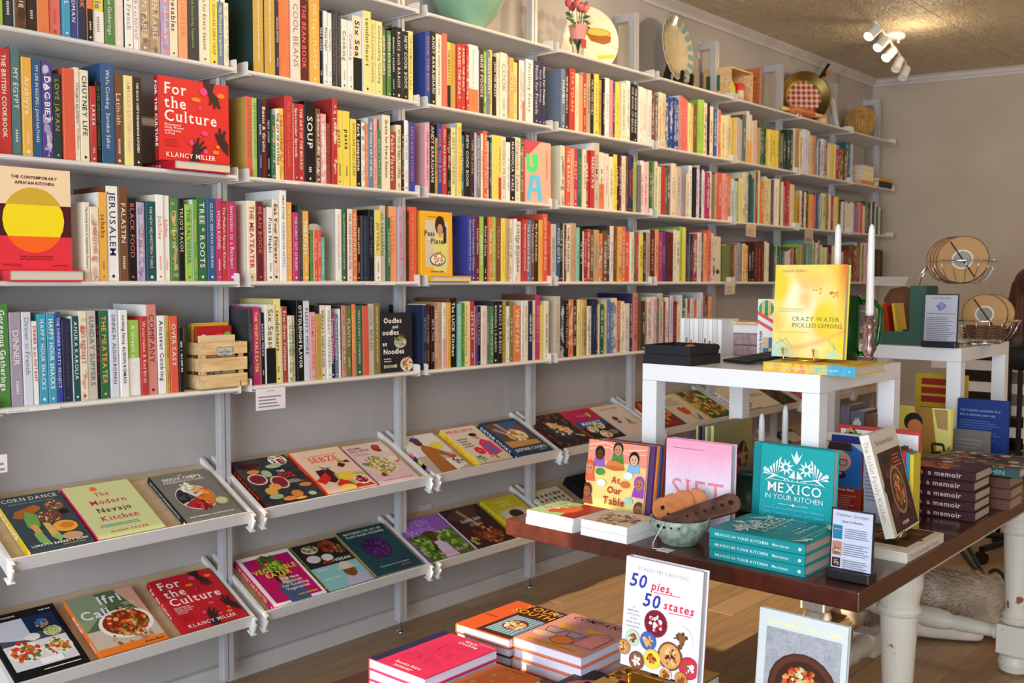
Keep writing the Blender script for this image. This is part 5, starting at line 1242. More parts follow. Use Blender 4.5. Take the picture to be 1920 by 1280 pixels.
O('crossbar',MB().box((-.06,.03,.01),(.062,.045,.03)).box((-.05,.01,.07),(.05,.018,.085)),'black',sd)
cb=E('display_crate',(3.28,.035,Z0),'open pine box of small goods on the ornament shelf','crate')
for a,b in (((0,0,0),(.262,.18,.008)),((0,0,.172),(.262,.18,.18)),((0,0,.008),(.008,.18,.172)),((.254,0,.008),(.262,.18,.172)),((.008,.172,.008),(.254,.18,.172))): O('board',MB().box(a,b),'pine',cb)
O('green_patch',MB().box((-.002,.07,.05),(0,.16,.14)),'gcard',cb)
def lath(name,prof,loc,m,label,cat,n=20,**k): o=O(name,MB().lathe(prof,n=n),m,smooth=True,label=label,cat=cat,**k); o.location=loc; return o
lath('red_tin',[(0,0),(.033,0),(.034,.004),(.034,.10),(.031,.105),(0,.105)],(3.47,.09,Z0+.008),mat('red_tin','d2281c',.4),'red tin inside the pine box','tin')
lath('yellow_bottle',[(0,0),(.03,0),(.034,.03),(.03,.075),(.012,.11),(.010,.125),(0,.125)],(3.37,.09,Z0+.008),mat('yellow_bottle','c9cf3a',.4),'yellow-green bottle inside the pine box','bottle')
lath('small_jar',[(0,0),(.02,0),(.022,.03),(.018,.045),(.02,.055),(0,.055)],(3.42,.05,Z0+.008),mat('cream_jar','d9c9a0',.5),'little cream jar inside the pine box','jar')
b=O('panel_board',MB().box((0,0,0),(.14,.03,.155)),mat('grey_beige_board','8f8070',.6),label='grey beige board leaning behind the pine box',cat='board'); b.location=(3.02,.17,Z0)
m=MB().box((0,0,0),(.012,.11,.235)); 
for i in range(16): m.box((-.006,.0,.01+i*.014),(0,.016,.017+i*.014))
b=O('notched_board',m,'cedar',label='tall notched wooden board beside the pine box',cat='board'); b.location=(3.66,.05,Z0)
gp=E('brass_pan',(4.40,.10,Z0),'antique brass pan standing upright on the ornament shelf','pan'); gp.rotation_euler=(-.12,0,-.8)
O('bowl',MB().lathe([(0,.03),(.115,.03),(.125,.026),(.165,.0),(.172,-.004),(.172,-.001),(.128,.03),(.116,.034),(0,.034)],(0,0,.172),48,ax='y'),'antique',gp,smooth=True)
m=MB()
for i in range(-6,7):
    for j in range(-6,7):
        if math.hypot(i,j)<6.1: m.add([(i*.0175-.0085,.0296,.172+j*.0175-.0085),(i*.0175+.0085,.0296,.172+j*.0175-.0085),(i*.0175+.0085,.0296,.172+j*.0175+.0085),(i*.0175-.0085,.0296,.172+j*.0175+.0085)],[(0,1,2,3)],lin(['8f2420','c98a78','e2c2b0'][(i%2)+(j%2)]))
O('gingham_cloth',m,'print',gp)
O('pan_handle',MB().tube([(.10,.0,.30),(.17,.02,.40)],.011,8).box((.12,-.01,.31),(.14,.01,.34)),'black',gp)
O('strap',MB().tube([(.12,.01,.29),(.20,.03,.375)],.006,6),'cedar',gp)
rp=E('rolling_pin',(4.02,.03,Z0+.028),'wooden rolling pin lying before the brass pan','rolling pin'); rp.rotation_euler=(0,0,-.10)
O('roller',MB().lathe([(0,-.0),(.026,0),(.028,.005),(.028,.255),(.026,.26),(0,.26)],n=20,ax='x'),'cedar',rp,smooth=True)
O('handle',MB().lathe([(.008,.26),(.014,.275),(.016,.30),(.012,.35),(.015,.375),(0,.38)],n=14,ax='x'),'pine',rp,smooth=True)
O('handle',MB().lathe([(0,-.10),(.014,-.09),(.012,-.04),(.008,0)],n=14,ax='x'),'pine',rp,smooth=True)
lath('ceramic_crock',[(0,0),(.05,0),(.055,.02),(.055,.075),(.048,.08),(0,.08)],(4.66,.13,Z0),mat('cream_crock','d8bf9c',.4),'small cream crock behind the brass pan','crock')
wb=E('wicker_ball',(5.33,.12,Z0+.115),'woven wicker ball on the ornament shelf','ball')
m=MB(); R_=.108
for i in range(16):
    a=i*math.pi/16; m.tube([(R_*math.cos(t)*math.cos(a)*1.0,R_*math.cos(t)*math.sin(a),R_*math.sin(t)) for t in [j*6.2832/20 for j in range(21)]],.0028,5)
for i in range(1,22):
    zz=-R_+2*R_*i/22; q=math.sqrt(max(0,R_*R_-zz*zz)); m.tube([(q*math.cos(t),q*math.sin(t),zz) for t in [j*6.2832/20 for j in range(21)]],.0026,5)
O('weave',m,'wicker',wb); O('lining',MB().ball((0,0,0),.099,20,12),mat('wicker_dark','8a6430',.8),wb,smooth=True)
# stacked books lying at the far end of the top book shelf
for i,(c,t_,w_,lab) in enumerate((('e0902c',.03,.24,'orange book at the foot of the far leaning pile'),('efe0c0',.035,.22,'cream book second in the far pile'),('f0e4c8',.035,.21,'ivory book near the top of the far pile'),('e8dcb4',.035,.20,'pale book topping the far pile'))):
    b=book(t_,w_,.17,c,label=lab,cat='book'); b.matrix_world=Matrix(((0,0,1,5.16+.01*i),(0,1,0,.03),(-1,0,0,ZR[1]+.001+sum([.03,.035,.035,.035][:i+1])+.001*i),(0,0,0,1)))
for i,(c,t_,lab) in enumerate((('1c2a26',.04,'black book lying at the far shelf end'),('d9942c',.022,'amber book lying on the black one at the far end'))):
    b=book(t_,.25,.18,c,label=lab,cat='book'); b.matrix_world=Matrix(((0,0,1,5.42),(0,1,0,.0),(-1,0,0,ZR[1]+.001+[.04,.062][i]+.001*i),(0,0,0,1)))
# ---------------------------------------------------------------- stained table with turned white legs
TT=.755
bt=E('display_table',(.214,-2.01,0),'long dark-stained table on chipped white turned legs','table')
O('tabletop',MB().box((0,0,.708),(2.05,1.045,TT)),'brown',bt,bevel=.004)
def leg(mb,x,y,top=.708):
    pr=[(.0,0),(.03,0),(.052,.012),(.058,.04),(.05,.066),(.03,.078)]
    mb.lathe(pr,(x,y,0),28); mb.box((x-.052,y-.052,.078),(x+.052,y+.052,.185))
    mb.lathe([(.03,.185),(.05,.19),(.054,.2),(.044,.208),(.05,.216),(.044,.225),(.036,.24),(.04,.30),(.048,.46),(.05,.52),(.056,.525),(.060,.535),(.056,.545),(.052,.55),(.054,.57),(.062,.60),(.062,.64),(.056,.66),(.05,.66)],(x,y,0),28)
    mb.box((x-.058,y-.058,.65),(x+.058,y+.058,top)); return mb
LX=(.632,1.82); LY=(.14,.905)
for x in LX:
    for y in LY: O('leg',leg(MB(),x,y),'chippy',bt,smooth=False)
def turned(a,b):
    m=MB(); A=Vector(a);B=Vector(b); d=B-A; k=[(0,.022),(.03,.03),(.04,.024),(.06,.024),(.1,.026),(.22,.030),(.26,.026),(.28,.034),(.34,.04),(.42,.040),(.47,.03),(.5,.038),(.53,.03),(.58,.040),(.66,.04),(.72,.034),(.74,.026),(.78,.03),(.9,.026),(.94,.024),(.96,.024),(.97,.03),(1,.022)]
    m.tube([A+d*t for t,_ in k],.03,16,rs=[r for _,r in k]); return m
O('stretcher',turned((LX[0],.52,.14),(LX[1],.52,.14)),'chippy',bt,smooth=True)
O('block',MB().box((1.35,.48,.10),(1.43,.56,.18)),'chippy',bt)
for x in LX: O('stretcher',turned((x,LY[0]+.05,.14),(x,LY[1]-.05,.14)),'chippy',bt,smooth=True)
O('apron',MB().box((.59,.10,.62),(1.86,.12,.708)).box((.59,.925,.62),(1.86,.945,.708)),'chippy',bt)
# white side tables standing on it
def lack(x,y,w,d,top,base,label):
    e=E('side_table',(x,y,base),label,'side table')
    h=top-base; O('tabletop',MB().box((0,0,h-.05),(w,d,h)),'lack',e,bevel=.0015)
    for a in (.0,w-.05):
        for b in (.0,d-.05): O('leg',MB().box((a,b,0),(a+.05,b+.05,h-.0505)),'lack',e,bevel=.001)
    return e
lack(.595,-1.737,.58,.56,1.194,TT,'nearer white square side table standing on the stained table')
lack(1.34+.53,-1.70,.60,.52,1.2,TT,'farther white square side table holding the wire baskets')
# ---------------------------------------------------------------- books and objects on the stained table
ZX=(-1,0,0); UP=(0,0,1)
def stand(x,y,z,w,h,t,col,label,cover,tilt=0,ex=ZX,**k):   # x,y = foot of the front cover at the spine side
    b=book(t,h,w,col,cover=cover,label=label,cat='book',**k); e=Vector(ex).normalized(); ez=Vector((0,0,1))-e*tilt
    b_=e; put(b,tuple(Vector((x,y,z+abs(tilt)*t))-e*t),(e.x,e.y,tilt),tuple(ez)); return b
def flat(x,y,z,w,h,t,col,label,cover=None,rz=0,**k):   # cover up; spine towards -x, head of the book towards +y ; x,y = spine foot corner
    b=book(t,h,w,col,cover=cover,label=label,cat='book',**k); lie(b,x,y,z,rz); return b
def pile(x,y,z,w,h,t,n,col,labels,cover,group=None,rz=0,jit=.004,**k):
    rr=random.Random(int(x*100+n))
    for i in range(n): flat(x+jit*(rr.random()-.5),y+jit*(rr.random()-.5),z+i*(t+.0006),w,h,t,col,labels[i],cover if i==n-1 else None,rz+(rr.random()-.5)*.02,**k)
MS=dict(spine='1a8e92',title='MEXICO IN YOUR KITCHEN   Martinez',tc='dfe9e4',page='b9a79a')
pile(.236,-1.868,TT,.205,.25,.0255,3,'1d9296',['lowest teal hardback of the flat pile of three','middle teal hardback of the flat pile of three','topmost teal hardback of the flat pile of three'],MEX,**MS)
def face_x(x,y,z,w,h,t,col,label,cover,tilt=0,rz=0,**k):
    """cover faces the window (-x); y is the spine side edge"""
    ex=Vector((-math.cos(rz),-math.sin(rz),0)); n=Vector((ex.x,ex.y,tilt)).normalized(); up=(Vector((0,0,1))-n*n.z).normalized()
    b=book(t,h,w,col,cover=cover,label=label,cat='book',**k); put(b,tuple(Vector((x,y,z))-n*t+Vector((0,0,max(0,n.z*t)))),tuple(n),tuple(up)); return b
face_x(.500,-1.612,TT,.205,.252,.030,'1fa0a2','upright teal hardback with white folk flowers and big title',MEX,.06,spine='1a8e92',title='MEXICO IN YOUR KITCHEN',tc='dfe9e4')
face_x(.531,-1.575,TT,.205,.250,.028,'1a8e92','second teal hardback right behind the upright one',None,.06,spine='1a8e92')
face_x(.462,-1.345,TT,.205,.245,.030,'f3adc4','upright pink and white hardback with thin capital title',SIFT,.03,back='e99ab0',page='c9d4d4')
face_x(.40,-1.105,TT,.205,.222,.010,'f0b48a','upright picture book of a family round a table',ATT,.13,rz=-.0)
for i,c in enumerate(('5a3a6a','d9843a','3a4a7a','8a3a2c')): face_x(.414+.012*i,-1.120-.004*i,TT,.205,.222,.009,c,'thin picture book, %s behind the family table cover'%ORD[i],[('R',0,0,.03,1,'e0a040')],.13,name='picture_book')
def board_book(x,y,z,w,h,t,label,cover,side='f1eeea'):
    b=book(t,h,w,side,cover=cover,label=label,cat='board book',hard=False,page=side,name='board_book'); lie(b,x,y,z); return b
board_book(.205,-1.215,TT,.165,.165,.020,'lower white-edged board book of the pair at the table corner',None)
board_book(.207,-1.217,TT+.0206,.160,.165,.020,'upper red and green board book of the pair at the table corner',BRDR)
board_book(.208,-1.392,TT,.145,.150,.021,'lower white-edged board book of the pair beside the sage bowl',None)
board_book(.206,-1.394,TT+.0216,.145,.150,.024,'upper cream board book of the pair beside the sage bowl',BFAM)
# bowl with wooden rests
bw=E('stoneware_bowl',(.315,-1.487,TT),'sage stoneware bowl with pierced rim and hanging tag','bowl')
O('body',MB().lathe([(0,0),(.048,0),(.052,.004),(.056,.012),(.07,.028),(.084,.055),(.088,.072),(.087,.080),(.083,.080),(.083,.070),(.078,.052),(.06,.024),(.04,.012),(0,.010)],n=40),'bowl',bw,smooth=True)
for a,r in ((2.9,.006),(3.15,.0045),(3.4,.0035),(3.65,.003),(2.2,.003)): O('hole',MB().lathe([(0,-.0012),(r,-.0012),(r,.0012),(0,.0012)],(0,0,0),12,ax='x'),'black',bw).location=(.0875*math.cos(a),.0875*math.sin(a),.064)
for o in [c for c in bw.children if c.name.startswith('hole')]: o.rotation_euler=(0,0,math.atan2(o.location.y,o.location.x))
O('tag_string',MB().tube([(-.086,.0,.075),(-.10,.01,.05),(-.112,.02,.02),(-.115,.018,.004),(-.10,0,.003)],.0012,6),mat('white_string','e8e6ea',.7),bw)
O('tag',MB().box((-.118,-.035,.001),(-.085,.006,.003)),mat('tag_card','dcdae0',.6),bw)
bw.scale=(.9,.9,.88)
def rest(loc,L,w,t,m,ex,nn,label,holes):
    ex=Vector(ex).normalized(); nn=Vector(nn); nn=(nn-ex*nn.dot(ex)).normalized(); ey=nn.cross(ex)
    e=E('wooden_rest',loc,label,'wooden rest'); e.matrix_world=Matrix(((ex.x,ey.x,nn.x,loc[0]),(ex.y,ey.y,nn.y,loc[1]),(ex.z,ey.z,nn.z,loc[2]),(0,0,0,1)))
    n=10; pts=[(-w*.15*math.sin(i*math.pi/n),w*.36*math.cos(i*math.pi/n)) for i in range(n+1)]+[(L-w*.5+w*.5*math.sin(i*math.pi/n),-w/2*math.cos(i*math.pi/n)) for i in range(n+1)]
    O('paddle',MB().prism(pts[::-1],2,0,t),m,e,bevel=.002)
    for i,r in enumerate(holes): O('hole',MB().lathe([(0,-.0006),(r,-.0006),(r,.0006),(0,.0006)],(L-.026-.024*i,0,t),12),'black',e)
IR=Vector((.657,-.753,0)); NC=Vector((-.62,-.5,.62))
for i in range(4): rest(tuple(Vector((.330,-1.485,TT+.022))+IR*.012*i+Vector((.8,.55,0))*.011*i),.115,.062,.007,'cedar',-IR*(.62-.2*i)+Vector((0,0,.75)),NC,'orange wooden rest, %s of four leaning in the sage bowl'%ORD[i],(.006,.005,.004) if i==0 else ())
rest((.285,-1.462,TT+.050),.205,.056,.012,'walnut',IR+Vector((.05,.05,.30)),NC,'dark walnut rest with a row of holes in the sage bowl',(.007,.0055,.005,.0045,.004,.0035))
lath('canister',[(0,0),(.062,0),(.064,.004),(.062,.012),(.052,.02),(.050,.10),(.056,.105),(.062,.112),(.060,.12),(0,.122)],(.80,-1.43,TT),mat('dark_green_enamel','25402f',.4),'dark green lidded canister behind the teal books','canister',n=32)
# folded olive card books
b=book(.012,.225,.255,'a89c64',cover=OLIV,label='olive covered book with small figure, behind the pink one',cat='book',spine='d8d490'); put(b,(.885,-1.245,TT),(0,-1,0),UP)
for i,c in enumerate(('d8d490','5a5468','2c2b30','c9c48a')):
    b=book(.008,.222,.25,c,label='%s thin book edge in the row behind the olive one'%['pale yellow','grey violet','charcoal','straw yellow'][i],cat='book',hard=False); put(b,(.872,-1.232+.011*i,TT),(0,-1,0),UP)
def candle(x,y,z,h,label,base=None,m='glasspink'):
    e=E('taper_candle',(x,y,z),label,'candle'); O('wax',MB().lathe([(0,0),(.0105,0),(.0115,.01),(.0095,h*.8),(.0085,h-.02),(.006,h-.006),(.001,h)],n=18),'wax',e,smooth=True); O('wick',MB().tube([(0,0,h-.001),(.001,0,h+.006)],.0008,5),'black',e)
    if base: o=O('candle_holder',MB().lathe(base,n=24),m,smooth=True,label='glass holder under the %s'%label,cat='candle holder'); o.location=(x,y,z-base[-1][1])
HB=[(0,0),(.04,0),(.042,.004),(.03,.012),(.016,.02),(.012,.03),(.022,.045),(.012,.06),(.018,.075),(.014,.09),(.02,.10),(.013,.105),(.015,.12)]
candle(.93,-1.40,TT+.06,.215,'shorter white taper under the nearer side table',HB[:6]+[(.014,.06)])
candle(1.02,-1.435,TT+.06,.235,'taller white taper under the nearer side table',HB[:6]+[(.014,.06)])
# acrylic sign holders
def sign(x,y,z,w,h,label,items,tilt=.12):
    e=E('sign_holder',(x,y,z),label,'sign'); n=Vector((-1,0,tilt)).normalized(); 
    O('base',MB().box((-.02,-w,0),(.03,.0,.022)),'black',e,bevel=.003)
    mb=MB().box((0,-w+.001,.02),(.0035,-.001,h)); 
    O('back_plate',MB().box((.001,-w,.02),(.004,.0,h+.004)),'black',e)
    pb=O('paper_insert',MB().box((-.0005,-w+.004,.024),(.0004,-.004,h)),'print',e)
    mb=MB(); art(mb,lambda u,v,n:(-.0005-EPS*n,-.004-u,.024+v),w-.008,h-.024,items); O('print',mb,'print',pb)
    O('clear_front',MB().box((-.0035,-w,.02),(-.0025,.0,h+.002)),'acrylic',e)
    e.rotation_euler=(0,tilt,0); return e
sign(.290,-1.905,TT,.102,.158,'desk sign with a curly heading and three small book pictures',[('R',0,0,1,1,'e9e8f2'),('T',.5,.90,.050,'Publisher Spotlight','3a3a40','c',.94,'i'),('T',.5,.80,.038,'Quarto Books','1c1c20','c',.6,'b'),('R',.02,.50,.26,.74,'2f86a0'),('T',.14,.66,.02,'MEXICO',Wh,'c',.2,'b'),('R',.02,.22,.26,.46,'d98a6a'),('S',.14,.30,.10,26,['e8e0d0','5a6a4a','8a6a4a'],.03,140),('R',.03,.02,.24,.18,'2c2a28'),('S',.14,.10,.07,20,['c9743a','d8b08a'],.02,141),('L',.32,.54,.98,.72,5,'8f8f9c'),('L',.30,.24,.98,.46,6,'8f8f9c'),('L',.30,.0,.98,.18,5,'8f8f9c')],.06)
# leaning cream cookbook on a brass easel over its twin
b=book(.026,.265,.212,'d6cdbf',cover=ITAL,spine='d6cdbf',title='The Italian Family Kitchen',tc='b5948a',label='cream cookbook lying flat below the brass easel',cat='book'); b.matrix_world=Matrix(((0,0,-1,.780),(0,1,0,-2.005),(1,0,0,TT),(0,0,0,1)))
n=Vector((.06,-.95,.27)).normalized(); up=(Vector((0,0,1))-n*n.z).normalized()
b=book(.026,.265,.212,'e0d8ca',cover=ITAL,spine='e6dfd2',title='The Italian Family Kitchen',tc='b5948a',label='cream cookbook propped on a brass easel, spine to the window',cat='book'); put(b,(.572,-1.928,TT+.036),tuple(n),tuple(up))
es=E('brass_easel',(.62,-1.92,TT+.027),'little brass easel holding the propped cream cookbook','easel')
o_=O('wire_frame',MB().tube([(-.02,.06,.0),(-.02,-.03,.006),(-.02,-.045,.03)],.002,6).tube([(.06,.10,.0),(.06,-.0,.006),(.06,-.02,.03)],.002,6).tube([(-.02,-.02,.006),(.06,.01,.006)],.002,6).tube([(-.02,.06,0),(.0,.07,.12),(.06,.10,0)],.002,6).ball((-.02,-.045,.032),.004,8,6).ball((.06,-.02,.032),.004,8,6),'brass',es,smooth=True)
# row of upright books behind the sign
face_x(.86,-1.635,TT,.115,.222,.014,'b03428','upright book showing a bearded man with glasses',FATH,0)
face_x(.862,-1.752,TT,.07,.215,.01,'c9ccd6','pale blue book edge beside the bearded man cover',[('L',.1,.3,.9,.9,12,'9a9cb0')],0)
face_x(.90,-1.64,TT,.18,.236,.012,'2c3a86','thin indigo book behind the bearded man cover',None,0)
face_x(.915,-1.62,TT,.19,.24,.012,'e9e3d0','thin cream book behind the indigo one',None,0)
face_x(.945,-1.64,TT,.236,.262,.02,'c8453a','tall white book with red frame behind the row',REDT,0)
for i,(c,h_,lab) in enumerate((('8a3028',.226,'brick red'),('c95a44',.222,'terracotta'),('2f5a34',.235,'leaf green'),('c43a3a',.228,'scarlet'),('3f8ab0',.224,'sky blue'),('d8c23a',.22,'mustard yellow'))):
    b=book(.0105,h_,.055,c,spine=c,label='%s spine in the upright row behind the propped cookbook'%lab,cat='book',title=''); b.matrix_world=Matrix(((0,1,0,.80),(-1,0,0,-1.848-.0112*i),(0,0,1,TT),(0,0,0,1)))
# memoir piles
GT=dict(spine='3b1a1e',title='Garten  a memoir',tc='b8aca8',page='b5a58f')
pile(1.065,-1.995,TT,.155,.235,.0285,5,'3b1a1e',['maroon memoir, %s'%w for w in ('bottom of the tall stack of five','second from the bottom in the stack of five','middle of the stack of five','second from the top of the stack of five','top of the stack of five')],GART,jit=.008,**GT)
pile(1.29,-2.03,TT,.15,.22,.032,3,'8a5a44',['brown book, %s'%w for w in ('bottom of the low pile beyond the memoirs','middle of the low pile beyond the memoirs','top of the low pile beyond the memoirs')],None,jit=.008,spine='5a3a30',page='a8947a')
pile(1.32,-2.03+.26,TT,.2,.16,.036,3,'7a6a5a',['stone coloured book, %s'%w for w in ('bottom of the pile under the green one','middle of the pile under the green one','top of the pile under the green one')],None,spine='5a4a42')
flat(1.27,-2.06,TT+.105,.25,.27,.026,'4a6a60','dark green patterned cookbook on top of the far pile',KITB,spine='2f4f4f',title='THE ITALIAN KITCHEN',tc='9ab0a4')
face_x(1.62,-1.56,TT+.001,.19,.248,.012,'e0c95e','yellow picture cover with dark-haired child at a table',GIRL,.10)
face_x(2.18,-1.43,TT+.001,.20,.318,.014,'cdb02c','mustard back cover with red stripes and black panel',YBAC,.02)
face_x(1.83,-1.705,TT+.001,.17,.268,.02,'1d3474','navy back cover with pale blue text near the farther table legs',BLUEB,0)
face_x(1.79,-1.70,TT+.001,.13,.162,.012,'77736e','grey card in front of the navy back cover',GREYB,0)
face_x(1.99,-1.885,TT+.001,.04,.255,.12,'b8443a','thick red and cream book beside the navy back cover',[('R',0,.4,1,1,'c9b8a0')],0)
for i,(c,tc_,h_,t_,lab) in enumerate((('6a6068','9a9098',.30,.03,'grey-violet'),('5c6068','c9c9d0',.285,.045,'grey badge'),('6a4a34','c9743a',.28,.03,'brown picture'))):
    b=book(t_,h_,.16,c,spine=c,title=['','THE BIBLE OF CAKE',''][i],tc=tc_,label='%s thick book standing under the nearer side table'%lab,cat='book',spineart=[('E',.5,.86,.3,.3,'d8d5d2')] if i==1 else None); b.matrix_world=Matrix(((0,1,0,1.10),(-1,0,0,-1.58-[0,.032,.079][i]),(0,0,1,TT),(0,0,0,1)))
pile(1.16,-1.36,TT,.16,.2,.03,4,'b59a84',['far pile of paperbacks between tapers, %s'%w for w in ('lowest','second','third','uppermost')],[('R',0,0,1,1,'a8605a'),('S',.5,.5,.4,30,['d9843a','5a8a6a'],.05,150)],spine='c9b8a4',page='cfc4b4')
# ---------------------------------------------------------------- on the nearer white table
L1=1.2
before=set(o.name for o in COL.objects)
def tray_box(x,y,z,w,d,h,label,rz=0,lid=False):
    m=MB().box((0,0,0),(w,d,.003)).box((0,0,.003),(.003,d,h)).box((w-.003,0,.003),(w,d,h)).box((.003,0,.003),(w-.003,.003,h)).box((.003,d-.003,.003),(w-.003,d,h))
    o=O('card_box',m,'blackcard',label=label,cat='box'); o.location=(x,y,z); o.rotation_euler=(0,0,rz); return o
tray_box(.545,-1.370,L1,.17,.165,.029,'lower matte black card box at the corner of the white table')
tray_box(.552,-1.363,L1+.0295,.165,.158,.027,'upper open black card box with an orange object inside')
o=O('orange_stone',MB().ball((0,0,0),(.022,.018,.013),16,10),mat('orange_ceramic','d4692a',.5),smooth=True,label='orange rounded piece inside the black box',cat='stone'); o.location=(.61,-1.328,L1+.0465)
for i in range(4):
    o=O('black_folder',MB().box((0,0,0),(.16,.11,.008)),'blackcard',label='flat black card sleeve, %s in the fan beside the boxes'%ORD[i],cat='sleeve'); o.location=(.70+.05*i,-1.47-.03*i,L1+.004+.006*i); o.rotation_euler=(-.02,-.09,-.35+.06*i)
# board books row
rr=random.Random(8)
for i in range(9):
    c=['e9e6e2','d9d5d0','f0ede8'][i%3]
    b=book(.016,.122,.115,c,name='board_book',label='small white-edged board book, %s in the row on the white table'%ORD[i],cat='board book',hard=False,page='e6e2dc',spineart=[('R',.3,.2+.05*(i%4),.7,.3+.06*(i%4),['2a2a2e','3a5a8a','c9663a','5a8a6a'][i%4])],back=c,backart=[('R',.04,.04,.96,.96,'dcc9b0'),('P',[(.3,.3),(.6,.35),(.55,.62),(.4,.6)],'6a4a44'),('L',.15,.12,.85,.2,2,'8a7a70')] if i==0 else None)
    b.matrix_world=Matrix(((0,1,0,.93),(-1,0,0,-1.235+.0175*i),(0,0,1,L1),(0,0,0,1)))
for i,(c,h_) in enumerate((('e6dfdc',.030),('9c7f7d',.038),('8f7170',.036))):
    z=[.075,.0365,.0][i]
    m=MB(); n=9
    m.prism([( .0,0),(.10,0),(.108,h_*.5),(.10,h_),(0,h_)],1,-.14,0)
    o=O('folded_cloth',m,'linen' if i else mat('white_linen','dcd6d2',.9),label='%s folded cloth in the stack beyond the board books'%['white top','middle mauve','bottom mauve'][i],cat='cloth',bevel=.006); o.location=(1.01,-1.19-.026,L1+z); 
o=O('thin_board',MB().box((0,0,0),(.11,.13,.008)),'pine',label='thin wooden board on the folded cloths',cat='board'); o.location=(1.0,-1.34,L1+.1055)
gb=E('grinder_box',(.965,-1.362,L1),'tall patterned box with a striped green face','box'); gb.rotation_euler=(0,0,-.08)
O('carton',MB().box((0,-.062,0),(.06,0,.19)),'lack',gb)
mb=MB(); art(mb,lambda u,v,n:(-EPS*n,-u,v),.062,.19,[('R',0,0,1,1,'efe9e2'),('E',.5,.84,.44,.44,'e0c56a')]+[('P',[(.5+.44*c0,.84-.144*math.sqrt(1-c0*c0)),(.5+.44*c1,.84-.144*math.sqrt(max(0,1-c1*c1))),(.5+.44*c1,.84+.144*math.sqrt(max(0,1-c1*c1))),(.5+.44*c0,.84+.144*math.sqrt(1-c0*c0))],'3f9a78') for c0,c1 in ((-.98,-.62),(-.2,.2),(.62,.98))]+[('E',.32,.87,.07,.05,Wh),('E',.68,.87,.07,.05,Wh),('E',.32,.87,.035,.035,K),('E',.68,.87,.035,.035,K),('W',[(.48,.86),(.44,.81),(.52,.80)],.02,'2c3a34'),('W',[(.38,.76),(.5,.75),(.62,.765)],.025,'2c3a34')]+[('P',[(0,.66-.14*i),(0,.60-.14*i),(1,.44-.14*i+.0),(1,.50-.14*i)],'e0605a') for i in range(-1,1)]+[('R',.36,.0,.68,.18,'4f74b4'),('R',.68,.18,1,.36,'4f74b4'),('R',.68,0,1,.18,'d9b98a'),('R',.36,.18,.68,.36,'d9b98a'),('R',0,.0,.34,.44,'efe9e2')]); 
text(mb,lambda a,b:(-EPS*30,-.008-(.011-b),.004+a),'Everybody Grinder',.011,lin('2a2a2c'),True,fit=.085)
O('printed_front',mb,'print',gb)
# crazy yellow book
SPN=[('S',.5,.80,.5,20,['e9cc4c','f0b044'],.8,161),('S',.5,.58,.5,16,['e89a54','eec24a'],.7,162),('S',.5,.36,.5,12,['d9c46a','9ac9a4'],.7,164),('S',.5,.14,.6,20,['5fb0c4','4aa6c8'],.8,163),('R',0,.0,1,.10,'4aa6c8')]
b=book(.026,.26,.212,'eac94a',spine='e6c449',cover=[('S',.5,.5,.6,60,['f3dc4c','e8a83a'],.1,160)],label='yellow hardback lying under the brass stand, spine to the window',cat='book'); 
mb=MB(); art(mb,lambda u,v,n:(u,-EPS*n,v),.026,.26,SPN)
g_=spine_mb(.026,.26,'CRAZY WATER, PICKLED LEMONS  DIANA HENRY',lin(Wh),lin('e6c449'),2); mb.merge(g_,Matrix.Translation((0,-EPS*30,0))); O('spine_lettering',mb,'print',b)
b.matrix_world=Matrix.Translation((.552,-1.855,L1))@Matrix(((0,1,0,0),(0,0,1,0),(1,0,0,0),(0,0,0,1)))
face_x(.640,-1.575,L1+.034,.208,.258,.026,'f3dc4c','upright yellow watercolour cover on a brass stand',CRAZY,.07,spine='e8c840')
bs=E('brass_stand',(.60,-1.66,L1+.0265),'brass book stand holding the yellow watercolour cover','stand')
for y in (.035,-.055): O('hook',MB().tube([(.10,y,.001),(.01,y,.003),(.012,y,.006),(.006,y,.03)],.0022,8).ball((.006,y,.033),.0045,10,8),'brass',bs,smooth=True)
O('rail',MB().tube([(.012,.035,.004),(.012,-.055,.004)],.0022,8).tube([(.10,.035,.001),(.13,-.01,.12),(.10,-.055,.001)],.0022,8),'brass',bs,smooth=True)
pt=E('green_pitcher',(.955,-1.645,L1),'green glass pitcher with a looped handle behind the yellow cover','pitcher')
O('vessel',MB().lathe([(.0,0),(.046,0),(.050,.004),(.052,.09),(.054,.20),(.056,.205),(.053,.205),(.050,.19),(.048,.09),(.045,.008),(0,.006)],n=36),'glassgreen',pt,smooth=True)
O('handle',MB().tube([(.02,-.05,.185),(.028,-.085,.188),(.030,-.105,.165),(.028,-.105,.12),(.025,-.10,.07),(.022,-.08,.035),(.02,-.048,.03)],.008,10),'glassgreen',pt,smooth=True)
candle(.86,-1.668,L1+.15,.265,'white taper rising behind the yellow watercolour cover',[(q[0],q[1]*1.25) for q in HB])
candle(.84,-1.775,L1+.15,.26,'white taper in pink glass at the table edge',[(q[0],q[1]*1.25) for q in HB])
for o in COL.objects:
    if o.name not in before and not o.parent: o.matrix_basis=Matrix.Translation((.05,.026,-.006))@o.matrix_basis
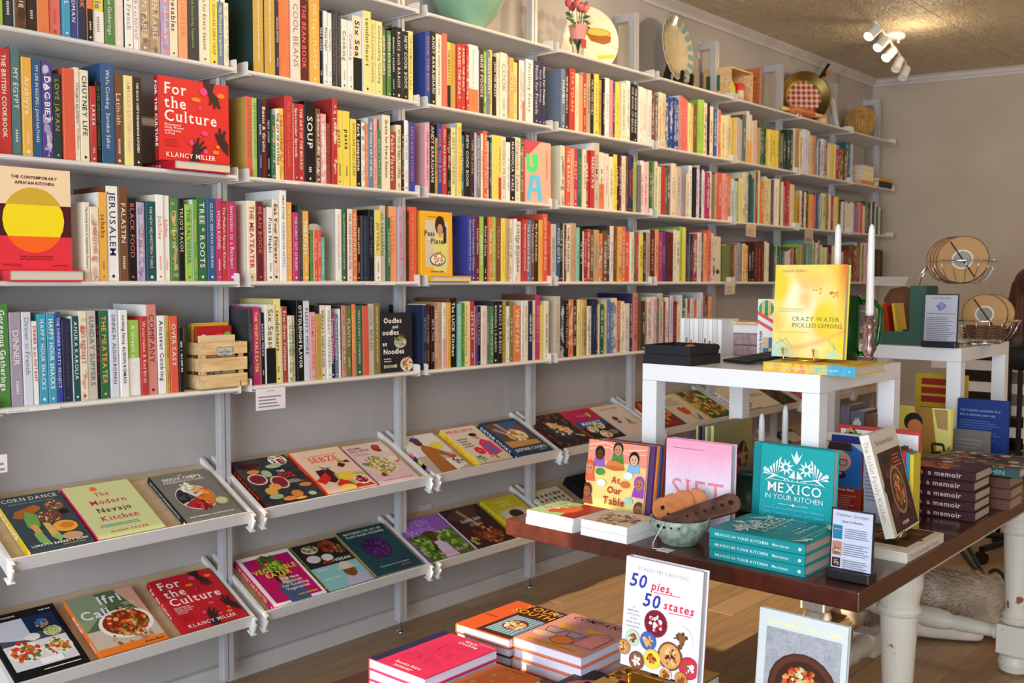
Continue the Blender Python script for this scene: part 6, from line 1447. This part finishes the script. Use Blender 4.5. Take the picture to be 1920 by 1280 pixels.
# ---------------------------------------------------------------- on the farther white table
gx=E('green_mailer',(1.93,-1.49,L1),'open dark green card box leaning on the farther white table','box')
O('bottom_tray',MB().box((0,0,0),(.20,.17,.004)).box((0,0,.004),(.004,.17,.05)).box((.196,0,.004),(.20,.17,.05)).box((.004,0,.004),(.196,.004,.05)).box((.004,.166,.004),(.196,.17,.05)),'gcard',gx)
O('raised_flap',MB().box((.0,-.06,0),(.006,.0,.225)).box((.006,-.06,.219),(.12,.0,.225)).box((.006,-.06,0),(.13,-.055,.22)),'gcard',gx)
for i,(c,lab) in enumerate((('d9a82c','amber'),('b5281c','red'),('e0b834','yellow'))):
    b=book(.012,.15,.10,c,name='booklet',label='%s booklet standing inside the open green box'%lab,cat='booklet',hard=False); b.matrix_world=Matrix.Translation((2.02+.025*i,-1.345-.022*i,L1+.005))@Matrix.Rotation(-.15,4,'X')@Matrix(((0,1,0,0),(-1,0,0,0),(0,0,1,0),(0,0,0,1)))
lath('brown_bottle',[(0,0),(.07,0),(.075,.02),(.075,.17),(.05,.21),(.0,.22)],(2.30,-1.33,L1),mat('brown_paper_bag','6a4028',.8),'brown paper sack behind the open green box','bag')
o=O('paper_sheet',MB().box((0,-.15,0),(.10,0,.003)),mat('white_paper','cfcdd2',.7),label='loose white sheets spilling over the brown sack',cat='paper'); o.location=(2.24,-1.20,L1+.224); o.rotation_euler=(0,-.35,.2)
sign(1.86,-1.565,L1,.122,.192,'desk sign with a violet drawing before the wire baskets',[('R',0,0,1,1,'ddd6da'),('T',.5,.92,.042,'Artist Spotlight','3a3a40','c',.72,'i'),('S',.5,.76,.13,50,['8a90c4','a4a8d2','7a80b4'],.035,170),('T',.5,.585,.03,'Tomásha Trowsley (she/they/he)','2a2a30','c',.9,'b'),('L',.05,.02,.95,.54,13,'8a868e')],.05)
wk=E('wire_baskets',(2.10,-1.625,L1),'two-tier chrome wire basket stand with cork discs','basket stand')
def wires(z,r,h,cx=0,cy=0):
    m=MB(); c=lambda rr_,zz,r0=.0025:m.tube([(cx+rr_*math.cos(t),cy+rr_*math.sin(t),zz) for t in [i*6.2832/24 for i in range(25)]],r0,6)
    c(r,z+h,.003); c(r*.45,z,.003)
    for i in range(16):
        t=i*6.2832/16; m.tube([(cx+r*q*math.cos(t),cy+r*q*math.sin(t),z+h*(q-.45)**2/.3025) for q in (.45,.6,.75,.88,1)],.0013,5)
    return m
O('upper_basket',wires(.235,.12,.085),'chrome',wk,smooth=True); O('lower_basket',wires(.01,.12,.085,.03,-.08),'chrome',wk,smooth=True)
O('arch_frame',MB().tube([(0,.12,.32),(0,.155,.27),(0,.17,.18),(.0,.155,.09),(.01,.10,.09)],.005,8).tube([(.02,.12,.32),(.02,.165,.25),(.02,.175,.17),(.02,.15,.09)],.004,8).tube([(.03,-.10,.003),(.03,.09,.003)],.004,8).tube([(-.06,-.03,.003),(.12,-.03,.003)],.004,8),'chrome',wk,smooth=True)
def disc(x,y,z,r,nx,label):
    e=E('cork_disc',(x,y,z),label,'coaster'); e.rotation_euler=nx
    O('slice',MB().lathe([(0,0),(r*.98,0),(r*.98,.007),(0,.007)],n=32,ax='x'),'cork',e); O('bark',MB().lathe([(r*.975,-.0002),(r*1.01,.0005),(r*1.01,.0065),(r*.975,.0072)],n=32,ax='x',closed=True),'bark',e); O('strap',MB().tube([(-.002,-r*.5,-r*.75),(-.004,0,0),(-.002,r*.5,r*.75)],.0025,6),'black',e)
    O('label',MB().lathe([(0,-.0006),(r*.42,-.0006),(r*.42,.0),(0,0)],n=24,ax='x'),mat('disc_label','d8cdbb',.7),e)
    mb=MB(); 
    for q in range(7):
        a=r*(.34-.045*q); mb.merge(MB().add([(-.0008,a*math.cos(t)*1.0,a*math.sin(t)) for t in [i*.4 for i in range(16)]]+[(-.0008,(a-.0022)*math.cos(t),(a-.0022)*math.sin(t)) for t in [i*.4 for i in range(16)]],[(i,(i+1)%16,(i+1)%16+16,i+16) for i in range(16)],lin('3a3634')))
    O('printed_rings',mb,'print',e)
for i in range(4): disc(2.08+.016*(3-i)*-1+.03,-1.635+.018*(i),L1+.325,.092,(0,.25,.15),'cork disc with ring print, %s in the upper wire basket'%ORD[i])
for i in range(2): disc(2.13+.02*(1-i),-1.72+.02*i,L1+.118,.08,(0,.35,.2),'cork disc with ring print, %s standing in the lower wire basket'%ORD[i])
for i in range(5):
    e=E('cork_disc',(2.14,-1.70,L1+.025+.011*i),'cork disc lying flat in lower wire basket, %s from the bottom'%ORD[i],'coaster')
    O('slice',MB().lathe([(0,0),(.074,0),(.074,.008),(0,.008)],n=32),'cork',e); O('bark',MB().lathe([(.073,0),(.076,.001),(.076,.007),(.073,.008)],n=32,closed=True),'bark',e)
lath('seed_pod',[(0,0),(.012,.0),(.02,.015),(.02,.03),(.012,.042),(0,.044)],(2.10,-1.885+.06,L1),mat('dark_pod','3a2a22',.8),'small dark pod at the edge of the farther white table','pod')
# ---------------------------------------------------------------- low display in front
lt=E('low_table',(-.48,-2.1,0),'low wooden plinth under the front book piles','table')
O('top',MB().box((0,0,.385),(.62,1.22,.42)),'brown',lt)
for a in (.02,.55):
    for b in (.03,1.14): O('leg',MB().box((a,b,0),(a+.05,b+.05,.385)),'brown',lt)
LT=.42
def lay(x,y,z,w,h,t,col,label,cover,rz=0,**k): # spine towards +y (shelves), top of the book towards +x : as seen from the camera titles run away
    b=book(t,h,w,col,cover=cover,label=label,cat='book',**k)
    b.matrix_world=Matrix.Translation((x,y,z))@Matrix.Rotation(rz,4,'Z')@Matrix(((0,0,1,0),(0,-1,0,0),(1,0,0,0),(0,0,0,1))); return b
for i in range(3):
    lay(-.322,-.985,LT+.0275*i+.0,.200,.262,.027,'d8305f',['lowest','middle','topmost'][i]+' pink cookbook with navy spine in the front pile',WAFU if i==2 else None,spine='262a52',page='dfe0f0')
for i in range(3):
    lay(.022-.003*i,-.957,LT+.0255*i,.195,.262,.0255,'e0602c' if i==2 else '4a2420',['bottom dark brown','middle dark brown','top orange'][i]+' cookbook of the pile nearest the shelves',TOUR if i==2 else None,spine='e0602c',page='dfe0f0')
for i in range(3):
    b=lay(.028+.004*i,-1.152-.003*(i%2),LT+.0265*i,.225,.258,.026,'e98a6a',['lowest','middle','topmost'][i]+' salmon cookbook with orange edges in the front pile',None,rz=0,spine='d86a4a',page='dfe0f0')
    if i==2:
        mb=MB(); art(mb,lambda u,v,n:(.026+EPS*n,u,v),.225,.258,[('R',0,0,1,1,'dc9a94')]+COMP); O('cover_art',mb,'print',b)
lay(-.30,-1.205,LT,.15,.22,.03,'17161a','black-edged book under the burnt orange one',None,page='e9e9f0')
lay(-.295,-1.200,LT+.031,.145,.215,.022,'cf6220','burnt orange cookbook with golden leaves in the front pile',NIGE,spine='b5541a')
lay(-.17,-1.355,LT,.21,.26,.032,'2a1d20','dark cookbook with red round emblem in the front pile',MARC)
PB=lay(-.10,-1.50,LT+.0,.20,.26,.05,'8a90b0','thick pale blue book low under the white pie cover',None,page='d8d8e4',spine='a8acc8',title='DESSERT PERSON',tc='2a2c4a')
lay(-.09,-1.50,LT+.0505,.20,.25,.036,'4a1c1c','patterned savoury baking book right under the white pie cover',SAVO,spine='4a1c1c',title='THE SAVORY BAKER',tc='d8c0b0')
lay(.02,-1.72,LT+.0,.21,.20,.045,'3a3034','brown speckled book low behind the white pie cover',[('S',.5,.5,.5,80,['e8e4e0','8a2a2c','3a2c2c'],.04,180)])
face_x(-.050,-1.553,LT+.133,.205,.25,.028,'ece8f2','upright white cover with pies and hand lettered title',STATE,.09,page='cfcad0',back='c9743a')
s5=E('brass_stand',(-.07,-1.64,LT+.0875),'brass stand holding the white pie cover','stand')
for y in (.04,-.05): O('hook',MB().tube([(.06,y,.001),(-.012,y,.005),(-.012,y,.04)],.002,8).ball((-.012,y,.043),.004,10,8),'brass',s5,smooth=True)
O('rail',MB().box((-.01,-.05,.0),(-.006,.04,.05)).tube([(-.012,.04,.006),(-.012,-.05,.006)],.002,8),'brass',s5)
face_x(.060,-1.835,LT+.035,.205,.262,.014,'cfd4d2','upright pale grey cover with a bowl of stir fry',THAI,.10,page='c9c8c8')
ea=E('wire_easel',(.07,-1.94,LT),'wire easel behind the pale grey stir fry cover','easel')
O('wire_frame',MB().tube([(-.04,.07,.03),(.0,.07,.0),(.07,.04,.18),(.0,-.07,.0),(-.04,-.07,.03)],.002,6).tube([(0,.07,.002),(0,-.07,.002)],.002,6),'brass',ea)
# ---------------------------------------------------------------- ceiling spot fixture
tf=E('track_light',(4.5,-.417,CZ-.008),'white ceiling spotlight bar with five cylinder heads','ceiling light')
O('canopy',MB().lathe([(0,-.035),(.055,-.035),(.075,-.03),(.08,-.015),(.08,0),(0,0)],n=32),'lack',tf,smooth=True)
A_=Vector((-.62,-.137,-.06)); B_=Vector((.62,.137,-.06)); 
O('bar',MB().tube([A_,B_],.007,10),'lack',tf); O('drop',MB().tube([(0,-.04,-.06),(0,-.04,-.02)],.008,8),'lack',tf)
for i in range(5):
    p=A_+(B_-A_)*(i/4); d=Vector((-.72,.25 if i<3 else .1,-.62 if i<3 else -1.0)).normalized()
    m=MB(); c=p+Vector((0,0,-.05)); 
    q=Vector((0,0,1)).rotation_difference(d).to_matrix().to_4x4()
    cyl=MB().lathe([(0,-.045),(.026,-.045),(.029,-.04),(.030,.05),(.027,.05),(.026,.044),(0,.044)],n=24); m.merge(cyl,Matrix.Translation(c+d*.02)@q); m.tube([p,c],.006,8)
    h_=O('lamp_head',m,'lack',tf,smooth=False)
    g=MB().merge(MB().lathe([(0,.0445),(.0255,.0445),(.0255,.047),(0,.047)],n=24),Matrix.Translation(c+d*.02)@q); O('lamp_face',g,'lampglow' if i in (0,2,1) else 'lack',h_)
light('fixture_glow','POINT',(4.35,-.62,2.80),(0,0,0),4.5,WARM,shadow_soft_size=.04)
# ---------------------------------------------------------------- dog lying beyond the table legs
def skin(name,nodes,edges,m,parent=None,sub=2,**k):
    me=bpy.data.meshes.new(name); me.from_pydata([n[0] for n in nodes],edges,[]); o=bpy.data.objects.new(name,me); COL.objects.link(o)
    s=o.modifiers.new('skin','SKIN'); s.use_smooth_shade=True
    for i,n in enumerate(nodes): r=n[1]; me.skin_vertices[0].data[i].radius=(r,r) if not hasattr(r,'__len__') else r
    me.skin_vertices[0].data[0].use_root=True
    u=o.modifiers.new('sub','SUBSURF'); u.levels=sub; u.render_levels=sub
    me.materials.append(M[m] if isinstance(m,str) else m)
    if parent: o.parent=parent
    for a,b in k.items(): o[a]=b
    return o
ch=lambda n,a=0:[(a+i,a+i+1) for i in range(n-1)]
dg=E('dog',(2.16,-1.30,0),'cream long-haired dog lying on the floor behind the turned legs','dog'); dg.rotation_euler=(0,0,-.86)
# local x: rump (0) to head (+), y across, z up
nodes=[((-.02,0,.10),.095),((.12,0,.115),.12),((.28,0,.12),.125),((.42,0,.125),.12),((.52,.01,.14),.085),((.62,.03,.16),.07),((.70,.05,.16),.062),((.79,.08,.13),.035),((.84,.10,.12),.024)]
ed=ch(9); 
def limb(base,pts):
    a=len(nodes); ed.append((base,a))
    for i,p in enumerate(pts): nodes.append(p); (ed.append((a+i-1,a+i)) if i else None)
limb(0,[((.04,-.08,.07),.06),((.16,-.13,.05),.042),((.28,-.155,.034),.028),((.38,-.16,.028),.024)])
limb(0,[((.0,.10,.06),.055),((.10,.15,.05),.04),((.03,.18,.03),.026),((.10,.22,.026),.022)])
limb(3,[((.44,-.11,.06),.04),((.52,-.18,.035),.028),((.62,-.19,.026),.024),((.70,-.19,.024),.024)])
limb(3,[((.44,.11,.06),.04),((.54,.17,.035),.028),((.64,.18,.026),.024)])
limb(0,[((-.08,.08,.06),.035),((-.12,.18,.04),.035),((-.10,.28,.03),.028)])
body=skin('body',nodes,ed,'fur',dg,3)
for s in (-1,1): O('ear',MB().ball((0,0,0),(.035,.012,.045),10,8),'fur',dg,smooth=True).location=(.69,.05+s*.055,.175)
O('nose',MB().ball((.865,.11,.125),(.012,.014,.010),10,8),'black',dg,smooth=True)
for s in (-1,1): O('eye',MB().ball((.755,.07+s*.032,.185),.007,10,8),'black',dg,smooth=True)
# coat: many short tufts
rr=random.Random(9); m=MB()
for i in range(9000):
    t=rr.random(); a=rr.random()*6.283; x=-.06+.62*t; R=.128*math.sin(math.pi*(.14+.72*t))**.5+.002
    p=Vector((x,R*math.cos(a)*.93,.115+R*math.sin(a)*.93)); 
    if p.z<.02: continue
    nrm=Vector((0,math.cos(a),math.sin(a))); d=(Vector((-.9,0,-.25))+nrm*.6+Vector((rr.random()-.5,rr.random()-.5,rr.random()-.5))*.6).normalized(); w=d.cross(nrm).normalized()*.003; L=.03+.03*rr.random()
    m.add([p-w,p+w,p+d*L*.6+w*.7+nrm*.004,p+d*L*.6-w*.7+nrm*.004,p+d*L+nrm*.002],[(0,1,2,3),(3,2,4)])
O('coat',m,'fur',dg,kind='stuff')
O('collar',MB().tube([(.505,.105*math.cos(t),.145+.10*math.sin(t)) for t in [i*6.2832/20 for i in range(21)]],.008,8),'leash',dg)
lead=O('leash',MB().tube([(2.46,-1.60,.24),(2.52,-1.52,.30),(2.75,-1.35,.42),(3.1,-1.3,.62)],.010,8).tube([(2.50,-1.62,.22),(2.56,-1.55,.29),(2.77,-1.37,.42)],.009,8),'leash',label='dark green leash running up from the dog',cat='leash')
# ---------------------------------------------------------------- seated person and chair at the right edge
hx,hy=3.75,-1.45
ofc=E('office_chair',(hx,hy,0),'black five-star office chair under the seated person','chair',rz=2.4)
O('seat',MB().box((-.23,-.23,.54),(.23,.23,.60)),'black',ofc,bevel=.03); O('post',MB().lathe([(.03,.08),(.03,.52)],n=16),'chrome',ofc)
O('backrest',MB().box((.20,-.2,.72),(.25,.2,1.12)),'black',ofc,bevel=.02)
for i in range(5):
    a=i*1.2566+.35; c,s=math.cos(a),math.sin(a); O('base_arm',MB().tube([(0,0,.10),(c*.3,s*.3,.075)],.018,8),'black',ofc)
    O('caster',MB().lathe([(0,-.02),(.03,-.02),(.032,-.01),(.032,.01),(.03,.02),(0,.02)],n=16,ax='y'),'black',ofc).location=(c*.3,s*.3,.032)
o=O('caster_stool',MB().lathe([(0,0),(.02,0),(.03,.015),(.03,.045),(.02,.06),(0,.06)],n=18).tube([(0,0,.05),(0,0,.25)],.012,8),'black',label='black caster of a wheeled stand seen under the table end',cat='caster',smooth=True); o.location=(3.95,-1.28,0)
pn=E('person',(hx,hy,.635),'person with long auburn hair in a tan knit top, seated','person',rz=2.4)
J={'pel':(0,0,.06),'waist':(.0,0,.22),'chest':(-.02,0,.42),'neck':(-.03,0,.57),'head0':(-.04,0,.64)}
nodes=[((0,0,.07),(.15,.12)),((0,0,.22),(.135,.10)),((-.02,0,.38),(.165,.115)),((-.03,0,.50),(.13,.09)),((-.035,0,.585),(.05,.05))]; ed=ch(5)
for s in (-1,1):
    a=len(nodes); nodes+=[((-.03,s*.165,.505),.062),((-.06,s*.225,.33),.048),((-.14,s*.22,.19),.043),((-.26,s*.16,.20),.038),((-.34,s*.11,.21),.030)]
    ed+=[(3,a)]+ch(5,a)
skin('sweater',nodes,ed,'sweater',pn)
nodes=[((0,0,.06),(.14,.12))]; ed=[]
for s in (-1,1):
    a=len(nodes); nodes+=[((-.04,s*.09,.05),.09),((-.42,s*.10,.03),.068),((-.44,s*.10,-.20),.055),((-.42,s*.10,-.46),.042)]; ed+=[(0,a)]+ch(4,a)
skin('trousers',nodes,ed,'denim',pn)
for s in (-1,1): O('shoe',MB().ball((-.47,s*.10,-.555),(.13,.045,.04),14,10),'black',pn,smooth=True)
nodes=[((-.035,0,.57),.048),((-.045,0,.66),.05),((-.055,0,.72),(.085,.078)),((-.055,0,.79),(.09,.08)),((-.05,0,.84),.06)]
skin('head',nodes,ch(5),'skin',pn)
O('nose',MB().ball((-.148,0,.735),(.014,.011,.02),10,8),'skin',pn,smooth=True); O('mouth',MB().ball((-.135,0,.69),(.006,.024,.007),10,8),mat('lips','9a4a44',.5),pn,smooth=True)
for s in (-1,1):
    O('eye',MB().ball((-.134,s*.032,.765),(.008,.012,.008),10,8),mat('eye_white','e8e4e0',.3),pn,smooth=True); O('ear',MB().ball((-.045,s*.088,.745),(.016,.008,.028),10,8),'skin',pn,smooth=True)
m=MB()
m.ball((-.03,0,.79),(.105,.098,.10),20,14)
for i in range(70):
    a=-2.3+4.6*i/69; c,s_=math.cos(a),math.sin(a); w=.01*math.sin(i*2.1); m.tube([(-.03+.092*c,.092*s_,.80),(-.03+.105*c,.112*s_+w,.70),(-.02+.105*c,.125*s_-w,.58),(-.01+.11*c,.13*s_+w,.46),(-.01+.10*c,.125*s_,.38+.03*math.sin(i))],.012,6,rs=[.016,.014,.013,.010,.003])
O('hair',m,'hair',pn,smooth=True)
for s in (-1,1):
    hb=[((-.35,s*.105,.21),.022),((-.385,s*.10,.205),(.030,.016)),((-.42,s*.095,.20),(.034,.014))]
    nn=list(hb); ee=ch(3)
    for q in range(4):
        a=len(nn); yy=s*.095+(q-1.5)*.018; L=[.036,.042,.040,.030][q]; nn+=[((-.435,yy,.20),.009),((-.435-L*.6,yy,.192),.008),((-.435-L,yy,.178),.007)]; ee+=[(2,a),(a,a+1),(a+1,a+2)]
    a=len(nn); nn+=[((-.385,s*.095-s*.03,.205),.010),((-.41,s*.095-s*.048,.20),.009),((-.435,s*.095-s*.052,.192),.007)]; ee+=[(1,a),(a,a+1),(a+1,a+2)]
    skin('hand',nn,ee,'skin',pn)
sx=E('armrest_stand',(3.2,-1.56,0),'black oval-topped stand before the seated person','stand')  # taken as a chair armrest; stem and foot added to carry it
O('top',MB().ball((0,0,1.085),(.03,.105,.062),24,14),'black',sx,smooth=True); O('stem',MB().tube([(0,0,1.03),(0,0,.03)],.012,10),'black',sx); O('foot',MB().lathe([(0,0),(.12,0),(.12,.012),(.02,.03),(0,.03)],n=24),'black',sx)
# slatted crate seen between the white tables
for i in range(5):
    o=O('white_crate_slat',MB().box((0,0,0),(.02,.5,.05)),'lack',label='white horizontal slat of the far rack, %s from the floor'%ORD[i],cat='slat'); o.location=(3.5,-1.55,.55+.11*i)

o=O('outlet_cover',MB().box((0,-.006,0),(.07,0,.045)),'trim',label='small pale outlet plate on the wall above lower tray, third bay',cat='outlet'); o.location=(1.03,WY,.43)
